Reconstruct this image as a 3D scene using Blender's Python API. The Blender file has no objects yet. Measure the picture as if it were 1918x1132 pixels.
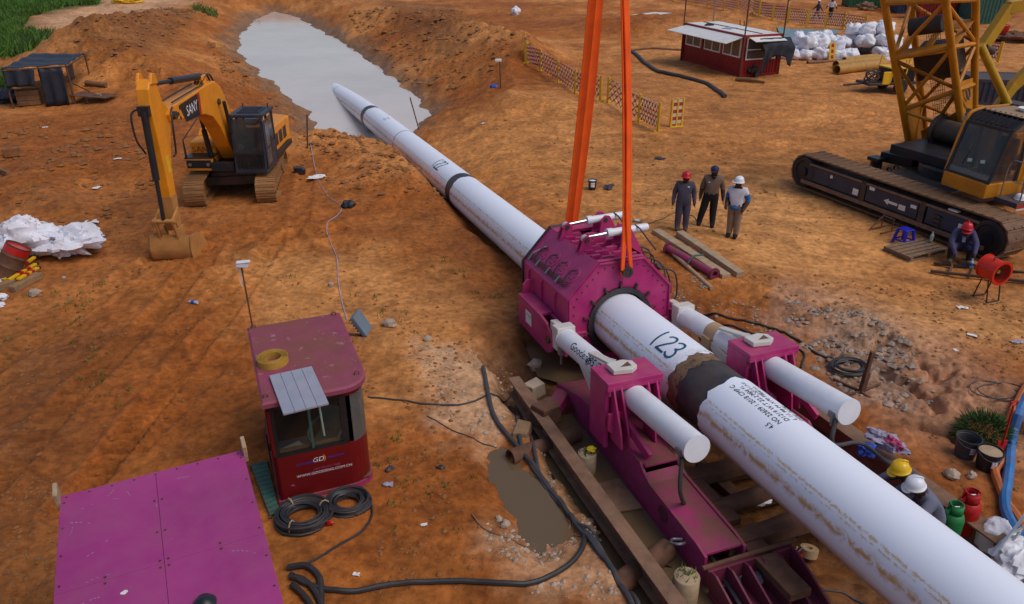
import bpy, math, random
import numpy as np
from mathutils import Vector, Matrix, Quaternion, noise
random.seed(7)
rnd = random.Random(11)
SC = bpy.context.scene
COL = SC.collection
R = math.radians
PI = math.pi

# ------------------------------------------------------------------ camera, sky, sun, exposure
CAM_H, FOCAL_PX, PHOTO_W, PHOTO_H, HORIZON = 8.3, 1450.0, 1918.0, 1132.0, -150.0
PITCH = math.atan((PHOTO_H / 2 - HORIZON) / FOCAL_PX)
cd = bpy.data.cameras.new('camera')
cd.sensor_width = 36.0
cd.lens = 36.0 * FOCAL_PX / PHOTO_W
cd.clip_start = 0.1
cd.clip_end = 3000
cam = bpy.data.objects.new('camera', cd)
COL.objects.link(cam)
cam.location = (0, 0, CAM_H)
cam.rotation_euler = (PI / 2 - PITCH, 0, 0)
SC.camera = cam

SUN_EL, SUN_AZ = 56, 118          # degrees; azimuth clockwise from +Y
w = bpy.data.worlds.new('World')
SC.world = w
w.use_nodes = True
nt = w.node_tree
sky = nt.nodes.new('ShaderNodeTexSky')
sky.sky_type = 'NISHITA'
sky.sun_disc = False
sky.sun_elevation = R(SUN_EL)
sky.sun_rotation = R(SUN_AZ)
sky.air_density = 1.0
sky.dust_density = 2.5
sky.ozone_density = 1.5
bg = nt.nodes['Background']
bg.inputs['Strength'].default_value = 0.10
nt.links.new(sky.outputs['Color'], bg.inputs['Color'])
sl = bpy.data.lights.new('sun', 'SUN')
sl.energy = 1.25
sl.angle = R(38)
sl.color = (1.0, 0.95, 0.88)
sun = bpy.data.objects.new('sun', sl)
COL.objects.link(sun)
sun.rotation_euler = (R(90 - SUN_EL), 0, R(180 - SUN_AZ))
sun.location = (10, 20, 40)
SC.view_settings.view_transform = 'Standard'
SC.view_settings.look = 'None'
SC.view_settings.exposure = 0.15
SC.view_settings.gamma = 1.0
SC.render.film_transparent = False

# ------------------------------------------------------------------ survey: photo pixel -> place
_F = Vector((0, math.cos(PITCH), -math.sin(PITCH)))
_U = Vector((0, math.sin(PITCH), math.cos(PITCH)))
_X = Vector((1, 0, 0))
_C = Vector((0, 0, CAM_H))
def ray(px, py):
    return _F + _X * ((px - PHOTO_W / 2) / FOCAL_PX) - _U * ((py - PHOTO_H / 2) / FOCAL_PX)
def at(px, py, z=0.0):
    d = ray(px, py)
    return _C + d * ((z - CAM_H) / d.z)
def aty(px, py, y):
    d = ray(px, py)
    return _C + d * (y / d.y)

# ------------------------------------------------------------------ mesh helper
def basis(d):
    d = Vector(d).normalized()
    a = Vector((0, 0, 1)) if abs(d.z) < 0.95 else Vector((1, 0, 0))
    x = d.cross(a).normalized()
    return x, x.cross(d).normalized() * -1, d
class MB:
    def __init__(s):
        s.v = []; s.f = []; s.m = []
    def add(s, vs, fs, m=0):
        o = len(s.v)
        s.v.extend([tuple(p) for p in vs])
        s.f.extend([tuple(i + o for i in f) for f in fs])
        s.m.extend([m] * len(fs))
        return s
    def hexa(s, p, m=0):          # 8 points: bottom ring 0-3, top ring 4-7
        return s.add(p, [(3, 2, 1, 0), (4, 5, 6, 7), (0, 1, 5, 4), (1, 2, 6, 5), (2, 3, 7, 6), (3, 0, 4, 7)], m)
    def bx(s, x0, x1, y0, y1, z0, z1, m=0):
        return s.hexa([(x0, y0, z0), (x1, y0, z0), (x1, y1, z0), (x0, y1, z0), (x0, y0, z1), (x1, y0, z1), (x1, y1, z1), (x0, y1, z1)], m)
    def box(s, c, sz, rot=None, m=0):
        c = Vector(c); h = Vector(sz) * 0.5
        pts = [Vector((a * h.x, b * h.y, d * h.z)) for d in (-1, 1) for a, b in ((-1, -1), (1, -1), (1, 1), (-1, 1))]
        if rot is not None:
            q = rot if isinstance(rot, Matrix) else Matrix.Rotation(rot, 3, 'Z')
            pts = [q @ p for p in pts]
        return s.hexa([c + p for p in pts], m)
    def beam(s, p, q, w, h, up=(0, 0, 1), m=0):     # rectangular bar from p to q
        p = Vector(p); q = Vector(q); d = (q - p).normalized()
        x = d.cross(Vector(up))
        x = x.normalized() if x.length > 1e-4 else Vector((1, 0, 0))
        u = x.cross(d).normalized()
        x *= w / 2; u *= h / 2
        return s.hexa([p - x - u, p + x - u, q + x - u, q - x - u, p - x + u, p + x + u, q + x + u, q - x + u], m)
    def cyl(s, p, q, r, r2=None, n=14, cap=True, m=0):
        p = Vector(p); q = Vector(q); r2 = r if r2 is None else r2
        x, y, d = basis(q - p)
        vs = []
        for c, rr in ((p, r), (q, r2)):
            vs += [c + x * (rr * math.cos(2 * PI * i / n)) + y * (rr * math.sin(2 * PI * i / n)) for i in range(n)]
        fs = [(i, (i + 1) % n, n + (i + 1) % n, n + i) for i in range(n)]
        if cap:
            fs += [tuple(range(n))[::-1], tuple(range(n, 2 * n))]
        return s.add(vs, fs, m)
    def ring(s, p, q, r, ri, n=20, m=0):            # hollow pipe
        p = Vector(p); q = Vector(q)
        x, y, d = basis(q - p)
        vs = []
        for c, rr in ((p, r), (q, r), (q, ri), (p, ri)):
            vs += [c + x * (rr * math.cos(2 * PI * i / n)) + y * (rr * math.sin(2 * PI * i / n)) for i in range(n)]
        fs = []
        for k in range(4):
            k2 = (k + 1) % 4
            fs += [(k * n + i, k * n + (i + 1) % n, k2 * n + (i + 1) % n, k2 * n + i) for i in range(n)]
        return s.add(vs, fs, m)
    def tube(s, pts, r, n=8, m=0, cap=True):
        pts = [Vector(p) for p in pts]
        rs = r if isinstance(r, (list, tuple)) else [r] * len(pts)
        vs = []; x = None
        for i, p in enumerate(pts):
            d = (pts[min(i + 1, len(pts) - 1)] - pts[max(i - 1, 0)])
            d = d.normalized() if d.length > 1e-9 else Vector((0, 0, 1))
            if x is None: x, _, _ = basis(d)
            x = (x - d * x.dot(d))
            x = x.normalized() if x.length > 1e-6 else basis(d)[0]
            y = d.cross(x)
            vs += [p + x * (rs[i] * math.cos(2 * PI * k / n)) + y * (rs[i] * math.sin(2 * PI * k / n)) for k in range(n)]
        fs = [(i * n + k, i * n + (k + 1) % n, (i + 1) * n + (k + 1) % n, (i + 1) * n + k) for i in range(len(pts) - 1) for k in range(n)]
        if cap:
            fs += [tuple(range(n))[::-1], tuple(range((len(pts) - 1) * n, len(pts) * n))]
        return s.add(vs, fs, m)
    def lathe(s, prof, o=(0, 0, 0), ax=(0, 0, 1), n=16, m=0, sq=(1, 1)):   # prof: (r, h)
        o = Vector(o); x, y, d = basis(ax)
        vs = []
        for r, h in prof:
            vs += [o + d * h + x * (r * sq[0] * math.cos(2 * PI * k / n)) + y * (r * sq[1] * math.sin(2 * PI * k / n)) for k in range(n)]
        fs = [(i * n + k, i * n + (k + 1) % n, (i + 1) * n + (k + 1) % n, (i + 1) * n + k) for i in range(len(prof) - 1) for k in range(n)]
        if prof[0][0] > 1e-5: fs.append(tuple(range(n))[::-1])
        if prof[-1][0] > 1e-5: fs.append(tuple(range((len(prof) - 1) * n, len(prof) * n)))
        return s.add(vs, fs, m)
    def prism(s, poly, off, m=0):                    # 3D polygon extruded by a vector
        n = len(poly); off = Vector(off)
        vs = [Vector(p) for p in poly] + [Vector(p) + off for p in poly]
        fs = [tuple(range(n))[::-1], tuple(range(n, 2 * n))] + [(i, (i + 1) % n, n + (i + 1) % n, n + i) for i in range(n)]
        return s.add(vs, fs, m)
    def grid(s, P, m=0):                             # P[i][j] points
        a = len(P); b = len(P[0])
        return s.add([p for r_ in P for p in r_], [(i * b + j, i * b + j + 1, (i + 1) * b + j + 1, (i + 1) * b + j) for i in range(a - 1) for j in range(b - 1)], m)
    def blob(s, c, r, nu=10, nv=7, amp=0.15, seed=0, rot=0, flat=0.0, m=0):
        g = random.Random(seed)
        ph = [(g.uniform(0, 6.3), g.uniform(0, 6.3), g.randint(1, 4), g.randint(1, 4), g.uniform(.4, 1)) for _ in range(5)]
        c = Vector(c); vs = []
        ca, sa = math.cos(rot), math.sin(rot)
        for i in range(nv + 1):
            t = PI * i / nv
            for j in range(nu):
                p = 2 * PI * j / nu
                k = 1 + amp * sum(w_ * math.sin(a * p + b * t * 1.7 + f) * math.sin(t) for f, _, a, b, w_ in ph) / 2
                x = r[0] * k * math.sin(t) * math.cos(p); y = r[1] * k * math.sin(t) * math.sin(p); z = r[2] * k * math.cos(t)
                z = max(z, -r[2] * (1 - flat))
                vs.append(c + Vector((x * ca - y * sa, x * sa + y * ca, z)))
        fs = [(i * nu + j, (i + 1) * nu + j, (i + 1) * nu + (j + 1) % nu, i * nu + (j + 1) % nu) for i in range(nv) for j in range(nu)]
        return s.add(vs, fs, m)
    def mesh(s, name, mats, smooth=False):
        me = bpy.data.meshes.new(name)
        me.from_pydata(s.v, [], s.f)
        if not isinstance(mats, (list, tuple)): mats = [mats]
        for m in mats: me.materials.append(m)
        if len(mats) > 1: me.polygons.foreach_set('material_index', s.m)
        if smooth:
            me.shade_smooth()
            if smooth is not True: me.set_sharp_from_angle(angle=R(smooth))
        me.update()
        return me
    def build(s, name, mats, parent=None, smooth=40, bevel=0, loc=None):
        return link(name, s.mesh(name, mats, smooth), parent, bevel, loc)
def link(name, me, parent=None, bevel=0, loc=None, rotz=None, label=None):
    o = bpy.data.objects.new(name, me)
    COL.objects.link(o)
    if parent is not None: o.parent = parent
    if loc is not None: o.location = loc
    if rotz is not None: o.rotation_euler = (0, 0, rotz)
    if bevel:
        b = o.modifiers.new('bevel', 'BEVEL'); b.width = bevel; b.segments = 2; b.limit_method = 'ANGLE'; b.angle_limit = R(40)
    if label: o['label'] = label
    return o
def tag(o, label=None, cat=None, group=None, kind=None):
    if label: o['label'] = label
    if cat: o['category'] = cat
    if group: o['group'] = group
    if kind: o['kind'] = kind
    return o
def thing(name, label, cat, loc=(0, 0, 0), rotz=0.0, group=None):
    o = bpy.data.objects.new(name, None)
    COL.objects.link(o)
    o.empty_display_size = 0.2
    o.location = loc; o.rotation_euler = (0, 0, rotz)
    return tag(o, label, cat, group)
def copy_tree(o, parent=None):
    c = o.copy(); COL.objects.link(c); c.parent = parent
    for ch in o.children: copy_tree(ch, c)
    return c
def smooth_line(pts, n=8):                            # Catmull-Rom through points
    pts = [Vector(p) for p in pts]
    P = [pts[0] * 2 - pts[1]] + pts + [pts[-1] * 2 - pts[-2]]
    out = []
    for i in range(1, len(P) - 2):
        a, b, c, d = P[i - 1:i + 3]
        for k in range(n):
            t = k / n
            out.append(0.5 * ((2 * b) + (c - a) * t + (2 * a - 5 * b + 4 * c - d) * t * t + (3 * b - a - 3 * c + d) * t ** 3))
    out.append(pts[-1])
    return out
_txt = {}
def text_pts(s, size=1.0, align='CENTER', shear=0.0):
    key = (s, align, shear)
    if key not in _txt:
        cu = bpy.data.curves.new('lettering', 'FONT'); cu.body = s; cu.align_x = align; cu.align_y = 'CENTER'; cu.shear = shear
        cu.resolution_u = 3
        ob = bpy.data.objects.new('lettering', cu); COL.objects.link(ob)
        dg = bpy.context.evaluated_depsgraph_get(); dg.update()
        ev = ob.evaluated_get(dg); me = ev.to_mesh()
        vs = [tuple(v.co) for v in me.vertices]; fs = [tuple(p.vertices) for p in me.polygons]
        ev.to_mesh_clear(); bpy.data.objects.remove(ob); bpy.data.curves.remove(cu)
        _txt[key] = (vs, fs)
    vs, fs = _txt[key]
    return [(x * size, y * size) for x, y, z in vs], fs
def text_on(mb, s, o, ex, ey, size, m=0, align='CENTER', shear=0.0, squeeze=1.0):   # flat lettering in the plane (ex, ey)
    vs, fs = text_pts(s, size, align, shear)
    o = Vector(o); ex = Vector(ex).normalized(); ey = Vector(ey).normalized()
    mb.add([o + ex * (x * squeeze) + ey * y for x, y in vs], fs, m)
    return mb

# ------------------------------------------------------------------ materials
MATS = {}
def _n(t, typ, **kw):
    n = t.nodes.new(typ)
    for k, v in kw.items():
        if k in n.inputs: n.inputs[k].default_value = v
        else: setattr(n, k, v)
    return n
def mixc(t, fac, a, b):
    m = t.nodes.new('ShaderNodeMix'); m.data_type = 'RGBA'
    for sock, val in ((m.inputs[0], fac), (m.inputs[6], a), (m.inputs[7], b)):
        if hasattr(val, 'node'): t.links.new(val, sock)
        elif isinstance(val, (int, float)): sock.default_value = val
        else: sock.default_value = (*val, 1) if len(val) == 3 else val
    return m.outputs[2]
def ramp(t, src, a, b, va=(0, 0, 0, 1), vb=(1, 1, 1, 1)):
    r = t.nodes.new('ShaderNodeValToRGB')
    r.color_ramp.elements[0].position = a; r.color_ramp.elements[1].position = b
    r.color_ramp.elements[0].color = va; r.color_ramp.elements[1].color = vb
    t.links.new(src, r.inputs[0])
    return r.outputs[0]
DUST = (0.34, 0.15, 0.048)
def mat(name, col, rough=0.55, metal=0.0, var=0.18, scale=3.0, dust=0.25, dustcol=DUST, dscale=2.2, bump=0.12, bscale=40.0, chips=None, chip_amt=0.62, spec=0.4, updust=0.0, alpha=1.0, trans=0.0, sheen=0.0):
    if name in MATS: return MATS[name]
    m = bpy.data.materials.new(name); m.use_nodes = True; MATS[name] = m
    t = m.node_tree; p = t.nodes['Principled BSDF']
    tc = t.nodes.new('ShaderNodeTexCoord')
    n1 = _n(t, 'ShaderNodeTexNoise', Scale=scale, Detail=6.0, Roughness=0.62)
    t.links.new(tc.outputs['Object'], n1.inputs['Vector'])
    lo = tuple(c * (1 - var) for c in col); hi = tuple(min(1, c * (1 + var)) for c in col)
    c = mixc(t, ramp(t, n1.outputs[0], 0.3, 0.7), lo, hi)
    rv = rough
    if chips is not None:
        n3 = _n(t, 'ShaderNodeTexNoise', Scale=scale * 2.7, Detail=8.0, Roughness=0.7)
        t.links.new(tc.outputs['Object'], n3.inputs['Vector'])
        c = mixc(t, ramp(t, n3.outputs[0], chip_amt, chip_amt + 0.05), c, chips)
    if dust > 0 or updust > 0:
        n2 = _n(t, 'ShaderNodeTexNoise', Scale=dscale, Detail=7.0, Roughness=0.68)
        t.links.new(tc.outputs['Object'], n2.inputs['Vector'])
        fac = ramp(t, n2.outputs[0], 0.40, 0.75, (0, 0, 0, 1), (dust,) * 3 + (1,))
        if updust > 0:
            g = t.nodes.new('ShaderNodeNewGeometry'); sx = t.nodes.new('ShaderNodeSeparateXYZ')
            t.links.new(g.outputs['Normal'], sx.inputs[0])
            up = ramp(t, sx.outputs[2], 0.55, 0.95, (0, 0, 0, 1), (updust,) * 3 + (1,))
            mm = t.nodes.new('ShaderNodeMath'); mm.operation = 'MULTIPLY'; t.links.new(up, mm.inputs[0])
            t.links.new(ramp(t, n2.outputs[0], 0.33, 0.6), mm.inputs[1])
            ma = t.nodes.new('ShaderNodeMath'); ma.operation = 'MAXIMUM'
            t.links.new(fac, ma.inputs[0]); t.links.new(mm.outputs[0], ma.inputs[1]); fac = ma.outputs[0]
        c = mixc(t, fac, c, dustcol)
        mr = t.nodes.new('ShaderNodeMix'); t.links.new(fac, mr.inputs[0]); mr.inputs[2].default_value = rough; mr.inputs[3].default_value = max(rough, 0.85)
        t.links.new(mr.outputs[0], p.inputs['Roughness'])
    else:
        p.inputs['Roughness'].default_value = rough
    t.links.new(c, p.inputs['Base Color'])
    p.inputs['Metallic'].default_value = metal
    p.inputs['Specular IOR Level'].default_value = spec
    if trans: p.inputs['Transmission Weight'].default_value = trans
    if alpha < 1: p.inputs['Alpha'].default_value = alpha
    if bump > 0:
        nb = _n(t, 'ShaderNodeTexNoise', Scale=bscale, Detail=4.0, Roughness=0.6)
        t.links.new(tc.outputs['Object'], nb.inputs['Vector'])
        b = t.nodes.new('ShaderNodeBump'); b.inputs['Strength'].default_value = bump; b.inputs['Distance'].default_value = 0.02
        t.links.new(nb.outputs[0], b.inputs['Height']); t.links.new(b.outputs[0], p.inputs['Normal'])
    return m
def stripes(name, ca, cb, axis=2, freq=4.0, rough=0.6):
    if name in MATS: return MATS[name]
    m = bpy.data.materials.new(name); m.use_nodes = True; MATS[name] = m
    t = m.node_tree; p = t.nodes['Principled BSDF']
    tc = t.nodes.new('ShaderNodeTexCoord'); sx = t.nodes.new('ShaderNodeSeparateXYZ')
    t.links.new(tc.outputs['Object'], sx.inputs[0])
    mu = t.nodes.new('ShaderNodeMath'); mu.operation = 'MULTIPLY'; mu.inputs[1].default_value = freq; t.links.new(sx.outputs[axis], mu.inputs[0])
    fr = t.nodes.new('ShaderNodeMath'); fr.operation = 'FRACT'; t.links.new(mu.outputs[0], fr.inputs[0])
    gt = t.nodes.new('ShaderNodeMath'); gt.operation = 'GREATER_THAN'; gt.inputs[1].default_value = 0.5; t.links.new(fr.outputs[0], gt.inputs[0])
    c = mixc(t, gt.outputs[0], ca, cb)
    n2 = _n(t, 'ShaderNodeTexNoise', Scale=5.0, Detail=6.0); t.links.new(tc.outputs['Object'], n2.inputs['Vector'])
    c = mixc(t, ramp(t, n2.outputs[0], 0.45, 0.8, (0, 0, 0, 1), (.5, .5, .5, 1)), c, DUST)
    t.links.new(c, p.inputs['Base Color']); p.inputs['Roughness'].default_value = rough
    return m
def glass(name, col=(0.02, 0.03, 0.035), rough=0.06, alpha=0.55):
    m = mat(name, col, rough=rough, var=0.1, dust=0.25, bump=0, spec=0.6, alpha=alpha)
    return m

mat('pipe_white', (0.82, 0.85, 0.95), rough=0.42, var=0.05, scale=1.2, dust=0.10, dscale=1.2, bump=0.05, bscale=14, chips=(0.52, 0.42, 0.30), chip_amt=0.74)
mat('cylinder_white', (0.76, 0.77, 0.82), rough=0.35, var=0.05, dust=0.14, chips=(0.55, 0.33, 0.10), chip_amt=0.73, bump=0.04)
mat('cream_paint', (0.62, 0.60, 0.55), rough=0.4, var=0.06, dust=0.2, chips=(0.3, 0.2, 0.1), chip_amt=0.7)
mat('magenta', (0.45, 0.022, 0.155), rough=0.38, var=0.2, scale=2.2, dust=0.26, updust=0.42, dustcol=(0.30, 0.13, 0.10), chips=(0.17, 0.05, 0.05), chip_amt=0.655, bump=0.05)
mat('magenta_dirty', (0.36, 0.024, 0.13), rough=0.45, var=0.2, dust=0.4, updust=0.9, dustcol=(0.17, 0.075, 0.045), chips=(0.16, 0.05, 0.04), chip_amt=0.62)
mat('magenta_dark', (0.16, 0.02, 0.05), rough=0.5, dust=0.35, dustcol=(0.14, 0.06, 0.035), chips=(0.10, 0.04, 0.025), chip_amt=0.6)
mat('magenta_roof', (0.35, 0.036, 0.185), rough=0.46, var=0.2, scale=1.1, dust=0.5, dustcol=(0.22, 0.075, 0.12), chips=(0.17, 0.07, 0.06), chip_amt=0.68, bump=0.5, bscale=2.6)
mat('cabin_red', (0.15, 0.006, 0.008), rough=0.3, var=0.12, dust=0.12, dustcol=(0.10, 0.025, 0.016), bump=0.03)
mat('cabin_roof', (0.27, 0.045, 0.10), rough=0.6, var=0.2, scale=2.5, dust=0.95, dustcol=(0.20, 0.070, 0.045), dscale=.9, updust=.85, chips=(0.52, 0.30, 0.32), chip_amt=0.60)
mat('site_red', (0.26, 0.006, 0.010), rough=0.4, var=0.12, dust=0.2, dustcol=(0.20, 0.06, 0.03))
mat('white_paint', (0.72, 0.70, 0.68), rough=0.5, var=0.06, dust=0.3, dustcol=(0.48, 0.36, 0.26))
mat('white_plain', (0.78, 0.78, 0.80), rough=0.45, var=0.04, dust=0.1)
mat('excavator_yellow', (0.76, 0.265, 0.010), rough=0.36, var=0.12, dust=0.15, updust=0.25, chips=(0.22, 0.09, 0.03), chip_amt=0.72, bump=0.04)
mat('excavator_muddy', (0.46, 0.20, 0.05), rough=0.8, var=0.2, dust=0.8, updust=0.9, dscale=1.4)
mat('crane_yellow', (0.50, 0.185, 0.006), rough=0.42, var=0.2, dust=0.28, dustcol=(0.20, 0.075, 0.012), updust=0.3, chips=(0.20, 0.08, 0.02), chip_amt=0.68, bump=0.05)
mat('mast_yellow', (0.50, 0.27, 0.012), rough=0.4, var=0.1, dust=0.2)
mat('barrier_yellow', (0.74, 0.42, 0.008), rough=0.45, var=0.08, dust=0.25)
mat('black_paint', (0.014, 0.015, 0.019), rough=0.35, var=0.25, dust=0.2, dustcol=(0.09, 0.05, 0.03), bump=0.04)
mat('black_rubber', (0.018, 0.019, 0.023), rough=0.5, var=0.2, dust=0.3, dustcol=(0.10, 0.06, 0.04), spec=0.5)
mat('hose_grey', (0.045, 0.048, 0.058), rough=0.5, var=0.2, dust=0.35, dustcol=(0.16, 0.10, 0.065))
mat('crane_blue', (0.016, 0.030, 0.060), rough=0.42, var=0.25, dust=0.45, updust=0.8, dustcol=(0.13, 0.07, 0.035))
mat('cab_blue', (0.014, 0.022, 0.042), rough=0.35, var=0.2, dust=0.3, updust=0.3, dustcol=(0.12, 0.08, 0.06))
mat('track_steel', (0.27, 0.125, 0.045), rough=0.75, var=0.3, scale=6, dust=0.6, updust=0.8, bump=0.3)
mat('crane_track', (0.14, 0.072, 0.038), rough=0.7, var=0.35, scale=5, dust=0.5, updust=0.65, dustcol=(0.24, 0.125, 0.06), bump=0.3)
mat('chrome', (0.72, 0.73, 0.75), rough=0.14, metal=1.0, var=0.05, dust=0.05, bump=0)
mat('steel_grey', (0.30, 0.30, 0.31), rough=0.35, metal=0.8, var=0.15, dust=0.15)
mat('dark_steel', (0.05, 0.045, 0.043), rough=0.5, metal=0.4, var=0.3, dust=0.3)
mat('rust', (0.115, 0.048, 0.026), rough=0.8, var=0.4, scale=5, dust=0.35, updust=0.4, dustcol=(0.19, 0.10, 0.06), bump=0.3)
mat('rust_light', (0.20, 0.105, 0.062), rough=0.8, var=0.35, scale=4, dust=0.4, dustcol=(0.26, 0.16, 0.10), bump=0.3)
mat('yellow_pipe', (0.42, 0.22, 0.045), rough=0.6, var=0.2, dust=0.5)
mat('rope_yellow', (0.44, 0.24, 0.03), rough=0.8, var=0.3, dust=0.25, bump=0.5, bscale=80)
mat('sling_orange', (0.90, 0.105, 0.004), rough=0.75, var=0.16, scale=2.0, dust=0.22, dustcol=(0.28, 0.04, 0.005), bump=0.2, bscale=120)
mat('timber', (0.26, 0.16, 0.085), rough=0.8, var=0.3, scale=7, dust=0.4, bump=0.35)
mat('timber_pale', (0.38, 0.27, 0.17), rough=0.8, var=0.25, scale=6, dust=0.3, bump=0.3)
mat('pallet_wood', (0.20, 0.13, 0.085), rough=0.85, var=0.3, scale=8, dust=0.35, bump=0.3)
mat('tarp_black', (0.009, 0.013, 0.024), rough=0.48, var=0.3, dust=0.15, updust=0.12, dustcol=(0.13, 0.09, 0.065), bump=0.35, bscale=9)
mat('tarp_blue', (0.10, 0.28, 0.34), rough=0.5, var=0.3, dust=0.7)
mat('cloth_dark', (0.014, 0.022, 0.034), rough=0.85, var=0.2, dust=0.1, bump=0.2, bscale=25)
mat('bag_white', (0.78, 0.78, 0.84), rough=0.7, var=0.08, dust=0.32, dustcol=(0.42, 0.26, 0.16), bump=0.6, bscale=7)
mat('bag_torn', (0.76, 0.76, 0.84), rough=0.6, var=0.1, scale=2.5, dust=0.5, dustcol=(0.40, 0.24, 0.15), chips=(0.27, 0.13, 0.06), chip_amt=0.60, bump=0.6, bscale=9)
mat('plastic_white', (0.74, 0.74, 0.78), rough=0.4, var=0.06, dust=0.2)
mat('paper', (0.72, 0.70, 0.68), rough=0.8, var=0.05, dust=0.15)
mat('stool_blue', (0.012, 0.018, 0.42), rough=0.35, var=0.1, dust=0.05)
mat('bright_blue', (0.02, 0.08, 0.42), rough=0.4, var=0.1, dust=0.1)
mat('hose_blue', (0.015, 0.16, 0.42), rough=0.45, var=0.25, dust=0.35, dscale=4)
mat('hose_orange', (0.48, 0.125, 0.03), rough=0.5, var=0.2, dust=0.3)
mat('red_paint', (0.42, 0.008, 0.008), rough=0.3, var=0.1, dust=0.1)
mat('fan_red', (0.60, 0.022, 0.008), rough=0.35, var=0.1, dust=0.1)
mat('green_paint', (0.015, 0.20, 0.055), rough=0.35, var=0.1, dust=0.15)
mat('container_green', (0.012, 0.10, 0.055), rough=0.5, var=0.2, dust=0.2)
mat('container_blue', (0.014, 0.04, 0.10), rough=0.5, var=0.2, dust=0.25)
mat('teal_plate', (0.03, 0.115, 0.088), rough=0.5, var=0.2, dust=0.4, dustcol=(0.12, 0.09, 0.06), chips=(0.02, 0.05, 0.04), chip_amt=0.63)
mat('board_grey', (0.30, 0.31, 0.38), rough=0.5, var=0.1, dust=0.15)
mat('lamp_grey', (0.13, 0.17, 0.21), rough=0.4, var=0.1, dust=0.2)
mat('aluminium', (0.55, 0.56, 0.58), rough=0.3, metal=0.85, var=0.08, dust=0.12)
mat('rock_pale', (0.42, 0.32, 0.24), rough=0.9, var=0.25, scale=6, dust=0.25, bump=0.5)
mat('rock_grey', (0.30, 0.235, 0.19), rough=0.9, var=0.3, scale=5, dust=0.35, bump=0.5)
mat('clod_brown', (0.235, 0.094, 0.030), rough=0.95, var=0.3, scale=4, dust=0.3, bump=0.6)
mat('log_bark', (0.17, 0.085, 0.04), rough=0.9, var=0.3, dust=0.4, bump=0.5)
mat('ink_black', (0.012, 0.012, 0.016), rough=0.7, var=0.3, dust=0.15, bump=0)
mat('ink_teal', (0.008, 0.10, 0.17), rough=0.6, var=0.4, scale=9, dust=0.1, bump=0)
mat('ink_grey', (0.16, 0.17, 0.24), rough=0.7, var=0.3, dust=0.1, bump=0)
mat('coat_black', (0.034, 0.031, 0.036), rough=0.42, var=0.35, scale=4, dust=0.45, dustcol=(0.16, 0.10, 0.065), bump=0.12)
mat('coat_brown', (0.20, 0.115, 0.06), rough=0.6, var=0.4, scale=5, dust=0.3, chips=(0.03, 0.025, 0.025), chip_amt=0.56)
mat('blue_film', (0.05, 0.11, 0.52), rough=0.3, var=0.3, dust=0.1)
mat('stain_rust', (0.46, 0.27, 0.10), rough=0.8, var=0.3, scale=8, dust=0.2, bump=0)
mat('skin_dark', (0.045, 0.020, 0.012), rough=0.5, var=0.1, dust=0, bump=0)
mat('eye_white', (0.6, 0.58, 0.55), rough=0.3, var=0.02, dust=0, bump=0)
mat('lip_dark', (0.06, 0.02, 0.017), rough=0.5, var=0.05, dust=0, bump=0)
mat('hair_black', (0.008, 0.007, 0.007), rough=0.8, var=0.1, dust=0, bump=0.2)
mat('overall_navy', (0.055, 0.052, 0.085), rough=0.85, var=0.2, dust=0.15, bump=0.3, bscale=30)
mat('overall_blue', (0.045, 0.045, 0.11), rough=0.85, var=0.2, dust=0.1, bump=0.3, bscale=30)
mat('jacket_brown', (0.165, 0.105, 0.072), rough=0.85, var=0.15, dust=0.1, bump=0.3, bscale=25)
mat('trouser_black', (0.008, 0.009, 0.014), rough=0.85, var=0.2, dust=0.05, bump=0.2)
mat('trouser_khaki', (0.24, 0.165, 0.11), rough=0.85, var=0.12, dust=0.2, bump=0.25, bscale=25)
mat('vest_white', (0.60, 0.57, 0.62), rough=0.8, var=0.08, dust=0.12, bump=0.2, bscale=30)
mat('shirt_blue', (0.010, 0.13, 0.36), rough=0.8, var=0.1, dust=0.05, bump=0.2, bscale=30)
mat('shirt_grey', (0.13, 0.14, 0.20), rough=0.85, var=0.15, dust=0.1, bump=0.25, bscale=30)
mat('scarf_green', (0.012, 0.10, 0.04), rough=0.85, var=0.2, dust=0, bump=0.3)
mat('boot_brown', (0.06, 0.042, 0.03), rough=0.8, var=0.2, dust=0.4)
mat('helmet_red', (0.50, 0.008, 0.018), rough=0.25, var=0.05, dust=0.05, bump=0)
mat('helmet_white', (0.72, 0.74, 0.80), rough=0.25, var=0.03, dust=0.08, bump=0)
mat('helmet_yellow', (0.72, 0.43, 0.008), rough=0.25, var=0.05, dust=0.08, bump=0)
mat('cap_navy', (0.012, 0.020, 0.07), rough=0.7, var=0.1, dust=0.05)
mat('grass', (0.06, 0.135, 0.012), rough=0.7, var=0.55, scale=0.5, dust=0, bump=0)
mat('grass_site', (0.07, 0.12, 0.015), rough=0.7, var=0.4, scale=2, dust=0.2, bump=0)
mat('bush_green', (0.030, 0.075, 0.010), rough=0.7, var=0.4, scale=5, dust=0, bump=0)
mat('chair_green', (0.40, 0.52, 0.42), rough=0.5, var=0.05, dust=0.1)
mat('interior_dark', (0.02, 0.016, 0.016), rough=0.8, var=0.2, dust=0.1)
mat('pink_cloth', (0.42, 0.06, 0.16), rough=0.85, var=0.3, dust=0.1)
mat('lilac_cloth', (0.34, 0.32, 0.42), rough=0.85, var=0.3, dust=0.15)
mat('cardboard', (0.30, 0.20, 0.125), rough=0.85, var=0.1, dust=0.15)
mat('logo_blue', (0.03, 0.05, 0.40), rough=0.4, var=0.02, dust=0.05, bump=0)
mat('logo_orange', (0.75, 0.25, 0.04), rough=0.4, var=0.02, dust=0.05, bump=0)
mat('bottle_clear', (0.55, 0.65, 0.75), rough=0.15, var=0.05, dust=0.05, bump=0, alpha=0.75)
mat('flower_yellow', (0.65, 0.45, 0.01), rough=0.7, var=0.1, dust=0, bump=0)
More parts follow.
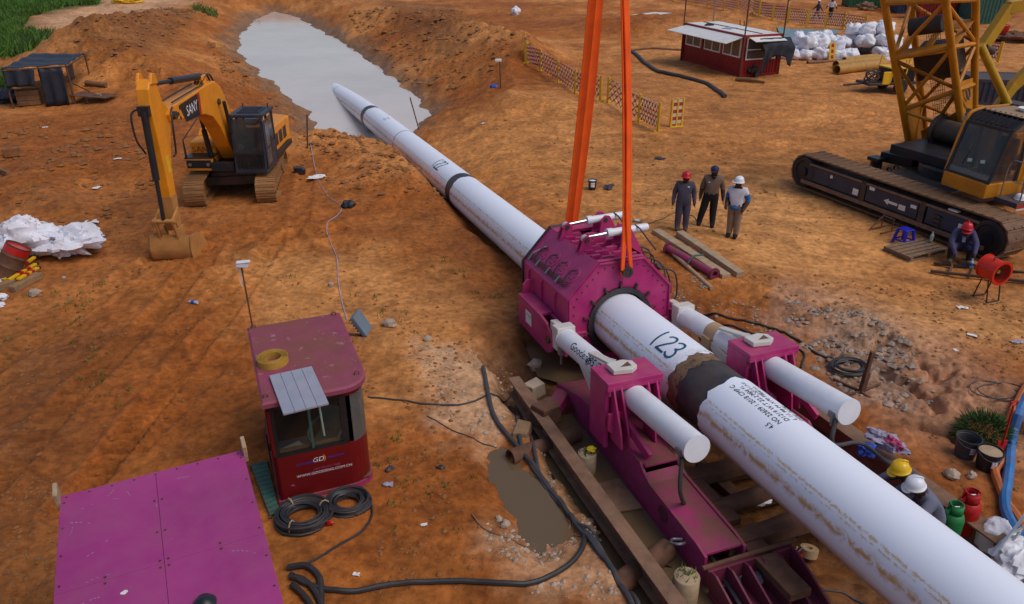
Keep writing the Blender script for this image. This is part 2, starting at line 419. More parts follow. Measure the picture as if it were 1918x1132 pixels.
mat('tape_tan', (0.42, 0.28, 0.16), rough=0.7, var=0.1, dust=0.2)
mat('plastic_film', (0.50, 0.50, 0.55), rough=0.25, var=0.15, dust=0.15, alpha=0.7)
glass('glass_dark')
glass('glass_cab', (0.016, 0.024, 0.034), 0.05, 0.62)
glass('glass_clear', (0.02, 0.03, 0.03), 0.05, 0.28)
glass('glass_office', (0.10, 0.11, 0.11), 0.08, 0.8)
stripes('red_white_slat', (0.36, 0.022, 0.016), (0.52, 0.46, 0.40), axis=2, freq=4.6)
stripes('red_white_plate', (0.34, 0.02, 0.015), (0.60, 0.54, 0.46), axis=2, freq=3.2)
M = MATS
# ------------------------------------------------------------------ the pipeline's line and the machine's frame
MO = Vector((4.99, 6.93, 1.25))
MAZ = math.atan2(15.39, 42.22)
MSL = 0.0615
MACH = Matrix.Translation(MO) @ Matrix.Rotation(MAZ, 4, 'Z') @ Matrix.Rotation(-math.atan(MSL), 4, 'X')
def m2w(x, y, z):
    return MACH @ Vector((x, y, z))
def ml(px, py, ax, val):         # photo pixel -> machine coordinates on the plane  axis = val
    Mi = MACH.inverted(); c = Mi @ _C; d = Mi.to_3x3() @ ray(px, py)
    return c + d * ((val - c[ax]) / d[ax])
WATER_Z = -1.65

# ------------------------------------------------------------------ terrain
_rs = np.random.RandomState(5)
_perm = _rs.permutation(512).astype(np.int32); _perm = np.concatenate([_perm, _perm, _perm])
_ga = _rs.uniform(0, 2 * np.pi, 512); _gx, _gy = np.cos(_ga).astype(np.float32), np.sin(_ga).astype(np.float32)
def pn(x, y, seed=0):
    x = np.asarray(x, np.float32) + np.float32(seed * 17.31 % 300); y = np.asarray(y, np.float32) + np.float32(seed * 9.77 % 300)
    xi = np.floor(x).astype(np.int32); yi = np.floor(y).astype(np.int32); fx = x - xi; fy = y - yi
    u = fx * fx * fx * (fx * (fx * 6 - 15) + 10); v = fy * fy * fy * (fy * (fy * 6 - 15) + 10)
    def g(a, b, dx, dy):
        h = _perm[(_perm[(xi + a) & 511] + yi + b) & 511]
        return _gx[h] * dx + _gy[h] * dy
    n00 = g(0, 0, fx, fy); n10 = g(1, 0, fx - 1, fy); n01 = g(0, 1, fx, fy - 1); n11 = g(1, 1, fx - 1, fy - 1)
    a = n00 + u * (n10 - n00); b = n01 + u * (n11 - n01)
    return (a + v * (b - a)) * 1.5
def fbm(x, y, o=4, seed=0, gain=0.5):
    t = 0; a = 1.0; f = 1.0
    for i in range(o):
        t = t + a * pn(x * f, y * f, seed + i * 3); a *= gain; f *= 2.03
    return t
def sst(a, b, x):
    t = np.clip((x - a) / (b - a), 0, 1); return t * t * (3 - 2 * t)
def dline(x, y, pts):            # distance to a polyline, signed side, arc length
    best = np.full(np.shape(x), 1e9); side = np.zeros(np.shape(x)); arc = np.zeros(np.shape(x)); L = 0.0
    for (ax, ay), (bx_, by_) in zip(pts[:-1], pts[1:]):
        dx, dy = bx_ - ax, by_ - ay; l2 = dx * dx + dy * dy; ln = math.sqrt(l2)
        t = np.clip(((x - ax) * dx + (y - ay) * dy) / l2, 0, 1)
        qx = x - ax - t * dx; qy = y - ay - t * dy; d = np.hypot(qx, qy)
        c = d < best
        best = np.where(c, d, best); side = np.where(c, np.sign(dx * qy - dy * qx), side); arc = np.where(c, L + t * ln, arc)
        L += ln
    return best, side, arc
def near_line(x, y, pts, r):
    xs_ = [p[0] for p in pts]; ys_ = [p[1] for p in pts]
    return np.nonzero((x > min(xs_) - r) & (x < max(xs_) + r) & (y > min(ys_) - r) & (y < max(ys_) + r))[0]
def inpoly(x, y, pts):
    r = np.zeros(np.shape(x), bool); n = len(pts)
    for i in range(n):
        (ax, ay), (bx_, by_) = pts[i], pts[(i + 1) % n]
        c = ((ay > y) != (by_ > y)) & (x < (bx_ - ax) * (y - ay) / (by_ - ay + 1e-12) + ax)
        r ^= c
    return r
def XY(px, py, z=0.0):
    p = at(px, py, z); return (p.x, p.y)
POND = [XY(*p, WATER_Z) for p in ((446, 96), (466, 122), (496, 150), (536, 181), (575, 213))] + [XY(*p, -.55) for p in ((592, 239), (640, 241), (690, 240), (745, 226))] + \
       [XY(*p, WATER_Z) for p in ((806, 216), (786, 192), (742, 152), (697, 116), (648, 84), (606, 60), (575, 43), (548, 28), (512, 22), (478, 36), (452, 62))]
PIPE_A = (MO.x + 0.3425 * 8, MO.y - 0.9395 * 8); PIPE_B = (MO.x - 0.3425 * 46, MO.y + 0.9395 * 46)
PUDDLE = [XY(*p, -.16) for p in ((905, 838), (948, 838), (985, 872), (1032, 905), (1068, 960), (1086, 1005), (1052, 1022), (1012, 1046), (975, 1012), (940, 950), (915, 890))]
PUD2 = [XY(*p, -.3) for p in ((985, 640), (1075, 640), (1110, 690), (1080, 720), (1010, 700))]
RIDGES = [   # crest line (world x,y), height, half width, noise
    ([XY(265, 150), XY(240, 110), XY(285, 75), XY(345, 50)], 1.6, 4.4, .65),
    ([XY(150, 120), XY(190, 85), XY(230, 70)], .9, 3.2, .6),
    ([XY(430, 190), XY(405, 130), XY(400, 80), XY(420, 45)], .75, 3.0, .25),
    ([XY(760, 165), XY(700, 120), XY(650, 88), XY(612, 62)], .5, 2.0, .4),
    ([XY(870, 175), XY(800, 125), XY(740, 95)], .9, 3.2, .5),
    ([XY(800, 75), XY(720, 60), XY(660, 40)], 1.7, 5.5, .55),
    ([XY(905, 118), XY(880, 95)], 1.9, 3.6, .35),
    ([XY(965, 120), XY(1000, 108)], .7, 2.5, .4),
    ([XY(640, 262), XY(560, 262), XY(500, 300)], .45, 2.0, .6),
    ([XY(780, 345), XY(720, 300), XY(640, 275)], .55, 1.7, .6),
    ([XY(1400, 40), XY(1300, 45), XY(1190, 55)], .8, 4.5, .5),
    ([XY(1060, 205), XY(1000, 200), XY(930, 205)], .35, 1.6, .5),
    ([XY(30, 350), XY(120, 400), XY(60, 430)], .35, 1.6, .6),
    ([XY(260, 330), XY(200, 300), XY(150, 330)], .35, 1.6, .6),
]
TRACKS = [   # crawler prints: line, width, depth, tread pitch
    ([XY(-60, 960), XY(150, 720), XY(300, 585), XY(400, 470)], .62, .085, .19),
    ([XY(120, 960), XY(330, 700), XY(420, 590), XY(500, 480)], .62, .085, .19),
    ([XY(-60, 720), XY(100, 600), XY(250, 510), XY(430, 430)], .62, .075, .19),
    ([XY(320, 640), XY(470, 500), XY(560, 430), XY(575, 330)], .6, .06, .19),
    ([XY(340, 230), XY(375, 140), XY(380, 80), XY(400, 40)], .7, .07, .25),
    ([XY(290, 180), XY(320, 110), XY(345, 60)], .7, .07, .25),
    ([XY(1300, 300), XY(1500, 262), XY(1690, 225)], .7, .05, .25),
    ([XY(1250, 285), XY(1450, 245), XY(1680, 205)], .7, .05, .25),
    ([XY(980, 260), XY(1200, 270), XY(1400, 225), XY(1650, 190)], .5, .05, .3),
    ([XY(1000, 310), XY(1150, 300), XY(1330, 270), XY(1480, 270)], .5, .05, .3),
    ([XY(300, 490), XY(450, 460), XY(620, 440)], .9, .07, .5),
    ([XY(230, 520), XY(420, 500), XY(560, 470)], .7, .06, .5),
    ([XY(20, 260), XY(150, 235), XY(260, 220)], .6, .05, .3),
    ([XY(0, 300), XY(140, 275), XY(240, 250)], .6, .05, .3),
    ([XY(240, 850), XY(330, 760), XY(440, 640)], .6, .07, .19),
]
SCARP = [XY(1370, 500), XY(1450, 552), XY(1560, 590), XY(1680, 655), XY(1760, 735), XY(1830, 760)]
CRACKS = [[XY(1662, 628), XY(1640, 640)], [XY(1655, 680), XY(1690, 695)], [XY(1735, 680), XY(1760, 700), XY(1785, 695)], [XY(1710, 712), XY(1745, 735), XY(1765, 750)],
          [XY(1735, 775), XY(1775, 790), XY(1800, 800)], [XY(1545, 655), XY(1565, 645)]]
def axis_z(a):                    # height of the pipe's centre line, a = metres along it from MO
    return MO.z - MSL * a - 0.0011 * np.maximum(0, a - 30) ** 2
def terrain(x, y):
    x = np.asarray(x, np.float32); y = np.asarray(y, np.float32)
    near = sst(160, 70, y)
    h = 0.16 * fbm(x / 9, y / 9, 3, 1) + 0.05 * fbm(x / 2.2, y / 2.2, 3, 2)
    h = h * near
    info = {}
    for i, (pts, ht, sg, nz) in enumerate(RIDGES):
        k = near_line(x, y, pts, sg * 3)
        if not len(k): continue
        X_, Y_ = x[k], y[k]
        d, s, a = dline(X_, Y_, pts)
        d = d + sg * 0.45 * nz * fbm(X_ / (sg * .8), Y_ / (sg * .8), 3, 40 + i)
        h[k] += ht * np.exp(-np.maximum(d, 0) ** 2 / (sg * sg)) * (1 + nz * 0.5 * fbm(X_ / 1.7, Y_ / 1.7, 3, 20 + i))
    # tracks and ruts
    tr = np.zeros_like(h)
    for i, (pts, wd, dp, pitch) in enumerate(TRACKS):
        k = near_line(x, y, pts, 1.6)
        if not len(k): continue
        X_, Y_ = x[k], y[k]
        d, s, a = dline(X_, Y_, pts)
        fade = (0.55 + 0.45 * sst(-.25, .35, fbm(X_ / 2.6, Y_ / 2.6, 2, 60 + i)))
        m_ = (1 - sst(wd * .42, wd * .56, d)) * fade
        tread = np.abs((a / pitch + 0.6 * s * d) % 1 - 0.5) * 2
        tr[k] += m_ * 1.5 * (-dp + dp * 1.0 * tread) + dp * .7 * np.exp(-((d - wd * .62) / .12) ** 2) * fade
    h = h + tr
    # trench along the pipe
    full, fx_, fy_ = h, x, y
    kk = np.nonzero((x > -16) & (x < 16) & (y > -6) & (y < 60))[0]
    x = x[kk]; y = y[kk]; h = h[kk]
    d, s, a = dline(x, y, [PIPE_A, PIPE_B]); a = a - 8
    az = axis_z(a)
    wob = .12 * fbm(x / 1.3, y / 1.3, 3, 7)
    left = az - .35 + np.clip(.62 * (d - .75), -.2, 9) + .9 * wob + .55 * sst(17, 22, a) * sst(33, 24, a) * np.exp(-((d - 1.15) / .6) ** 2)
    right = az - .55 + np.clip(.30 * (d - .7), -.2, 9) + wob
    tz = np.where(s > 0, left, right)
    tin = sst(8.3, 10, a) * sst(42, 38, a)
    k = np.minimum(h, tz)
    h = h + (k - h) * tin
    # the thruster's pit
    lx = (x - MO.x) * math.cos(MAZ) + (y - MO.y) * math.sin(MAZ); ly = -(x - MO.x) * math.sin(MAZ) + (y - MO.y) * math.cos(MAZ)
    wx = lx + .18 * fbm(x / .9, y / .9, 3, 8); wy = ly + .25 * fbm(x / 1.1, y / 1.1, 3, 9)
    pit = sst(-3.0, -2.45, wx) * sst(3.3, 2.85, wx) * sst(9.9, 8.6, wy) * sst(-9, -7, wy)
    h = h * (1 - pit) + (-.58 + .07 * fbm(x / .7, y / .7, 3, 10)) * pit
    # ground behind the machine's right rim drops towards the pit from the scarp
    d, s, a = dline(x, y, SCARP)
    low = sst(.75, -.75, np.where(s > 0, d, -d) + .55 * fbm(x / .8, y / .8, 4, 12)) * sst(6, 3.5, d) * sst(1.0, 2.8, lx) * sst(.0, 2.5, a)
    h = h - low * .26 * (1 - pit)
    rub = np.exp(-(d / 1.5) ** 2) * sst(.8, 2.5, lx) * sst(0, 2, a)
    h = h + rub * (.09 * np.abs(fbm(x / .5, y / .5, 4, 13)) + .05 * fbm(x / 1.6, y / 1.6, 3, 14))
    for cpts in CRACKS:
        dc, _, _ = dline(x + .12 * fbm(x / .4, y / .4, 2, 15), y + .12 * fbm(x / .4, y / .4, 2, 16), cpts)
        h = h - .22 * np.exp(-(dc / .11) ** 2)
    # puddles
    for pts, zz in ((PUDDLE, -.26), (PUD2, -.42)):
        ins = inpoly(x, y, pts); d, s, a = dline(x, y, pts + [pts[0]])
        sd = np.where(ins, -d, d) + .10 * fbm(x / .5, y / .5, 3, 17)
        m_ = sst(.35, -.25, sd)
        h = h * (1 - m_) + (zz + .05 * fbm(x / .4, y / .4, 3, 18)) * m_
    full[kk] = h; h = full; x = fx_; y = fy_
    def back(v, fill=0.0):
        o = np.full(len(full), fill); o[kk] = v; return o
    pit, rub, low, lx, ly = back(pit), back(rub), back(low), back(lx), back(ly)
    # pond
    ins = inpoly(x, y, POND); d, s, a = dline(x, y, POND + [POND[0]])
    sd = np.where(ins, -d, d)
    k = np.nonzero(sd < 9)[0]
    if len(k):
        X_, Y_ = x[k], y[k]
        sk = sd[k] + .45 * fbm(X_ / 2.5, Y_ / 2.5, 3, 19); sd[k] = sk
        bank = WATER_Z + .02 + np.where(sk > 0, sk * 0.40 + .22 * np.abs(fbm(X_ / 1.5, Y_ / 1.5, 3, 21)) * sst(0, .8, sk), sk * .6)
        h[k] = np.minimum(h[k], np.maximum(bank, WATER_Z - 1.2))
    # fine crumbs
    k = np.nonzero(y < 60)[0]
    if len(k):
        X_, Y_ = x[k], y[k]
        h[k] += (0.012 * fbm(X_ / .32, Y_ / .32, 3, 3, .6) + 0.05 * np.abs(fbm(X_ / .8, Y_ / .8, 3, 4, .6)) * sst(.0, .4, fbm(X_ / 6, Y_ / 6, 2, 31))) * sst(60, 30, Y_)
    info.update(lx=lx, ly=ly, pit=pit, sd=sd, rub=rub, low=low, tr=tr)
    return h, info
def gz(x, y):
    return float(terrain(np.array([x]), np.array([y]))[0][0])
def G(px, py, dz=0.0):            # photo pixel -> point on the terrain
    z = 0.0
    for _ in range(5):
        p = at(px, py, z); z = 0.5 * z + 0.5 * gz(p.x, p.y)
    p = at(px, py, z); z = gz(p.x, p.y)
    return Vector((p.x, p.y, z + dz))

rows = np.linspace(1175, -22, 620)
th = PITCH + np.arctan((rows - PHOTO_H / 2) / FOCAL_PX)
yd = CAM_H / np.tan(th)
yy = np.concatenate([np.linspace(-40, yd[0] - .5, 12), yd, yd[-1] * 1.25 ** np.arange(1, 10)])
uc = np.linspace(-.80, .80, 800)
uu = np.concatenate([-np.geomspace(12, .86, 14), uc, np.geomspace(.86, 12, 14)])
ysc = np.maximum(yy, 8.0) * .93 + 2.5
GX = uu[None, :] * ysc[:, None]; GY = np.repeat(yy[:, None], len(uu), 1)
GX = GX.ravel(); GY = GY.ravel()
GZ, inf = terrain(GX, GY)
nr, nc = len(yy), len(uu)
# soil colours (real colours of the soils, by kind)
def lerp(a, b, t): return a + (b - a) * t[:, None]
def c3(*c): return np.array(c, float)[None, :]
n_big = fbm(GX / 14, GY / 14, 4, 50); n_mid = fbm(GX / 3.2, GY / 3.2, 4, 51); n_sm = fbm(GX / .7, GY / .7, 4, 52, .6)
colr = np.repeat(c3(.37, .140, .034), len(GX), 0)
colr = lerp(colr, c3(.27, .088, .018), sst(-.15, .55, n_big + .35 * n_mid))
colr = lerp(colr, c3(.47, .215, .072), sst(.05, .6, -n_big + .45 * n_mid) * .8)
def zone(pix, fall=2.0, z=0.0, nz=.6, seed=70):
    pts = [XY(px, py, z) for px, py in pix]
    k = near_line(GX, GY, pts, fall * 2.2)
    x_, y_ = GX[k], GY[k]; out = np.zeros(len(GX))
    ins = inpoly(x_, y_, pts); d, s, a = dline(x_, y_, pts + [pts[0]])
    out[k] = sst(fall, -fall, np.where(ins, -d, d) + nz * fall * fbm(x_ / (fall * 1.2), y_ / (fall * 1.2), 4, seed))
    return out
pale = zone([(1180, 330), (1480, 330), (1640, 420), (1700, 520), (1918, 560), (1918, 640), (1700, 620), (1500, 520), (1380, 470), (1200, 420)], 2.2, seed=71)
colr = lerp(colr, c3(.55, .30, .125), pale * .75)
colr = lerp(colr, c3(.49, .245, .09), zone([(1000, 200), (1180, 90), (1300, 40), (1960, 40), (1960, 620), (1500, 540), (1150, 420), (950, 330)], 3.0, seed=88) * .5)
pale2 = zone([(420, 480), (700, 470), (950, 560), (940, 700), (760, 790), (640, 640), (480, 620)], 1.2, seed=72)
colr = lerp(colr, c3(.52, .255, .092), pale2 * .75)
pale3 = zone([(900, 220), (1250, 330), (1100, 420), (960, 380), (830, 280)], 2.0, seed=73)
colr = lerp(colr, c3(.46, .21, .066), pale3 * .7)
darkl = zone([(-80, 215), (330, 215), (560, 300), (640, 420), (420, 470), (250, 540), (-80, 600)], 2.2, seed=74)
colr = lerp(colr, c3(.24, .076, .015), darkl * .6)
for pix, sd_ in (([(-200, 860), (110, 820), (130, 1180), (-200, 1180)], 79), ([(-60, 640), (90, 600), (240, 640), (60, 860), (-60, 900)], 87), ([(150, 40), (290, 10), (370, 20), (330, 70), (290, 150), (180, 160), (110, 90)], 75), ([(700, 0), (850, 10), (900, 60), (850, 110), (760, 60)], 76), ([(960, 630), (1030, 520), (980, 500), (830, 400), (790, 430), (900, 540), (900, 600)], 77)):
    colr = lerp(colr, c3(.15, .062, .022), zone(pix, 1.4, seed=sd_) * (.45 + .4 * sst(-.2, .4, n_sm)))
sandy = zone([(20, 45), (150, 10), (200, -10), (420, -10), (320, 12), (240, 38), (130, 70), (60, 52)], 3.0, seed=78)
colr = lerp(colr, c3(.56, .36, .235), sandy * .85)
for pix, sd_, c_ in (([(780, 640), (960, 660), (1000, 740), (960, 800), (905, 840), (820, 790), (800, 720)], 80, (.50, .33, .215)), ([(905, 1000), (960, 980), (1090, 1010), (1180, 1060), (1180, 1132), (1000, 1132)], 81, (.43, .26, .155)),
                     ([(1000, 800), (1060, 850), (1130, 960), (1130, 1000), (1080, 960), (1010, 880)], 82, (.46, .30, .18))):
    colr = lerp(colr, c3(*c_), zone(pix, .5, seed=sd_) * .85)
grav = np.clip(inf['rub'] * sst(-.25, .25, n_mid + .2) * 1.3, 0, 1)
grav = np.maximum(grav * sst(4.0, 5.0, GX + 0 * GY) * .45, zone([(1500, 590), (1620, 570), (1700, 650), (1730, 740), (1660, 740), (1560, 690)], .6, seed=83) * .75)
colr = lerp(colr, c3(.33, .25, .205), grav)
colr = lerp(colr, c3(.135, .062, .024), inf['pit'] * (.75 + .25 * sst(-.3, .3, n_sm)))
colr = lerp(colr, c3(.12, .055, .022), zone([(900, 600), (1010, 590), (1050, 700), (990, 700), (920, 660)], .6, seed=84) * .8)
damp = sst(2.2, .05, inf['sd'] + .8 * n_mid) * sst(-1.0, -.1, inf['sd'])
colr = lerp(colr, c3(.21, .135, .075), damp * .8)
sk_ = fbm((GX * .97 - GY * .26) / 5.0, (GX * .26 + GY * .97) / .55, 3, 53)
colr = colr * np.clip(1 + .24 * n_sm + .17 * n_mid + .20 * sk_ * sst(-4, 3, GX), .45, 1.6)[:, None]
green = np.maximum(zone([(-300, -40), (200, -5), (190, 8), (60, 30), (45, 48), (20, 60), (105, 66), (60, 110), (-300, 130)], 2.0, seed=85), zone([(-100, 140), (15, 150), (20, 200), (-100, 210)], 1.0, seed=86))
colr = lerp(colr, c3(.07, .085, .022), green * .9)
far = sst(100, 130, GY)
colr = lerp(colr, c3(.07, .10, .025), far * sst(-20, -45, GX))
colr = np.clip(colr * (1 + (c3(1.15, 1.03, .88) - 1) * (1 - green)[:, None]), .006, .8)
wet = np.clip(np.maximum(inf['pit'] * .6, damp), 0, 1)

me = bpy.data.meshes.new('ground')
me.vertices.add(nr * nc); me.vertices.foreach_set('co', np.stack([GX, GY, GZ], 1).astype(np.float32).ravel())
ii = (np.arange(nr - 1)[:, None] * nc + np.arange(nc - 1)[None, :]).ravel()
quads = np.stack([ii, ii + 1, ii + nc + 1, ii + nc], 1).astype(np.int32)
me.loops.add(quads.size); me.loops.foreach_set('vertex_index', quads.ravel())
me.polygons.add(len(quads)); me.polygons.foreach_set('loop_start', np.arange(0, quads.size, 4, dtype=np.int32))
me.update(calc_edges=True); me.shade_smooth()
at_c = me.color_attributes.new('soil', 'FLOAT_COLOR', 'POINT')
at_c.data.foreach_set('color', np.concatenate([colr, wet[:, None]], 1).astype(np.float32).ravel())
m = bpy.data.materials.new('soil'); m.use_nodes = True; t = m.node_tree; p = t.nodes['Principled BSDF']
av = t.nodes.new('ShaderNodeAttribute'); av.attribute_name = 'soil'
tc = t.nodes.new('ShaderNodeTexCoord')
n1 = _n(t, 'ShaderNodeTexNoise', Scale=6.0, Detail=10.0, Roughness=0.66); t.links.new(tc.outputs['Object'], n1.inputs['Vector'])
n2 = _n(t, 'ShaderNodeTexNoise', Scale=1.1, Detail=8.0, Roughness=0.65, Distortion=0.6); t.links.new(tc.outputs['Object'], n2.inputs['Vector'])
c = mixc(t, ramp(t, n1.outputs[0], .36, .62), (.66, .63, .60), (1.2, 1.21, 1.22))
c2 = mixc(t, ramp(t, n2.outputs[0], .32, .66), (.80, .77, .74), (1.12, 1.12, 1.12))
mx = t.nodes.new('ShaderNodeMix'); mx.data_type = 'RGBA'; mx.blend_type = 'MULTIPLY'; mx.inputs[0].default_value = 1.0
t.links.new(c, mx.inputs[6]); t.links.new(c2, mx.inputs[7])
mx2 = t.nodes.new('ShaderNodeMix'); mx2.data_type = 'RGBA'; mx2.blend_type = 'MULTIPLY'; mx2.inputs[0].default_value = 1.0
t.links.new(av.outputs['Color'], mx2.inputs[6]); t.links.new(mx.outputs[2], mx2.inputs[7])
vo = _n(t, 'ShaderNodeTexVoronoi', Scale=16.0); t.links.new(tc.outputs['Object'], vo.inputs['Vector'])
peb = ramp(t, vo.outputs['Distance'], .06, .12, (1, 1, 1, 1), (0, 0, 0, 1))
pm = t.nodes.new('ShaderNodeMath'); pm.operation = 'MULTIPLY'; t.links.new(peb, pm.inputs[0]); t.links.new(ramp(t, n2.outputs[0], .52, .60), pm.inputs[1])
cf = mixc(t, pm.outputs[0], mx2.outputs[2], (.40, .30, .22))
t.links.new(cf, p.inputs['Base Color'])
mr = t.nodes.new('ShaderNodeMix'); t.links.new(av.outputs['Alpha'], mr.inputs[0]); mr.inputs[2].default_value = .95; mr.inputs[3].default_value = .55
t.links.new(mr.outputs[0], p.inputs['Roughness']); p.inputs['Specular IOR Level'].default_value = .25
bp = t.nodes.new('ShaderNodeBump'); bp.inputs['Strength'].default_value = .55; bp.inputs['Distance'].default_value = .035
t.links.new(n1.outputs[0], bp.inputs['Height'])
bp2 = t.nodes.new('ShaderNodeBump'); bp2.inputs['Strength'].default_value = .5; bp2.inputs['Distance'].default_value = .16
t.links.new(n2.outputs[0], bp2.inputs['Height']); t.links.new(bp2.outputs[0], bp.inputs['Normal']); t.links.new(bp.outputs[0], p.inputs['Normal'])
me.materials.append(m)
ground = tag(link('ground', me), kind='structure')

# ------------------------------------------------------------------ water
def water_mat(name, col, rough, bump):
    m = mat(name, col, rough=rough, var=.1, scale=.13, dust=0, bump=0, spec=.5)
    t = m.node_tree; p = t.nodes['Principled BSDF']; tc = t.nodes['Texture Coordinate']
    mp = t.nodes.new('ShaderNodeMapping'); mp.inputs['Scale'].default_value = (.5, 1.6, 1); t.links.new(tc.outputs['Object'], mp.inputs[0])
    nb = _n(t, 'ShaderNodeTexNoise', Scale=1.3, Detail=3.0, Distortion=.8); t.links.new(mp.outputs[0], nb.inputs['Vector'])
    b = t.nodes.new('ShaderNodeBump'); b.inputs['Strength'].default_value = bump; b.inputs['Distance'].default_value = .05
    t.links.new(nb.outputs[0], b.inputs['Height']); t.links.new(b.outputs[0], p.inputs['Normal'])
    return m
mw = water_mat('pond_water', (.66, .55, .48), .11, .14)
xs = [p[0] for p in POND]; ys = [p[1] for p in POND]
mb = MB(); mb.add([(min(xs) - 3, min(ys) - 2, WATER_Z), (max(xs) + 3, min(ys) - 2, WATER_Z), (max(xs) + 3, max(ys) + 3, WATER_Z), (min(xs) - 3, max(ys) + 3, WATER_Z)], [(0, 1, 2, 3)])
tag(mb.build('pond_water', mw, smooth=False), kind='structure')
mw2 = water_mat('puddle_water', (.135, .088, .045), .08, .03)
for pts, zz in ((PUDDLE, -.19), (PUD2, -.36)):
    cx_ = sum(p[0] for p in pts) / len(pts); cy_ = sum(p[1] for p in pts) / len(pts)
    mb = MB(); mb.add([(cx_ + (p[0] - cx_) * 1.06, cy_ + (p[1] - cy_) * 1.06, zz) for p in pts], [tuple(range(len(pts)))])
    tag(mb.build('puddle_water', mw2, smooth=False), kind='structure')
mb = MB(); q = [m2w(-2.75, .8, 0), m2w(-1.2, .8, 0), m2w(-1.2, 6.6, 0), m2w(-2.75, 6.6, 0)]
mb.add([(v.x, v.y, -.30) for v in q], [(0, 1, 2, 3)]); tag(mb.build('puddle_water', mw2, smooth=False), kind='structure')
# fast height lookup on the built terrain
_GZ2 = GZ.reshape(nr, nc)
def gz(x, y):
    i = int(np.clip(np.searchsorted(yy, y) - 1, 0, nr - 2)); f = min(1, max(0, (y - yy[i]) / (yy[i + 1] - yy[i])))
    out = []
    for r_ in (i, i + 1):
        out.append(np.interp(x / ysc[r_], uu, _GZ2[r_]))
    return float(out[0] * (1 - f) + out[1] * f)
# ------------------------------------------------------------------ the white pipeline
PR = 0.59
pipe = thing('pipeline', 'long white coated steel pipeline running from the near corner into the muddy pond', 'pipeline', MO)
def pax(a):                        # centre line relative to MO
    return Vector((-math.sin(MAZ) * a, math.cos(MAZ) * a, float(axis_z(a)) - MO.z))
def pframe(a):
    d = (pax(a + .05) - pax(a - .05)).normalized()
    x = Vector((math.cos(MAZ), math.sin(MAZ), 0)); x = (x - d * x.dot(d)).normalized()
    return pax(a), x, x.cross(d), d        # right, up, forward
def psurf(a, ang, r=PR):           # ang: 0 = right, 90 = top, 180 = left
    c, x, u, d = pframe(a)
    return c + x * (r * math.cos(ang)) + u * (r * math.sin(ang))
def sleeve(name, a0, a1, r, m, n=40, step=.6, ragged=0.0, seed=0, parent=pipe):
    g = random.Random(seed); mb = MB()
    k = max(2, int((a1 - a0) / step) + 1)
    off0 = [g.uniform(-1, 1) * ragged for _ in range(n)]; off1 = [g.uniform(-1, 1) * ragged for _ in range(n)]
    vs = []
    for i in range(k):
        t = i / (k - 1)
        for j in range(n):
            a = a0 + (a1 - a0) * t + (off0[j] if i == 0 else off1[j] if i == k - 1 else 0)
            vs.append(psurf(a, 2 * PI * j / n, r))
    fs = [(i * n + j, (i + 1) * n + j, (i + 1) * n + (j + 1) % n, i * n + (j + 1) % n) for i in range(k - 1) for j in range(n)]
    mb.add(vs, fs)
    o = mb.build(name, m, parent, smooth=True)
    uv = o.data.uv_layers.new(name='UVMap'); dat = []
    for i in range(k - 1):
        for j in range(n):
            for (ii_, jj_) in ((i, j), (i + 1, j), (i + 1, j + 1), (i, j + 1)):
                dat += [a0 + (a1 - a0) * ii_ / (k - 1), 360.0 * jj_ / n]
    uv.data.foreach_set('uv', dat)
    return o
def pipe_a(px, py):                # metres along the pipe for a pixel on its top-left face
    best = min((abs((Vector((0, 0, 0)) + 0 * ray(px, py)).x) + ((MO + pax(a / 20) - _C).normalized() - ray(px, py).normalized()).length, a / 20) for a in range(-60, 960))
    return best[1]
# joint positions seen in the photograph
J = [2.9, 5.0, 22.3, 23.3, 33.6, 34.5]
J1a, J1b = pipe_a(1369, 762), pipe_a(1308, 712)
J1a, J1b = min(J1a, J1b), max(J1a, J1b)
J2 = pipe_a(868, 362); J3 = pipe_a(697, 223)
secs = [(-9.0, J1a), (J1b, J2 - .28), (J2 + .28, J3 - .4), (J3 + .4, 57.0)]
for i, (a0, a1) in enumerate(secs):
    s_ = sleeve('pipe_section', a0, a1, PR, M['pipe_white'], seed=i, ragged=.05 if i < 2 else 0.0)
# the pulling head that dips under the water
c, x, u, d = pframe(57.0)
mb = MB(); mb.lathe([(PR, 0), (PR * .98, .5), (PR * .86, 1.2), (PR * .62, 1.9), (PR * .3, 2.4), (0.02, 2.6)], c, d, 32)
mb.build('pulling_head', M['pipe_white'], pipe, smooth=True)
sleeve('field_joint', J1a - .03, J1b + .03, PR - .012, M['coat_black'], seed=11, step=.2)
sleeve('field_joint', J2 - .28, J2 + .28, PR - .004, M['coat_black'], seed=12, step=.3)
sleeve('field_joint', J3 - .4, J3 + .4, PR - .004, M['coat_black'], seed=13, step=.3)
sleeve('bare_steel', J1b - .30, J1b + .05, PR - .006, M['coat_brown'], seed=14, step=.2, ragged=.06)
for a in (pipe_a(765, 265), pipe_a(640, 178)):
    sleeve('weld_seam', a - .03, a + .03, PR + .004, M['coat_black'], seed=15, step=.05)
# torn factory film next to the nearest joint
def patch(name, a0, a1, g0, g1, m, lift=.004, ragged=.0, seed=0, nn=14):
    g = random.Random(seed); mb = MB(); P = []
    for i in range(nn + 1):
        row = []
        for j in range(5):
            t = j / 4
            aa = a0 + (a1 - a0) * t + (g.uniform(-ragged, ragged) if j in (0, 4) else 0)
            row.append(psurf(aa, R(g0 + (g1 - g0) * i / nn), PR + lift))
        P.append(row)
    mb.grid(P); return mb.build(name, m, pipe, smooth=True)
patch('coating_edge', J1b + .04, J1b + .16, 40, 190, M['white_plain'], .006, .035, 21, 40)
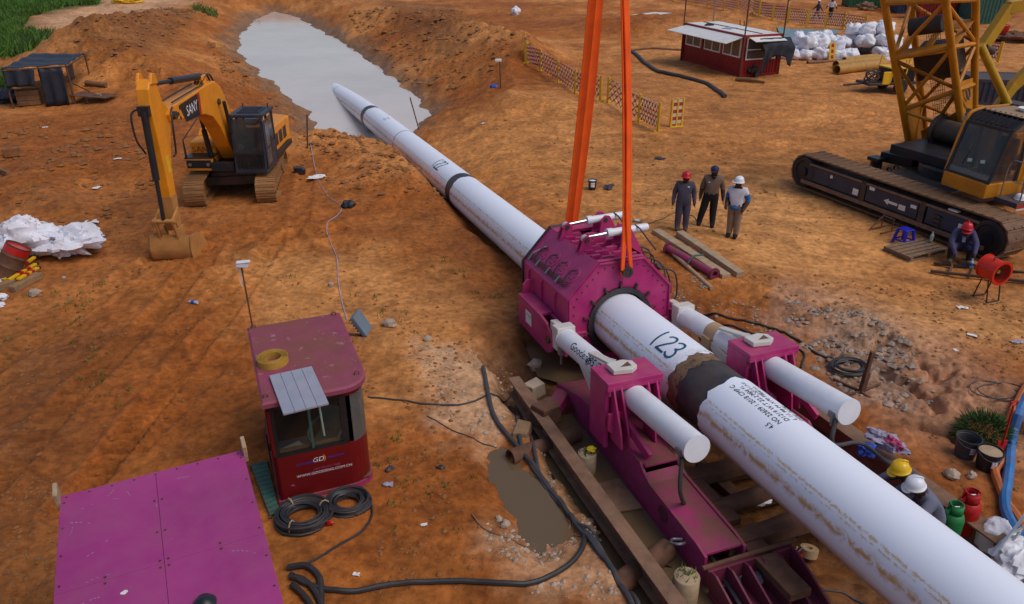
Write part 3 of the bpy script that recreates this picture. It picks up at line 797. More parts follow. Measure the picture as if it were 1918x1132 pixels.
# stroke lettering drawn on the pipe: list of polylines in (along, around) metres
def strokes(name, a, ang, lines, w, m, lift=.005):
    mb = MB()
    for ln in lines:
        ln2 = [ln[0]]
        for p_, q_ in zip(ln[:-1], ln[1:]):
            k_ = max(1, int(math.hypot(q_[0] - p_[0], q_[1] - p_[1]) / .06))
            ln2 += [(p_[0] + (q_[0] - p_[0]) * i / k_, p_[1] + (q_[1] - p_[1]) * i / k_) for i in range(1, k_ + 1)]
        ln = ln2
        for (s0, t0), (s1, t1) in zip(ln[:-1], ln[1:]):
            dx, dy = s1 - s0, t1 - t0; L_ = math.hypot(dx, dy) or 1e-6; nx, ny = -dy / L_ * w / 2, dx / L_ * w / 2
            ex, ey = dx / L_ * w * .35, dy / L_ * w * .35
            q = [(s0 - ex + nx, t0 - ey + ny), (s0 - ex - nx, t0 - ey - ny), (s1 + ex - nx, t1 + ey - ny), (s1 + ex + nx, t1 + ey + ny)]
            mb.add([psurf(a + s, ang + tt / PR, PR + lift) for s, tt in q], [(0, 1, 2, 3)])
    return tag(mb.build(name, m, pipe, smooth=False), kind='stuff')
def arc(cx_, cy_, rx, ry, a0, a1, n=8):
    return [(cx_ + rx * math.cos(R(a0 + (a1 - a0) * i / n)), cy_ + ry * math.sin(R(a0 + (a1 - a0) * i / n))) for i in range(n + 1)]
def digits(sx):                    # hand painted figures, x along text, y up
    return {'1': [[(-.02, .5), (.0, 0), (.02, -.5)]], '2': [arc(0, .25, .2, .24, 160, -40) + [(-.2, -.46), (.22, -.46)]], '3': [arc(0, .24, .19, .24, 150, -80), arc(0, -.24, .22, .26, 80, -150)]}
def painted(name, s, px, py, h, m, w, gap=.5, ang=None):
    p = None; best = 9
    for ia in range(-40, 900):
        a = ia / 20
        for g in range(60, 186, 6):
            v = ((MO + psurf(a, R(g)) - _C).normalized() - ray(px, py).normalized()).length
            if v < best: best = v; p = (a, R(g))
    lines = []
    D_ = digits(0)
    for i, ch in enumerate(s):
        for ln in D_[ch]:
            lines.append([(-((i - (len(s) - 1) / 2) * gap + x_) * h * 1.25, -y_ * h) for x_, y_ in ln])
    return strokes(name, p[0], p[1], lines, w, m), p
painted('painted_number', '123', 1250, 642, .42, M['ink_teal'], .045, .52)
painted('painted_number', '122', 822, 308, .50, M['ink_teal'], .05, .48)
painted('painted_number', '12', 689, 203, .62, M['ink_grey'], .05, .5)
# printed pipe data
def printed(name, rows, a, ang, size, m, lift=.005, flip=1):
    mb = MB()
    for k, s in enumerate(rows):
        vs, fs = text_pts(s, size, 'LEFT')
        mb.add([psurf(a + x, ang + (y - k * size * 1.2) / PR, PR + lift) for x, y in vs], fs)
    return tag(mb.build(name, m, pipe, smooth=False), kind='stuff')
def spot(px, py):
    best = 9; p = None
    for ia in range(-100, 900):
        a = ia / 20
        for g in range(40, 196, 4):
            v = ((MO + psurf(a, R(g)) - _C).normalized() - ray(px, py).normalized()).length
            if v < best: best = v; p = (a, R(g))
    return p
a_, g_ = spot(1447, 800)
printed('printed_data', ['4.5', 'NO 22609 1 2018 CMP C', 'D1219 W.T 22.2 MM', 'L 11.98 M X70 PSL2', 'PIPE 3LPE', 'COAT 4.5'], a_, g_, .115, M['ink_black'])
a_, g_ = spot(1405, 735)
printed('printed_data', ['NOX KL', 'J 2018 LINE', 'PIPE BR'], a_ - .1, g_, .09, M['ink_grey'])
a_, g_ = spot(852, 300)
printed('printed_data', ['L 12.01', 'CMP C X70', 'NO 22611 1 2018', 'D1219 X 22.2 L'], a_ - .5, g_ + .1, .13, M['ink_grey'])
a_, g_ = spot(872, 318)
printed('printed_data', ['X70 PSL2'], a_ - .5, g_, .15, M['ink_black'])
a_, g_ = spot(718, 222)
printed('printed_data', ['D1219', 'NO 226'], a_ - .5, g_, .16, M['ink_grey'])
# rust stains and mud left on the coating where it was rolled and slung (bands along the pipe)
pm_ = M['pipe_white']; t = pm_.node_tree; p = t.nodes['Principled BSDF']
base = p.inputs['Base Color'].links[0].from_socket
uvn = t.nodes.new('ShaderNodeUVMap'); sx = t.nodes.new('ShaderNodeSeparateXYZ'); t.links.new(uvn.outputs[0], sx.inputs[0])
def stain(src, ang, width, sa, sv, lo, hi, col, amt, amax):
    ab = t.nodes.new('ShaderNodeMath'); ab.operation = 'SUBTRACT'; t.links.new(sx.outputs[1], ab.inputs[0]); ab.inputs[1].default_value = ang
    a2 = t.nodes.new('ShaderNodeMath'); a2.operation = 'ABSOLUTE'; t.links.new(ab.outputs[0], a2.inputs[0])
    band = ramp(t, a2.outputs[0], 0, 1, (1, 1, 1, 1), (0, 0, 0, 1)); band.node.color_ramp.elements[1].position = 1.0
    dv = t.nodes.new('ShaderNodeMath'); dv.operation = 'DIVIDE'; t.links.new(a2.outputs[0], dv.inputs[0]); dv.inputs[1].default_value = width
    t.links.new(dv.outputs[0], band.node.inputs[0])
    mp = t.nodes.new('ShaderNodeMapping'); mp.inputs['Scale'].default_value = (sa, sv, 1); t.links.new(uvn.outputs[0], mp.inputs[0])
    nz = _n(t, 'ShaderNodeTexNoise', Scale=1.0, Detail=7.0, Roughness=.7, Distortion=.4); nz.noise_dimensions = '2D'; t.links.new(mp.outputs[0], nz.inputs['Vector'])
    ad = t.nodes.new('ShaderNodeMath'); ad.operation = 'MULTIPLY_ADD'; t.links.new(band, ad.inputs[0]); ad.inputs[1].default_value = amt; t.links.new(nz.outputs[0], ad.inputs[2])
    f = ramp(t, ad.outputs[0], lo, hi, (0, 0, 0, 1), (amax,) * 3 + (1,))
    nearf = ramp(t, sx.outputs[0], 0, 1); nearf.node.color_ramp.elements[0].position = .0
    mm = t.nodes.new('ShaderNodeMath'); mm.operation = 'MULTIPLY'; t.links.new(f, mm.inputs[0]); t.links.new(band, mm.inputs[1])
    return mixc(t, mm.outputs[0], src, col)
c = stain(base, 170, 14, 7.0, .085, .62, .80, (.55, .29, .05), .28, .95)
c = stain(c, 168, 22, 2.5, .05, .62, .95, (.60, .41, .17), .22, .7)
c = stain(c, 146, 5, 11.0, .16, .60, .72, (.60, .38, .13), .22, .9)
c = stain(c, 152, 4, 12.0, .2, .66, .78, (.60, .38, .13), .22, .85)
c = stain(c, 215, 34, .5, .05, .35, .8, (.33, .19, .10), .35, .85)
t.links.new(c, p.inputs['Base Color'])

# ------------------------------------------------------------------ the pipe thruster
thr = bpy.data.objects.new('pipe_thruster', None); COL.objects.link(thr); thr.matrix_world = MACH
tag(thr, 'magenta hydraulic pipe thruster with octagonal clamp housing gripping the white pipe', 'pipe thruster')
MG, MD = M['magenta'], M['magenta_dirty']
y0, y1 = 8.0, 10.5
octo = [(-.52, 1.36), (.52, 1.36), (1.19, .64), (1.19, -.42), (.75, -1.05), (-.75, -1.05), (-1.19, -.42), (-1.19, .64)]
ri = .74
# body of the housing: outer shell, front and back walls with round openings
mb = MB()
n = 40
def on_oct(ang):
    cx_, cy_ = math.cos(ang), math.sin(ang); best = 9
    for (ax, az), (bx_, bz) in zip(octo, octo[1:] + octo[:1]):
        dx, dz = bx_ - ax, bz - az; den = cx_ * dz - cy_ * dx
        if abs(den) < 1e-9: continue
        t_ = (ax * dz - az * dx) / den; s_ = (ax * cy_ - az * cx_) / den
        if t_ > 0 and -1e-6 <= s_ <= 1 + 1e-6: best = min(best, t_)
    return best
angs = sorted(set([2 * PI * i / n for i in range(n)] + [math.atan2(z, x) % (2 * PI) for x, z in octo]))
for yv, flip in ((y0, 1), (y1, -1)):
    o_ = [(on_oct(a) * math.cos(a), yv, on_oct(a) * math.sin(a)) for a in angs]; i_ = [(ri * math.cos(a), yv, ri * math.sin(a)) for a in angs]
    k = len(angs)
    mb.add(o_ + i_, [((j, (j + 1) % k, k + (j + 1) % k, k + j) if flip < 0 else (j, k + j, k + (j + 1) % k, (j + 1) % k)) for j in range(k)])
mb.add([(x, y0, z) for x, z in octo] + [(x, y1, z) for x, z in octo], [(j, (j + 1) % 8, 8 + (j + 1) % 8, 8 + j) for j in range(1, 8)])
mb.add([(ri * math.cos(a), y0, ri * math.sin(a)) for a in angs] + [(ri * math.cos(a), y1, ri * math.sin(a)) for a in angs], [(j, len(angs) + j, len(angs) + (j + 1) % len(angs), (j + 1) % len(angs)) for j in range(len(angs))])
hous = mb.build('clamp_housing', MG, thr, smooth=False, bevel=.012)
mb = MB(); mb.bx(-.52, .52, y0, y0 + .10, 1.30, 1.37); mb.bx(-.52, .52, y1 - .35, y1, 1.30, 1.37); mb.bx(-.50, .50, y0 + .1, y1 - .35, 1.12, 1.16)
mb.build('top_deck', MG, hous, smooth=False, bevel=.006)
# interlocking top fingers, one plate each
for i in range(5):
    for g_ in range(2):
        xo = -.46 + g_ * .0
        yc = y0 + .22 + i * .17 + g_ * 1.0
        mb = MB(); w_ = .92
        pts = [(-.48, yc, 1.17), (.48, yc, 1.17), (.48, yc, 1.36), (.28, yc, 1.36), (.22, yc, 1.28), (.02, yc, 1.28), (-.04, yc, 1.37), (-.30, yc, 1.37), (-.36, yc, 1.30), (-.48, yc, 1.30)]
        if i % 2: pts = [(-x, y, z) for x, y, z in pts][::-1]
        mb.prism(pts, (0, .085, 0)); mb.build('clamp_finger', MG, hous, smooth=False, bevel=.004)
# two clamp cylinders on top: rods, barrels and their lugs
for yc in (8.85, 9.85):
    mb = MB()
    for s_ in (-.07, .07):
        mb.prism([(-.95, yc + s_ - .02, .88), (-.62, yc + s_ - .02, 1.24), (-.50, yc + s_ - .02, 1.62), (-.40, yc + s_ - .02, 1.68), (-.30, yc + s_ - .02, 1.60), (-.30, yc + s_ - .02, 1.30), (-.52, yc + s_ - .02, 1.0)], (0, .04, 0))
    mb.box((-.78, yc, 1.02), (.5, .42, .05), Matrix.Rotation(R(-47), 3, 'Y'))
    mb.build('rod_lug', MG, hous, smooth=False, bevel=.006)
    mb = MB()
    for s_ in (-.19, .15):
        mb.prism([(.30, yc + s_, 1.25), (.36, yc + s_, 1.66), (.45, yc + s_, 1.76), (.56, yc + s_, 1.74), (.74, yc + s_, 1.42), (1.0, yc + s_, .84), (.6, yc + s_, 1.0)], (0, .05, 0))
    mb.build('cylinder_lug', MG, hous, smooth=False, bevel=.006)
    cy_ = link('clamp_cylinder', None, hous) if False else None
    mb = MB(); mb.cyl((.12, yc, 1.64), (1.02, yc, 1.66), .085, n=20); mb.cyl((.08, yc, 1.64), (.2, yc, 1.642), .1, n=20); mb.cyl((1.0, yc, 1.66), (1.05, yc, 1.66), .078, n=18)
    mb.build('clamp_cylinder', M['cylinder_white'], hous, smooth=40)
    mb = MB(); mb.cyl((-.42, yc, 1.60), (.10, yc, 1.64), .042, n=14); mb.build('piston_rod', M['chrome'], hous)
    mb = MB(); mb.cyl((-.42, yc - .05, 1.58), (-.42, yc + .05, 1.58), .085, n=16); mb.build('rod_eye', M['cream_paint'], hous)
    mb = MB(); mb.cyl((.46, yc - .2, 1.66), (.46, yc - .13, 1.66), .055, n=14); mb.cyl((-.42, yc - .12, 1.58), (-.42, yc - .09, 1.58), .05, n=12); mb.build('pin', M['dark_steel'], hous)
    mb = MB(); mb.tube(smooth_line([(.75, yc, 1.74), (.8, yc - .15, 1.68), (.95, yc - .25, 1.45), (1.15, yc - .25, 1.2)], 6), .018); mb.build('hydraulic_hose', M['hose_grey'], hous)
# bolted round pads with hoses on the sloping left face
sl_n = Vector((-.72, 0, .67)).normalized(); sl_t = Vector((.67, 0, .72)).normalized(); sl_c = Vector((-.855, 0, 1.0))
for i in range(4):
    yc = y0 + .42 + i * .52
    o_ = Vector((sl_c.x, yc, sl_c.z)) - sl_t * .02 + sl_n * .004
    mb = MB(); mb.lathe([(.2, 0), (.19, .01), (.0, .01)], o_, sl_n, 20); pd = mb.build('bolt_pad', MG, hous, smooth=40)
    mb = MB()
    for k in range(7):
        f = 2 * PI * k / 7; mb.cyl(o_ + sl_t * (.12 * math.cos(f)) + Vector((0, .12 * math.sin(f), 0)) + sl_n * .014, o_ + sl_t * (.12 * math.cos(f)) + Vector((0, .12 * math.sin(f), 0)) + sl_n * .03, .014, n=6)
    mb.build('bolts', M['dark_steel'], hous)['kind'] = 'stuff'
    for q in (0, 1):
        b = o_ + sl_n * .03
        mb = MB(); mb.tube(smooth_line([b + sl_t * .10 + Vector((0, -.05 + .06 * q, 0)), b + sl_t * .02 + Vector((0, .03 + .05 * q, 0)) + sl_n * .05, b - sl_t * .16 + Vector((0, .08 + .04 * q, 0)) + sl_n * .03, b - sl_t * (.29 + .05 * q) + Vector((0, .02, 0)) + sl_n * .01], 6), .0075, n=6)
        mb.build('hydraulic_hose', M['black_rubber'], hous)
for q in range(3):
    b = sl_c - sl_t * (.25 + .045 * q) + sl_n * .035
    mb = MB(); mb.tube([Vector((b.x, y0 + .25 + .1 * q, b.z)), Vector((b.x, y1 - .05, b.z))], .012, n=6); mb.build('feed_pipe', M['dark_steel'], hous)
for yc in (8.75, 9.3, 9.85, 10.3):
    mb = MB(); mb.box(sl_c - sl_t * .295 + sl_n * .04 + Vector((0, yc, 0)), (.17, .05, .04), Matrix.Rotation(R(-47), 3, 'Y')); mb.build('pipe_clamp', M['steel_grey'], hous)
mb = MB(); mb.cyl(sl_c + sl_t * .1 + sl_n * .05 + Vector((0, 10.0, 0)), sl_c - sl_t * .2 + sl_n * .05 + Vector((0, 10.3, 0)), .018, n=8); mb.build('locking_bar', M['aluminium'], hous)
for (ax, az_), (bx_, bz) in zip(octo, octo[1:] + octo[:1]):
    mb = MB(); mb.beam((ax * .97, y0 - .014, az_ * .97), (bx_ * .97, y0 - .014, bz * .97), .028, .07, (0, 1, 0)); mb.build('edge_rib', MG, hous, smooth=False, bevel=.004)
    q0, q1 = Vector((ax * .88, y0 - .016, az_ * .88)), Vector((bx_ * .88, y0 - .016, bz * .88))
    mb = MB()
    for k in range(5): mb.cyl(q0 + (q1 - q0) * (k + .5) / 5, q0 + (q1 - q0) * (k + .5) / 5 + Vector((0, .016, 0)), .018, n=6)
    tag(mb.build('bolts', M['dark_steel'], hous), kind='stuff')
for yc in (8.6, 9.35, 10.1):
    mb = MB(); mb.prism([(-1.19, yc, .60), (-1.235, yc, .56), (-1.235, yc, .14), (-1.19, yc, .10)], (0, .035, 0)); mb.build('edge_rib', MG, hous, smooth=False)
# black rubber seal round the back edge
mb = MB(); mb.tube([(x * 1.015, y1 + .02, z * 1.015) for x, z in octo + octo[:1]], .03, n=6); mb.build('edge_seal', M['black_rubber'], hous)
# clamp ring with jaws
mb = MB(); mb.ring((0, y0 - .05, 0), (0, y0 + .25, 0), .735, .63, 40); rg = mb.build('clamp_ring', M['coat_black'], hous, smooth=40)
for i in range(14):
    f = 2 * PI * (i + .5) / 14
    mb = MB(); mb.box((.80 * math.cos(f), y0 - .035, .80 * math.sin(f)), (.12, .06, .05), Matrix.Rotation(-f, 3, 'Y'), 0); mb.build('jaw', M['dark_steel'] if i % 3 else M['magenta_dark'], hous, bevel=.004)
# lifting trunnion on the front, on the back
for yc, zz in ((y0 - .13, 1.13), (y1 + .1, 1.13)):
    mb = MB(); mb.cyl((.05, yc - .07, zz), (.05, yc + .14, zz), .085, n=18); mb.ring((.05, yc - .09, zz), (.05, yc - .05, zz), .12, .07, 18); mb.build('lifting_trunnion', M['dark_steel'], hous)
# front steps and handles on the walls beside the pipe
for s_ in (-1, 1):
    mb = MB(); mb.bx(min(s_ * .78, s_ * 1.17), max(s_ * .78, s_ * 1.17), y0 - .09, y0, -.22, -.10); mb.bx(min(s_ * .80, s_ * 1.15), max(s_ * .80, s_ * 1.15), y0 - .035, y0, -.6, -.22); mb.build('step_box', MG, hous, smooth=False, bevel=.008)
    mb = MB(); mb.tube(smooth_line([(s_ * .84, y0 - .09, -.15), (s_ * .84, y0 - .15, -.15), (s_ * 1.1, y0 - .15, -.15), (s_ * 1.1, y0 - .09, -.15)], 3), .014, n=6); mb.build('grab_handle', M['magenta_dark'], hous)
    # side bracket carrying the push cylinder
    xa, xb = (-1.52, -1.2) if s_ < 0 else (1.2, 1.52)
    mb = MB(); mb.bx(xa, xb, 8.75, 10.0, .02, .09); mb.bx(xa if s_ < 0 else xb - .06, xa + .06 if s_ < 0 else xb, 8.3, 10.0, -.62, .02); mb.bx(xa if s_ > 0 else xb - .06, xa + .06 if s_ > 0 else xb, 7.95, 8.75, -.62, .05)
    xo = xa if s_ < 0 else xb - .06
    mb.prism([(xo, 8.75, .09), (xo, 8.4, .05), (xo, 8.1, -.1), (xo, 7.98, -.3), (xo, 8.1, -.52), (xo, 8.3, -.62), (xo, 8.75, -.62)], (.06, 0, 0))
    mb.prism([(xa + .1, 9.95, .09), (xb - .02, 9.95, .09), (xb - .02, 9.95, .32), (xa + .32, 9.95, .40), (xa + .2, 9.95, .40), (xa + .1, 9.95, .30)], (0, .05, 0))
    br = mb.build('side_bracket', MG, thr, smooth=False, bevel=.01)
    mb = MB(); mb.cyl((s_ * 1.56, 8.2, -.27), (s_ * 1.18, 8.2, -.27), .085, n=16); mb.build('pin', M['dark_steel'], br)
    if s_ < 0:
        mb = MB(); mb.box((-1.528, 9.35, -.25), (.006, .34, .30)); mb.build('name_plate', M['paper'], br)
        mb = MB(); text_on(mb, 'PT 500', (-1.533, 9.35, -.2), (0, -1, 0), (0, 0, 1), .09); mb.build('lettering', M['ink_grey'], br)
# push cylinders
for s_ in (-1, 1):
    X_ = 1.38 * s_
    p0 = Vector((X_, 7.62, -.02)); p1 = Vector((X_, 2.9, .30)); dd = (p1 - p0).normalized()
    mb = MB(); mb.cyl(p0, p1, .215, n=36)
    mb.cyl(p1 - dd * .02, p1 + dd * .015, .222, n=36)
    pc = mb.build('thrust_cylinder', M['cylinder_white'], thr, smooth=40)
    mb = MB(); mb.box(p0 - dd * .12 + Vector((0, 0, .0)), (.40, .28, .50), Matrix.Rotation(R(-4), 3, 'X')); mb.box(p0 - dd * .42 + Vector((0, 0, .05)), (.16, .46, .30), Matrix.Rotation(R(-4), 3, 'X')); mb.build('rod_clevis', M['cream_paint'], pc, smooth=False, bevel=.02)
    mb = MB(); mb.cyl(p0 + dd * .02, p0 - dd * .02, .235, n=30); mb.build('end_ring', M['cream_paint'], pc)
    if s_ > 0:
        q = p0 + dd * 1.15; mb = MB(); mb.cyl(q - dd * .17, q + dd * .17, .222, n=30); mb.box(q + Vector((-.2, 0, -.14)), (.16, .26, .3)); mb.build('valve_block', M['tape_tan'], pc, smooth=40)
    else:
        mb = MB(); mb.box(p0 + Vector((-.16, -.12, -.2)), (.1, .14, .14)); mb.cyl(p0 + Vector((-.16, -.12, -.27)), p0 + Vector((-.16, -.12, -.48)), .025, n=8); mb.build('port_fitting', M['steel_grey'], pc)
        mb = MB(); q0 = p0 + dd * .75
        for s, xx in (('Goodeng', 0), ('285', 1.25), ('UTAW', 1.75)):
            vs, fs = text_pts(s, .22, 'LEFT'); an = R(142)
            mb.add([p0 + dd * (.62 + xx * .55 + x) + (Vector((1, 0, 0)) * math.cos(an - y / .215 * 1) + Vector((0, 0, 1)) * math.sin(an - y / .215 * 1)) * .2185 for x, y in vs], fs)
        mb.build('lettering', M['ink_black'], pc, smooth=False)
    # hose at the barrel end
    e = p1 - dd * .06 + Vector((-.2 * 1, .05, -.06))
    mb = MB(); mb.box(e, (.1, .12, .1)); mb.cyl(e, e + Vector((0, 0, -.2)), .03, n=8); mb.build('port_fitting', M['steel_grey'], pc)
    # trunnion saddle on top of the stand
    q = Vector((X_ - .05, 5.05, .56)); mb = MB()
    mb.prism([(X_ - .30, 4.98, .53), (X_ + .02, 4.92, .53), (X_ + .16, 5.02, .53), (X_ + .16, 5.2, .53), (X_ + .02, 5.30, .53), (X_ - .30, 5.26, .53)], (0, 0, .09)); mb.prism([(X_ - .2, 5.26, .53), (X_ - .04, 5.26, .53), (X_ - .04, 6.2, .33), (X_ - .2, 6.2, .33)], (0, 0, .05)); mb.prism([(X_ - .02, 5.5, .18), (X_ - .02, 6.6, .16), (X_ - .02, 5.5, .52)], (.04, 0, 0)); mb.prism([(X_ - .23, 5.4, -.1), (X_ - .23, 6.6, .05), (X_ - .23, 5.4, -.75)], (.04, 0, 0))
    sd = mb.build('cradle_arm', M['cream_paint'], thr, smooth=False, bevel=.012)
    mb = MB(); mb.prism([(X_ - .14, 5.05, .621), (X_ + .06, 5.03, .621), (X_ + .06, 5.18, .621)], (0, 0, .004)); mb.build('slot', M['rust'], sd)
    # stand: portal frame round the cylinder with ribs
    xa, xb = X_ - .52, X_ + .52
    mb = MB(); mb.bx(xa, xb, 4.75, 5.42, .44, .52); mb.bx(xa, xb, 4.75, 4.82, .36, .44)
    mb.bx(xa, xa + .07, 4.82, 5.42, -.75, .44); mb.bx(xb - .07, xb, 4.82, 5.42, -.75, .44)
    mb.bx(xa + .07, xb - .07, 5.36, 5.42, -.75, -.15)
    st = mb.build('trunnion_stand', MG, thr, smooth=False, bevel=.01)
    for xx in (xa + .10, xa + .24, xb - .30, xb - .14):
        mb = MB(); mb.prism([(xx, 4.82, .43), (xx, 4.76, .43), (xx, 4.44, -.30), (xx, 4.40, -.56), (xx, 4.82, -.56)], (.035, 0, 0)); mb.build('rib', MG, st, smooth=False, bevel=.004)
    mb = MB(); mb.prism([(xa, 4.74, -.02), (xa + .36, 4.74, -.02), (xa + .36, 4.74, -.3), (xa + .3, 4.74, -.42), (xa + .08, 4.74, -.42), (xa, 4.74, -.34)], (0, -.05, 0)); mb.build('trunnion_cap', MG, st, smooth=False, bevel=.01)
    mb = MB(); mb.cyl((xa + .2, 4.70, -.22), (xa + .2, 4.64, -.22), .075, n=16); mb.cyl((xb - .16, 4.72, -.2), (xb - .16, 4.66, -.2), .055, n=14); mb.build('pin', M['dark_steel'], st)
    mb = MB(); mb.beam((xa + .30, 4.66, -.2), (xa + .40, 4.0, -.52), .07, .16); mb.beam((xb - .1, 4.7, -.2), (xb - .08, 4.0, -.52), .07, .14); mb.build('brace', MG, st, smooth=False, bevel=.006)
    # base rail, stepped box girder
    xa, xb = (X_ - .30, X_ + .40) if s_ < 0 else (X_ - .40, X_ + .30)
    mb = MB(); prof = [(7.4, -1.45), (7.4, -.85), (6.2, -.56), (4.0, -.56), (3.85, -.68), (3.65, -.76), (2.3, -.86), (2.05, -.92), (2.05, -1.45)]
    mb.prism([(xa, y, z) for y, z in prof], (.05, 0, 0)); mb.prism([(xb - .05, y, z) for y, z in prof], (.05, 0, 0))
    mb.bx(xa + .05, xb - .05, 3.88, 6.2, -.62, -.575); mb.prism([(xa + .05, 2.1, -.91), (xa + .05, 3.68, -.79), (xa + .05, 3.88, -.70), (xa + .05, 3.88, -.76), (xa + .05, 3.66, -.84), (xa + .05, 2.1, -.96)], (xb - xa - .1, 0, 0))
    mb.prism([(xa + .05, 6.2, -.6), (xa + .05, 7.4, -.89), (xa + .05, 7.4, -.94), (xa + .05, 6.2, -.65)], (xb - xa - .1, 0, 0))
    mb.bx(xa - .08, xb + .05, 2.1, 7.3, -1.49, -1.452)
    rl = mb.build('base_rail', MD, thr, smooth=False, bevel=.008)
    for yc, rr in ((3.2, .14), (6.6, .11)):
        mb = MB(); xs_ = xa - .004; mb.lathe([(rr, 0), (rr, .006), (rr * .82, .006), (rr * .8, -.2), (0.01, -.2)], (xs_ + .001, yc, -1.0), (-1, 0, 0), 22); mb.build('round_opening', M['magenta_dark'], rl)
    if s_ < 0:
        mb = MB(); mb.tube(smooth_line([(xa - .02, 2.5, -1.0), (xa - .16, 2.45, -.95), (xa - .24, 2.55, -.98), (xa - .16, 2.65, -1.02), (xa - .02, 2.6, -1.02)], 4), .022, n=8); mb.build('shackle', M['steel_grey'], rl)
# cross beams under the pipe
for yc, r_ in ((2.35, .16), (3.1, .15), (6.1, .16)):
    mb = MB(); mb.cyl((-1.1, yc, -1.15), (1.1, yc + .2, -1.15), r_, n=18); mb.build('cross_tube', M['rust'], thr)
for yc in (3.8, 2.2):
    mb = MB(); mb.bx(-1.15, 1.15, yc, yc + .3, -1.2, -1.0); mb.bx(-.95, -.6, yc - 1.1, yc, -1.15, -1.02); mb.build('cross_beam', M['rust'], thr, smooth=False, bevel=.01)
# anchor claw plate at the near end
an = thr
mb = MB(); mb.bx(-1.72, -.28, 1.87, 2.0, -1.30, -1.02); mb.bx(-1.72, -.28, .9, 1.87, -1.45, -1.38); ac = mb.build('anchor_plate', M['magenta_dark'], thr, smooth=False, bevel=.01)
for i in range(6):
    xx = -1.70 + i * .272
    mb = MB(); mb.prism([(xx, 1.87, -1.02), (xx, 1.75, -1.0), (xx, .9, -1.36), (xx, .9, -1.40), (xx, 1.87, -1.40)], (.035, 0, 0)); mb.build('rib', M['magenta_dark'], ac, smooth=False, bevel=.004)
mb = MB(); mb.cyl((-1.78, 1.95, -1.0), (-.2, 1.95, -.98), .035, n=8); mb.build('hinge_bar', M['rust'], ac)
# hose bundle on the far side of the housing
g = random.Random(4)
for k in range(7):
    a_ = Vector((1.02 + .04 * k, y1 - .25 - .22 * k, .92 - .07 * k))
    mb = MB(); mb.tube(smooth_line([a_, a_ + Vector((.18, -.05, .12)), a_ + Vector((.42 + .1 * g.random(), -.15, .02 - .1 * g.random())), a_ + Vector((.5, -.1 - .3 * g.random(), -.35 - .2 * g.random())), a_ + Vector((.25, -.3, -.6))], 6), .02, n=6); mb.build('hydraulic_hose', M['black_rubber'], hous)
mb = MB(); mb.bx(1.22, 1.5, 8.75, 9.15, .20, .48); mb.cyl((1.36, 8.9, .48), (1.36, 8.9, .66), .04); mb.cyl((1.36, 8.9, .66), (1.40, 8.84, .72), .07, n=10); mb.build('valve_block', M['dark_steel'], hous, bevel=.01)
# long hose hanging from the left barrel and the right barrel
pL = m2w(-1.6, 2.95, .2); 
mb = MB(); mb.tube([MACH.inverted() @ p for p in smooth_line([m2w(-1.58, 2.95, .15), m2w(-1.6, 2.9, -.4), at(1290, 960, .0), at(1330, 1040, -.1), at(1385, 1132, -.15), at(1420, 1190, -.3)], 8)], .035, n=8); mb.build('pressure_hose', M['hose_grey'], thr)
mb = MB(); mb.tube([MACH.inverted() @ p for p in smooth_line([m2w(1.2, 2.95, .2), m2w(1.18, 2.9, -.25), at(1612, 830, .3), at(1660, 865, .35), at(1705, 890, .3), at(1740, 950, .25), at(1752, 985, -.1)], 8)], .035, n=8); mb.build('pressure_hose', M['hose_grey'], thr)

# ------------------------------------------------------------------ lifting slings
def ribbon(pts, widths, wdir, thick, n_fold=0):
    mb = MB(); pts = [Vector(p) for p in pts]; wd = Vector(wdir).normalized()
    rows_ = []
    for i, p in enumerate(pts):
        d = (pts[min(i + 1, len(pts) - 1)] - pts[max(0, i - 1)]).normalized(); x = (wd - d * wd.dot(d)).normalized(); nn = x.cross(d)
        w_ = widths[i]
        rows_.append([p + x * w_ * u + nn * thick * (.5 if s_ else -.5) + nn * .03 * math.cos(u * 9) for s_ in (0, 1) for u in ((-.5, -.25, 0, .25, .5) if not s_ else (.5, .25, 0, -.25, -.5))])
    k = 10; vs = [q for r_ in rows_ for q in r_]
    fs = [(i * k + j, i * k + (j + 1) % k, (i + 1) * k + (j + 1) % k, (i + 1) * k + j) for i in range(len(rows_) - 1) for j in range(k)]
    fs += [tuple(range(k))[::-1], tuple(range((len(rows_) - 1) * k, len(rows_) * k))]
    mb.add(vs, fs); return mb
TF = m2w(.05, y0 - .13, 1.13); TB = m2w(.05, y1 + .12, 1.13)
HOOK = (TF + TB) / 2; HOOK.z = 10.9
rx = Vector((math.cos(MAZ), math.sin(MAZ), 0))
sg = thing('lifting_sling', 'orange webbing lifting sling behind the thruster housing, the wider of the two', 'sling', TB, 0, 'orange lifting slings')
for j, s_ in enumerate((-1, 1)):
    pts = [TB + rx * (.02 * s_) + (HOOK - TB) * (i / 14) - TB + Vector((0, .04 * s_, 0)) + rx * (.05 + .03 * s_) * math.sin(PI * i / 9) for i in range(15)]
    ribbon(pts, [.27 - .04 * s_] * 15, rx, .022).build('sling_leg', M['sling_orange'], sg, smooth=50)
fw = Vector((-math.sin(MAZ), math.cos(MAZ), 0))
sg = thing('lifting_sling', 'orange webbing lifting sling looped over the front trunnion of the thruster', 'sling', TF, 0, 'orange lifting slings')
for j, s_ in enumerate((-1, 1)):
    pts = []; wds = []
    for i in range(15):
        t_ = i / 14; k = max(0, 1 - t_ * 9)
        pts.append((HOOK - TF) * t_ + rx * (.015 + .08 * k) * s_ + Vector((0, -.05 * k, 0)) + rx * (.05 + .02 * s_) * math.sin(t_ * 5) + Vector((0, 0, .05 if i == 0 else 0))); wds.append((.30 if s_ < 0 else .26) - .16 * k)
    ribbon(pts, wds, rx * .75 + fw * .66, .022).build('sling_leg', M['sling_orange'], sg, smooth=50)
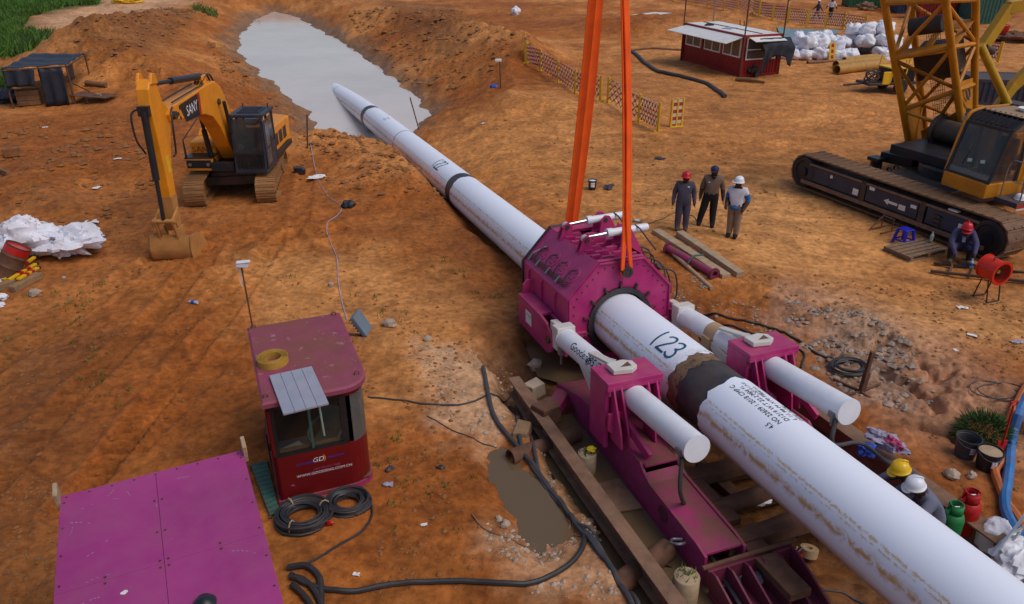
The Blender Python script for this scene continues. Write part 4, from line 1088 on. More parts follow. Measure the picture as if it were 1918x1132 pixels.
mb = MB(); mb.tube([TF - TF + rx * (.105 * math.cos(a / 8 * PI)) + Vector((0, 0, -.105 * math.sin(a / 8 * PI))) for a in range(9)], .03, n=6); mb.build('sling_eye', M['sling_orange'], sg)
# ------------------------------------------------------------------ excavator
EX = Vector((-9.3, 25.6, 0)); EX.z = gz(EX.x, EX.y - 1) - .02
exc = thing('excavator', 'yellow crawler excavator with dark blue cab resting its bucket on the ground', 'excavator', EX, PI + .017)
YE, MU, BK = M['excavator_yellow'], M['excavator_muddy'], M['black_paint']
def make_track(parent, name, cx_, L_, H_, W_, pitch, shoe_mesh, frame_mat, yaw=0.0, core=None, belt_mat=None):
    tr = link(name, core.mesh(name, frame_mat, 40), parent)
    tr.location = (cx_[0], cx_[1], 0); tr.rotation_euler = (0, 0, yaw)
    r_ = H_ / 2; straight = L_ - H_; per = 2 * straight + 2 * PI * r_; n_ = int(per / pitch)
    for i in range(n_):
        s = per * i / n_
        if s < straight: y_, z_, ang = -straight / 2 + s, H_, 0
        elif s < straight + PI * r_:
            f = (s - straight) / r_; y_, z_, ang = straight / 2 + r_ * math.sin(f), r_ + r_ * math.cos(f), -f
        elif s < 2 * straight + PI * r_: y_, z_, ang = straight / 2 - (s - straight - PI * r_), 0, PI
        else:
            f = (s - 2 * straight - PI * r_) / r_; y_, z_, ang = -straight / 2 - r_ * math.sin(f), r_ - r_ * math.cos(f), PI - f
        o = link('track_shoe', shoe_mesh, tr); o.location = (0, y_, z_); o.rotation_euler = (ang, 0, 0)
    return tr
sh = MB(); sh.bx(-.31, .31, -.085, .085, -.035, 0); sh.bx(-.31, .31, -.085, -.06, 0, .022); sh.bx(-.31, .31, .03, .05, 0, .02)
shm = sh.mesh('track_shoe', M['track_steel'], False)
ang_t = R(8)
for s_ in (-1, 1):
    core = MB(); core.bx(-.14, .14, -1.45, 1.45, .22, .58)
    for yc in (-1.5, 1.5): core.cyl((-.2, yc, .43), (.2, yc, .43), .34, n=20)
    for i in range(7): core.cyl((-.17, -1.15 + i * .38, .15), (.17, -1.15 + i * .38, .15), .11, n=12)
    off = Vector((s_ * 1.1, .05, 0)); off.rotate(Matrix.Rotation(ang_t, 3, 'Z'))
    make_track(exc, 'track', (off.x, off.y), 3.9, .84, .62, .178, shm, M['track_steel'], ang_t, core)
mb = MB(); mb.box((0, 0, .62), (1.5, 1.3, .35), ang_t); mb.box((0, .55, .5), (1.9, .3, .3), ang_t); mb.box((0, -.55, .5), (1.9, .3, .3), ang_t); mb.cyl((0, 0, .75), (0, 0, .98), .55, n=24)
mb.build('undercarriage', M['dark_steel'], exc, bevel=.02)
mb = MB(); mb.bx(-1.32, 1.22, -2.3, 1.15, .98, 1.16); mb.bx(-.35, .4, 1.15, 1.35, 1.0, 1.3); mb.build('deck', BK, exc, smooth=False, bevel=.02)
mb = MB(); mb.prism([(-1.25, -2.15, 1.16), (-1.25, -.05, 1.16), (-1.25, -.05, 1.85), (-1.25, -.3, 2.02), (-1.25, -2.15, 1.98)], (2.45, 0, 0)); hd = mb.build('engine_cover', YE, exc, smooth=False, bevel=.05)
for k in range(3):
    mb = MB(); mb.bx(-1.262, -1.25, -1.9 + k * .55, -1.5 + k * .55, 1.35, 1.75); mb.build('vent_grille', BK, hd, smooth=False)
mb = MB(); mb.bx(-.6, .2, -1.6, -.7, 2.0, 2.10); mb.cyl((.6, -1.1, 1.98), (.6, -1.1, 2.45), .05, n=10); mb.build('exhaust_stack', BK, hd, bevel=.02)
mb = MB(); mb.prism([(-1.25, -2.15, .98), (1.2, -2.15, .98), (1.2, -2.5, .98), (.7, -2.75, .98), (-.75, -2.75, .98), (-1.25, -2.5, .98)], (0, 0, .98)); mb.build('counterweight', YE, exc, smooth=False, bevel=.06)
mb = MB(); mb.bx(.38, 1.22, -.05, .72, 1.16, 1.82); tk = mb.build('fuel_tank', YE, exc, smooth=False, bevel=.05)
mb = MB(); text_on(mb, 'SANY', (.80, .727, 1.56), (-1, 0, 0), (0, 0, 1), .27, squeeze=1.05); mb.build('lettering', M['red_paint'], tk, smooth=False)
mb = MB(); mb.bx(.36, 1.22, .74, 1.28, 1.0, 1.42); tb = mb.build('tool_box', YE, exc, smooth=False, bevel=.05)
mb = MB(); mb.bx(.40, 1.18, 1.282, 1.29, 1.10, 1.36); mb.bx(.34, 1.24, .72, 1.30, 1.421, 1.45); mb.build('front_panel', BK, tb, smooth=False)
for xx in (.5, 1.08):
    mb = MB(); mb.cyl((xx, 1.29, 1.22), (xx, 1.31, 1.22), .055, n=14); mb.build('work_lamp', M['steel_grey'], tb)
mb = MB(); mb.tube([(1.2, 1.25, 1.2), (1.2, 1.2, 2.0), (.98, .2, 2.5)], .022); mb.cyl((1.2, 1.1, 1.0), (1.2, 1.2, 2.0), .02); mb.build('handrail', M['dark_steel'], exc)
# cab
x0, x1, ya, yb, z0, z1 = -1.42, -.42, .05, 1.50, 1.02, 2.72
cab = link('cab', None, exc)
mb = MB()
for xx in (x0, x1 - .07):
    mb.prism([(xx, ya, z0), (xx + .07, ya, z0), (xx + .07, ya, z1), (xx, ya, z1)], (0, .09, 0))
    mb.prism([(xx, yb - .09, z0), (xx + .07, yb - .09, z0), (xx + .07, yb - .25, z1), (xx, yb - .25, z1)], (0, .09, 0))
    mb.bx(xx, xx + .07, .72, .80, z0, z1)
mb.bx(x0, x1, ya, yb, z0 - .04, z0 + .06); mb.bx(x0 + .07, x1 - .07, yb - .08, yb - .01, z0 + .06, z0 + .10)
mb.bx(x1 - .06, x1 - .01, ya + .05, yb - .1, z0, z0 + .75); mb.bx(x0 + .01, x0 + .05, ya + .09, .72, z0, z0 + .75)
mb.bx(x0, x1, ya, ya + .05, z0, z1 - .6)
cf_ = mb.build('frame', M['cab_blue'], cab, smooth=False, bevel=.015)
mb = MB(); mb.prism([(x0 - .03, ya - .06, z1), (x1 + .03, ya - .06, z1), (x1 + .03, yb - .18, z1), (x0 - .03, yb - .18, z1)], (0, 0, .09)); mb.bx(x0 + .15, x1 - .15, ya + .2, yb - .45, z1 + .09, z1 + .12); rf = mb.build('roof', M['cab_blue'], cab, smooth=False, bevel=.03)
for k in range(6):
    mb = MB(); mb.bx(x0 + .2, x1 - .2, ya + .25 + k * .12, ya + .29 + k * .12, z1 + .12, z1 + .135); mb.build('roof_rib', M['cab_blue'], rf, smooth=False)
for xx in (x0 + .1, x1 - .1):
    mb = MB(); mb.bx(xx - .06, xx + .06, yb - .2, yb - .12, z1 + .0, z1 + .1); mb.cyl((xx, ya + .1, z1 + .09), (xx, ya + .1, z1 + .22), .02); mb.build('roof_lamp', M['dark_steel'], rf)
mb = MB(); mb.hexa([(x0 + .07, yb - .05, z0 + .62), (x1 - .07, yb - .05, z0 + .62), (x1 - .07, yb - .03, z0 + .62), (x0 + .07, yb - .03, z0 + .62), (x0 + .07, yb - .2, z1 - .04), (x1 - .07, yb - .2, z1 - .04), (x1 - .07, yb - .18, z1 - .04), (x0 + .07, yb - .18, z1 - .04)]); mb.build('windscreen', M['glass_cab'], cab, smooth=False)
mb = MB(); mb.bx(x0 + .07, x1 - .07, yb - .035, yb - .02, z0 + .10, z0 + .56); mb.build('lower_window', M['glass_dark'], cab, smooth=False)
for k in range(7):
    mb = MB(); mb.bx(x0 + .1 + k * .12, x0 + .12 + k * .12, yb - .018, yb, z0 + .08, z0 + .56); mb.build('guard_bar', BK, cab, smooth=False)
mb = MB(); mb.bx(x0 + .05, x1 - .05, yb - .03, yb, z0 + .56, z0 + .62); mb.build('guard_rail', BK, cab, smooth=False)
mb = MB(); mb.bx(x0 - .035, x0 - .005, .80, yb - .12, z0 + .1, z1 - .1); dr = mb.build('door', M['cab_blue'], cab, smooth=False, bevel=.02)
mb = MB(); mb.bx(x0 - .042, x0 - .036, .86, yb - .28, z0 + .75, z1 - .2); mb.bx(x0 - .042, x0 - .036, .86, yb - .2, z0 + .2, z0 + .68); mb.build('pane', M['glass_office'], dr, smooth=False)
mb = MB(); mb.tube([(x0 - .08, .84, z0 + .5), (x0 - .08, .84, z0 + .9)], .015); mb.build('handle', M['dark_steel'], dr)
mb = MB(); mb.bx(x1 - .045, x1 - .03, ya + .1, yb - .25, z0 + .78, z1 - .1); mb.bx(x0 + .02, x0 + .03, ya + .1, .7, z0 + .78, z1 - .1); mb.build('side_window', M['glass_cab'], cab, smooth=False)
mb = MB(); mb.bx(-1.15, -.7, .35, .8, z0 + .25, z0 + .45); mb.bx(-1.15, -.7, .3, .42, z0 + .45, z0 + 1.05); mb.bx(-1.05, -.85, 1.05, 1.2, z0 + .1, z0 + .7); mb.build('operator_seat', M['interior_dark'], cab, smooth=False, bevel=.05)
mb = MB(); mb.blob((-.62, 1.25, z0 + .75), (.11, .06, .10), seed=3); mb.build('rag', M['plastic_white'], cab)
# boom
bo = [(.22, 1.25), (.02, 1.45), (.35, 2.3), (.75, 3.15), (1.15, 3.68), (1.55, 3.90), (2.2, 3.92), (5.0, 3.86), (5.28, 3.72), (5.22, 3.52), (2.75, 3.16), (2.15, 2.95), (1.65, 2.5), (1.1, 1.75), (.65, 1.25)]
mb = MB(); mb.prism([(-.24, y, z) for y, z in bo], (.48, 0, 0)); boom = mb.build('boom', YE, exc, smooth=False, bevel=.025)
mb = MB()
mb.add([(-.2435, 4.55, 3.80), (-.2435, 4.25, 3.28), (-.2435, 3.15, 3.22), (-.2435, 3.10, 3.84)], [(0, 1, 2, 3)]); mb.build('decal', BK, boom, smooth=False)
mb = MB(); mb.add([(-.2438, 3.08, 3.84), (-.2438, 3.13, 3.22), (-.2438, 3.02, 3.21), (-.2438, 2.95, 3.84)], [(0, 1, 2, 3)]); mb.build('decal', M['red_paint'], boom, smooth=False)
mb = MB(); text_on(mb, 'SANY', (-.2442, 3.68, 3.53), (0, -1, .02), (0, 0, 1), .40, squeeze=.86, shear=.15); mb.build('lettering', M['white_plain'], boom, smooth=False)
mb = MB()
for k in range(3): mb.add([(-.2442, 4.60 - k * .02 + (k % 2) * .12, 3.42 + k * .13), (-.2442, 4.50 - k * .02 + (k % 2) * .12, 3.42 + k * .13), (-.2442, 4.52 - k * .02 + (k % 2) * .12, 3.52 + k * .13), (-.2442, 4.62 - k * .02 + (k % 2) * .12, 3.52 + k * .13)], [(0, 1, 2, 3)])
mb.build('decal', BK, boom, smooth=False)
mb = MB(); mb.cyl((-.36, 5.1, 3.66), (.36, 5.1, 3.66), .11, n=16); mb.cyl((-.30, 1.55, 3.28), (.30, 1.55, 3.28), .09, n=14); mb.cyl((-.34, .35, 1.5), (.34, .35, 1.5), .12, n=16); mb.build('pin', M['dark_steel'], boom)
mb = MB()
for xx in (-.1, 0, .1): mb.tube(smooth_line([(xx, 1.0, 3.3), (xx, 1.35, 3.95), (xx, 1.65, 4.12), (xx, 2.0, 4.08), (xx, 2.3, 3.96)], 6), .028)
for xx in (-.17, .17): mb.tube(smooth_line([(xx, 2.3, 3.96), (xx, 3.6, 3.95), (xx, 4.8, 3.93)], 4), .02)
mb.build('boom_hoses', BK, boom)['kind'] = 'stuff'
for xx in (-.42, .42):
    mb = MB(); mb.cyl((xx, 1.05, 1.2), (xx, 1.35, 2.35), .085, n=14); mb.cyl((xx, 1.0, 1.12), (xx, 1.06, 1.3), .11, n=12); hc = mb.build('boom_cylinder', BK, exc)
    mb = MB(); mb.cyl((xx, 1.33, 2.3), (xx, 1.55, 3.28), .055, n=12); mb.build('piston_rod', BK, hc)
mb = MB(); mb.bx(-.12, .12, 1.85, 2.2, 3.9, 4.16); mb.build('cylinder_lug', YE, boom, bevel=.02)
mb = MB(); mb.cyl((0, 2.0, 4.12), (0, 4.2, 4.38), .095, n=16); ac = mb.build('stick_cylinder', BK, exc)
mb = MB(); mb.cyl((0, 4.2, 4.38), (0, 5.62, 4.54), .055, n=12); mb.build('piston_rod', BK, ac)
# stick
so = [(5.52, 4.66), (5.80, 4.72), (6.02, 4.50), (6.08, 3.95), (6.0, 2.6), (5.97, .95), (5.90, .74), (5.78, .74), (5.70, .92), (5.56, 2.4), (5.22, 3.20), (4.98, 3.60), (5.08, 3.84), (5.34, 4.10)]
mb = MB(); mb.prism([(-.165, y, z) for y, z in so], (.33, 0, 0)); stick = mb.build('stick', YE, exc, smooth=False, bevel=.025)
for xx in (-.2, .12): mb = MB(); mb.prism([(xx, 5.45, 4.55), (xx, 5.55, 4.82), (xx, 5.72, 4.86), (xx, 5.9, 4.6)], (.08, 0, 0)); mb.build('stick_lug', YE, stick, smooth=False, bevel=.02)
mb = MB(); mb.bx(-.169, -.165, 5.66, 5.82, 2.3, 2.75); mb.build('warning_sticker', M['flower_yellow'], stick, smooth=False)
mb = MB(); mb.prism([(-.17, y, z) for y, z in ((5.69, .92), (5.62, 1.7), (5.99, 1.7), (5.98, .95), (5.90, .73), (5.76, .73))], (.34, 0, 0)); mb.build('mud_crust', MU, stick, smooth=False)
mb = MB(); mb.tube(smooth_line([(-.24, 5.0, 3.85), (-.34, 5.35, 3.8), (-.36, 5.5, 3.3), (-.26, 5.35, 2.75), (-.22, 5.45, 2.65)], 6), .025); mb.tube(smooth_line([(.24, 5.9, 4.0), (.34, 6.15, 3.9), (.32, 6.2, 3.3), (.2, 6.1, 2.9)], 6), .025); mb.build('stick_hoses', BK, stick)['kind'] = 'stuff'
mb = MB(); mb.cyl((0, 6.16, 4.0), (0, 6.26, 2.25), .09, n=14); mb.box((0, 6.12, 4.0), (.28, .2, .24)); bc = mb.build('bucket_cylinder', BK, exc)
mb = MB(); mb.cyl((0, 6.26, 2.25), (0, 6.33, 1.15), .055, n=12); mb.build('piston_rod', BK, bc)
mb = MB()
for xx in (-.26, .20):
    mb.beam((xx + .03, 6.33, 1.15), (xx + .03, 5.86, 1.35), .06, .12); mb.beam((xx + .03, 6.33, 1.15), (xx + .03, 6.18, .62), .06, .12)
mb.cyl((-.3, 6.33, 1.15), (.3, 6.33, 1.15), .06, n=10); mb.build('bucket_linkage', MU, exc, bevel=.01)
# bucket
prof = [(6.22, .66), (6.33, .36), (6.28, .08), (6.10, -.10), (5.80, -.14), (5.35, -.06), (5.10, .02)]
mb = MB(); w_ = .56
P = [[(-w_, y, z), (w_, y, z)] for y, z in prof]; mb.grid(P)
inn = [(y - .04 * (1 if y > 5.9 else .2), z + .045) for y, z in prof]; mb.grid([[(w_ - .03, y, z), (-w_ + .03, y, z)] for y, z in inn])
side = prof + [(5.35, .40), (5.72, .62)]
for xx in (-w_, w_ - .035): mb.prism([(xx, y, z) for y, z in side], (.035, 0, 0))
mb.bx(-.25, -.2, 5.75, 6.25, .5, .85); mb.bx(.2, .25, 5.75, 6.25, .5, .85)
bk = mb.build('bucket', MU, exc, smooth=45)
for k in range(5):
    xx = -.5 + k * .25
    mb = MB(); mb.prism([(xx - .05, 5.12, .05), (xx + .05, 5.12, .05), (xx + .05, 5.12, -.03), (xx - .05, 5.12, -.03)], (0, -.2, -.02)); mb.build('tooth', M['dark_steel'], bk)
# ------------------------------------------------------------------ crawler crane
CR = Vector((14.3, 24.6, 0)); CRZ = math.atan2(.9, -.436)
crn = thing('crawler_crane', 'large yellow lattice boom crawler crane with blue side frames and cardboard on its cab roof', 'crane', CR, CRZ)
CI = (Matrix.Translation(CR) @ Matrix.Rotation(CRZ, 4, 'Z')).inverted()
def cw(p): return CI @ Vector(p)
dh = Vector((-.9, -.436, 0)); eh = Vector((.436, -.9, 0))     # forward, towards the near side
CY, CB, CT = M['crane_yellow'], M['crane_blue'], M['crane_track']
# tracks
tdir = Vector((.423, -.906, 0)); tperp = Vector((.906, .423, 0))
P0 = at(1484, 345); P1 = at(1866, 494); TL = (P1 - P0).length + .25
sh = MB(); W2 = .46
sh.bx(-W2, W2, -.12, .10, -.05, 0)
for xx in (-.46, -.15, .17): sh.bx(xx, xx + .28, .10, .155, -.05, -.004)
sh.bx(-W2, W2, -.12, -.07, 0, .02)
csm = sh.mesh('track_shoe', CT, False)
yawt = math.atan2(tdir.y, tdir.x) - PI / 2 - CRZ
for k in (0, 1):
    cen = (P0 + P1) / 2 + tperp * (.46 + k * 5.2); c_ = cw(cen)
    core = MB()
    hl = TL / 2
    core.bx(-.40, .34, -hl + .45, hl - .5, .22, .92)
    for yc in (-hl + .56, hl - .56): core.cyl((-.42, yc, .57), (.40, yc, .57), .5, n=26)
    tr = make_track(crn, 'track', (c_.x, c_.y), TL, 1.14, .92, .285, csm, CB, yawt, core)
    if k: continue
    # which local x side faces the camera
    sx_ = -1 if (Matrix.Rotation(yawt + CRZ, 3, 'Z') @ Vector((1, 0, 0))).dot(tperp) > 0 else 1
    X_ = sx_ * .42
    def side(y0_, y1_, z0_, z1_, out=.02):
        m_ = MB(); m_.bx(min(X_, X_ + sx_ * out), max(X_, X_ + sx_ * out), y0_, y1_, z0_, z1_); return m_
    for (a, b) in ((-hl + .75, -1.0), (-.75, 1.15), (1.45, hl - 1.1)):
        side(a, b, .36, .84, .03).build('side_panel', CB, tr, smooth=False, bevel=.01)
    for yc in (-.87, 1.30): side(yc - .1, yc + .1, .22, .95, .06).build('frame_rib', M['dark_steel'], tr, smooth=False, bevel=.01)
    side(-hl + .55, hl - .6, .20, .32, .10).build('lower_flange', M['rust_light'], tr, smooth=False, bevel=.01)
    side(-hl + .8, hl - .9, .86, .93, .06).build('upper_flange', M['rust_light'], tr, smooth=False, bevel=.01)
    for i in range(11):
        yc = -hl + .9 + i * (TL - 1.9) / 10
        m_ = MB(); m_.cyl((-.25, yc, .13), (.25, yc, .13), .12, n=12); m_.build('track_roller', M['dark_steel'], tr)
    for yc in (-hl + .56, hl - .56):
        m_ = MB(); m_.lathe([(.49, 0), (.49, .03), (.38, .04), (.36, .0), (.14, .01), (.14, .08), (.0, .08)], (X_, yc, .57), (sx_, 0, 0), 26); m_.build('idler_wheel', M['black_paint'], tr)
    for yc, zc, w_, h_ in ((-2.2, .72, .10, .1), (-1.15, .52, .22, .2), (-.55, .80, .2, .1), (1.0, .70, .2, .1), (.62, .55, .24, .16), (2.6, .62, .2, .14)):
        side(yc - w_ / 2, yc + w_ / 2, zc - h_ / 2, zc + h_ / 2, .034).build('sticker', M['paper'], tr, smooth=False)
    m_ = MB(); xq = X_ + sx_ * .034
    m_.add([(xq, y_, z_) for y_, z_ in ((.45, .56), (.45, .62), (.12, .62), (.12, .68), (-.05, .58), (.12, .48), (.12, .54), (.45, .54))], [tuple(range(8))]); m_.build('arrow_sign', M['paper'], tr, smooth=False)
    for kk in range(3):
        m_ = side(1.7 + kk * .02, 1.95, .40 + kk * .13, .45 + kk * .13, .09); m_.build('step', M['dark_steel'], tr, smooth=False)
    m_ = MB(); m_.bx(min(X_, X_ - sx_ * .1), max(X_, X_ - sx_ * .1) + .02, hl - 1.9, hl - 1.6, .95, .99); m_.build('sticker', M['paper'], tr, smooth=False)
# car body between the tracks, slewing ring
c1 = (P0 + P1) / 2 + tperp * 3.05; l1 = cw(c1)
mb = MB(); mb.box((l1.x, l1.y, .75), (5.0, 2.4, .55), yawt); mb.cyl((l1.x, l1.y, 1.0), (l1.x, l1.y, 1.32), 1.15, n=30)
mb.prism([cw((x, y, .55)) for x, y in ((at(1640, 330).x, at(1640, 330).y), (at(1700, 345).x, at(1700, 345).y), (at(1790, 330).x, at(1790, 330).y), (at(1740, 305).x, at(1740, 305).y))], (0, 0, .35))
mb.build('car_body', M['black_paint'], crn, smooth=False, bevel=.03)
b0 = at(1638, 322, .2); lb = cw(b0); mb = MB(); mb.cyl((lb.x, lb.y, .1), (lb.x, lb.y, .72), .2, n=16); mb.bx(lb.x - .24, lb.x + .24, lb.y - .24, lb.y + .24, .62, .74); mb.build('jack_pad', M['black_paint'], crn, bevel=.01)
mb = MB()
for f in ((1665, 322), (1678, 318)):
    q = cw(at(*f, .92)); mb.tube(smooth_line([q + Vector((-.1, 0, 0)), q + Vector((-.06, 0, .12)), q + Vector((.06, 0, .12)), q + Vector((.1, 0, 0))], 4), .03, n=6)
mb.build('lifting_eyes', M['black_paint'], crn)['kind'] = 'stuff'
# superstructure deck and counterweights
mb = MB(); mb.bx(-1.35, 1.45, -4.2, 1.2, 1.32, 1.62); mb.build('deck', M['black_paint'], crn, smooth=False, bevel=.02)
mb = MB(); mb.bx(-1.30, -.45, -3.6, -.9, 1.62, 2.35); eg = mb.build('machinery_house', CY, crn, smooth=False, bevel=.04)
mb = MB(); mb.bx(-1.2, -.5, -2.6, -.95, 2.36, 2.6); mb.build('roof_hatch', M['cardboard'], eg, smooth=False, bevel=.02)
mb = MB(); mb.bx(-1.6, 1.7, -4.9, -4.25, 1.2, 2.5); mb.build('counterweight', CB, crn, smooth=False, bevel=.05)
# winch drums in the boom foot
for yc, zc in ((-.55, 2.0), (-1.7, 2.1)):
    mb = MB(); mb.cyl((-.35, yc, zc), (1.1, yc, zc), .36, n=24); mb.cyl((-.4, yc, zc), (-.33, yc, zc), .5, n=24); mb.cyl((1.08, yc, zc), (1.15, yc, zc), .5, n=24); mb.build('winch_drum', M['dark_steel'], crn)
# cab
A = at(1763, 338, 1.45); B = at(1843, 366, 1.45); fx = (B - A).normalized(); fy = Vector((-fx.y, fx.x, 0)); fy = -fy if fy.dot(dh) > 0 else fy   # fy points back
wd = (B - A).length
def cp(x, y, z): return cw(A + fx * x + fy * y + Vector((0, 0, z)))
cab = link('cab', None, crn)
def cbox(x0_, x1_, y0_, y1_, z0_, z1_, top_shift=0.0, mbx=None):
    mbx = mbx or MB()
    return mbx.hexa([cp(x0_, y0_, z0_), cp(x1_, y0_, z0_), cp(x1_, y1_, z0_), cp(x0_, y1_, z0_), cp(x0_, y0_ + top_shift, z1_), cp(x1_, y0_ + top_shift, z1_), cp(x1_, y1_, z1_), cp(x0_, y1_, z1_)])
cbox(0, wd, 0, 1.9, -.12, .30).build('sill', CY, cab, smooth=False, bevel=.03)
m_ = MB()
def post(x0_, x1_, ya_, yb_, za, zb, w_=.09): m_.beam(cp(x0_, ya_, za), cp(x1_, yb_, zb), w_, w_)
for xx in (.03, wd - .03):
    post(xx, xx, .05, .15, .3, .55, .08); post(xx, xx, .15, .42, .55, 1.72); post(xx, xx, 1.85, 1.85, .3, 1.9); post(xx, xx, .42, .75, 1.72, 1.95); post(xx, xx, .75, 1.85, 1.95, 1.95); post(xx, xx, 1.05, 1.05, .3, 1.95)
post(.03, wd - .03, .42, .42, 1.72, 1.72); post(.03, wd - .03, .08, .08, .32, .32); post(.03, wd - .03, 1.85, 1.85, 1.95, 1.95)
m_.build('frame', M['black_paint'], cab, smooth=False, bevel=.015)
m_ = MB(); m_.add([cp(.06, .12, .50), cp(wd - .06, .12, .50), cp(wd - .06, .40, 1.70), cp(.06, .40, 1.70)], [(0, 1, 2, 3)]); m_.build('windscreen', M['glass_cab'], cab, smooth=False)
m_ = MB(); m_.add([cp(.06, .06, .32), cp(wd - .06, .06, .32), cp(wd - .06, .12, .50), cp(.06, .12, .50)], [(0, 1, 2, 3)]); m_.build('lower_window', M['glass_office'], cab, smooth=False)
for xx in (.0, wd): m_ = MB(); m_.add([cp(xx, .12, .35), cp(xx, 1.8, .35), cp(xx, 1.8, 1.9), cp(xx, .75, 1.9), cp(xx, .42, 1.7)], [(0, 1, 2, 3, 4)]); m_.build('side_window', M['glass_cab'], cab, smooth=False)
m_ = MB(); m_.prism([cp(-.02, .42, 1.74), cp(-.02, .72, 1.97), cp(-.02, 1.95, 2.0), cp(-.02, 1.95, 1.94), cp(-.02, .75, 1.9), cp(-.02, .45, 1.68)], cp(wd + .04, 0, 0) - cp(0, 0, 0)); rf = m_.build('roof', M['black_paint'], cab, smooth=False, bevel=.03)
for k in range(8):
    xx = .08 + k * (wd - .16) / 8
    m_ = MB(); m_.beam(cp(xx, .46, 1.79), cp(xx, .92, 2.05), .03, .05); m_.build('sunshade_slat', M['black_paint'], rf, smooth=False)
m_ = MB(); m_.hexa([cp(.1, .85, 2.03), cp(wd + .03, .80, 2.03), cp(wd + .05, 1.95, 2.03), cp(.1, 1.95, 2.03), cp(.1, .85, 2.05), cp(wd + .03, .80, 2.05), cp(wd + .05, 1.95, 2.05), cp(.1, 1.95, 2.05)]); m_.add([cp(wd + .035, .80, 2.05), cp(wd + .055, 1.95, 2.05), cp(wd + .12, 1.9, 1.5), cp(wd + .1, .95, 1.6)], [(0, 1, 2, 3)]); m_.build('cardboard_sheet', M['cardboard'], rf, smooth=False)
m_ = MB(); m_.lathe([(.02, 0), (.19, .0), (.24, .09), (.22, .085), (.0, .03)], cp(wd * .55, 1.62, 2.06), (0, 0, 1), 20); m_.build('white_bowl', M['white_plain'], rf)
m_ = MB(); m_.hexa([cp(.3, .9, .3), cp(.95, .9, .3), cp(.95, 1.5, .3), cp(.3, 1.5, .3), cp(.3, .9, .6), cp(.95, .9, .6), cp(.95, 1.5, .6), cp(.3, 1.5, .6)]); m_.hexa([cp(.3, 1.4, .6), cp(.95, 1.4, .6), cp(.95, 1.55, .6), cp(.3, 1.55, .6), cp(.35, 1.45, 1.3), cp(.9, 1.45, 1.3), cp(.9, 1.6, 1.3), cp(.35, 1.6, 1.3)]); m_.build('operator_seat', M['cab_blue'], cab, smooth=False, bevel=.04)
m_ = MB(); m_.tube(smooth_line([cp(-.03, .10, .3), cp(-.03, .38, 1.68), cp(-.03, .72, 2.0), cp(-.03, 1.9, 2.04)], 5), .045); m_.hexa([cp(wd - .02, 1.1, .3), cp(wd + .02, 1.1, .3), cp(wd + .02, 1.9, .3), cp(wd - .02, 1.9, .3), cp(wd - .02, 1.1, 1.0), cp(wd + .02, 1.1, 1.0), cp(wd + .02, 1.9, 1.0), cp(wd - .02, 1.9, 1.0)]); m_.build('trim', CY, cab)
m_ = MB(); m_.tube([cp(.42, .13, .62), cp(.52, .30, 1.2), cp(.40, .36, 1.45)], .012); m_.build('wiper', M['black_paint'], cab)
m_ = MB(); m_.beam(cp(-.14, .36, 1.78), cp(.0, .4, 1.78), .03, .1); m_.build('mirror', M['steel_grey'], cab)
for q in ((.55, .7), (.95, .75)):
    m_ = MB(); yq = .12 + (q[1] - .5) / 1.2 * .28; m_.add([cp(q[0] + a, yq - .012 + b * .23, q[1] + b) for a, b in ((0, 0), (.14, .03), (.12, .12), (-.02, .09))], [(0, 1, 2, 3)]); m_.build('sticker', M['chair_green'], cab, smooth=False)
# steps and rails beside the cab, white helmet and bag on the platform
m_ = MB(); m_.hexa([cp(wd + .05, .35, -.2), cp(wd + .75, .35, -.2), cp(wd + .75, 2.6, -.2), cp(wd + .05, 2.6, -.2), cp(wd + .05, .35, -.05), cp(wd + .75, .35, -.05), cp(wd + .75, 2.6, -.05), cp(wd + .05, 2.6, -.05)]); pf = m_.build('platform', CB, crn, smooth=False, bevel=.02)
m_ = MB(); m_.hexa([cp(wd + .752, .35, -.26), cp(wd + .77, .35, -.26), cp(wd + .77, 2.6, -.26), cp(wd + .752, 2.6, -.26), cp(wd + .752, .35, -.08), cp(wd + .77, .35, -.08), cp(wd + .77, 2.6, -.08), cp(wd + .752, 2.6, -.08)]); m_.build('warning_strip', M['red_white_plate'], pf, smooth=False)
m_ = MB()
for yq in (.5, 1.3): m_.tube(smooth_line([cp(wd + .1, yq, -.05), cp(wd + .12, yq, .85), cp(wd + .35, yq, 1.0), cp(wd + .68, yq, .85), cp(wd + .70, yq, -.05)], 5), .02); m_.tube([cp(wd + .12, yq, .45), cp(wd + .7, yq, .45)], .015)
m_.build('guard_rail', M['steel_grey'], pf)
hq = cp(wd + .5, .75, -.05)
m_ = MB(); m_.blob(hq + Vector((-.05, -.28, .16)), (.16, .13, .2), amp=.3, seed=5); m_.build('plastic_bag', M['plastic_white'], pf)
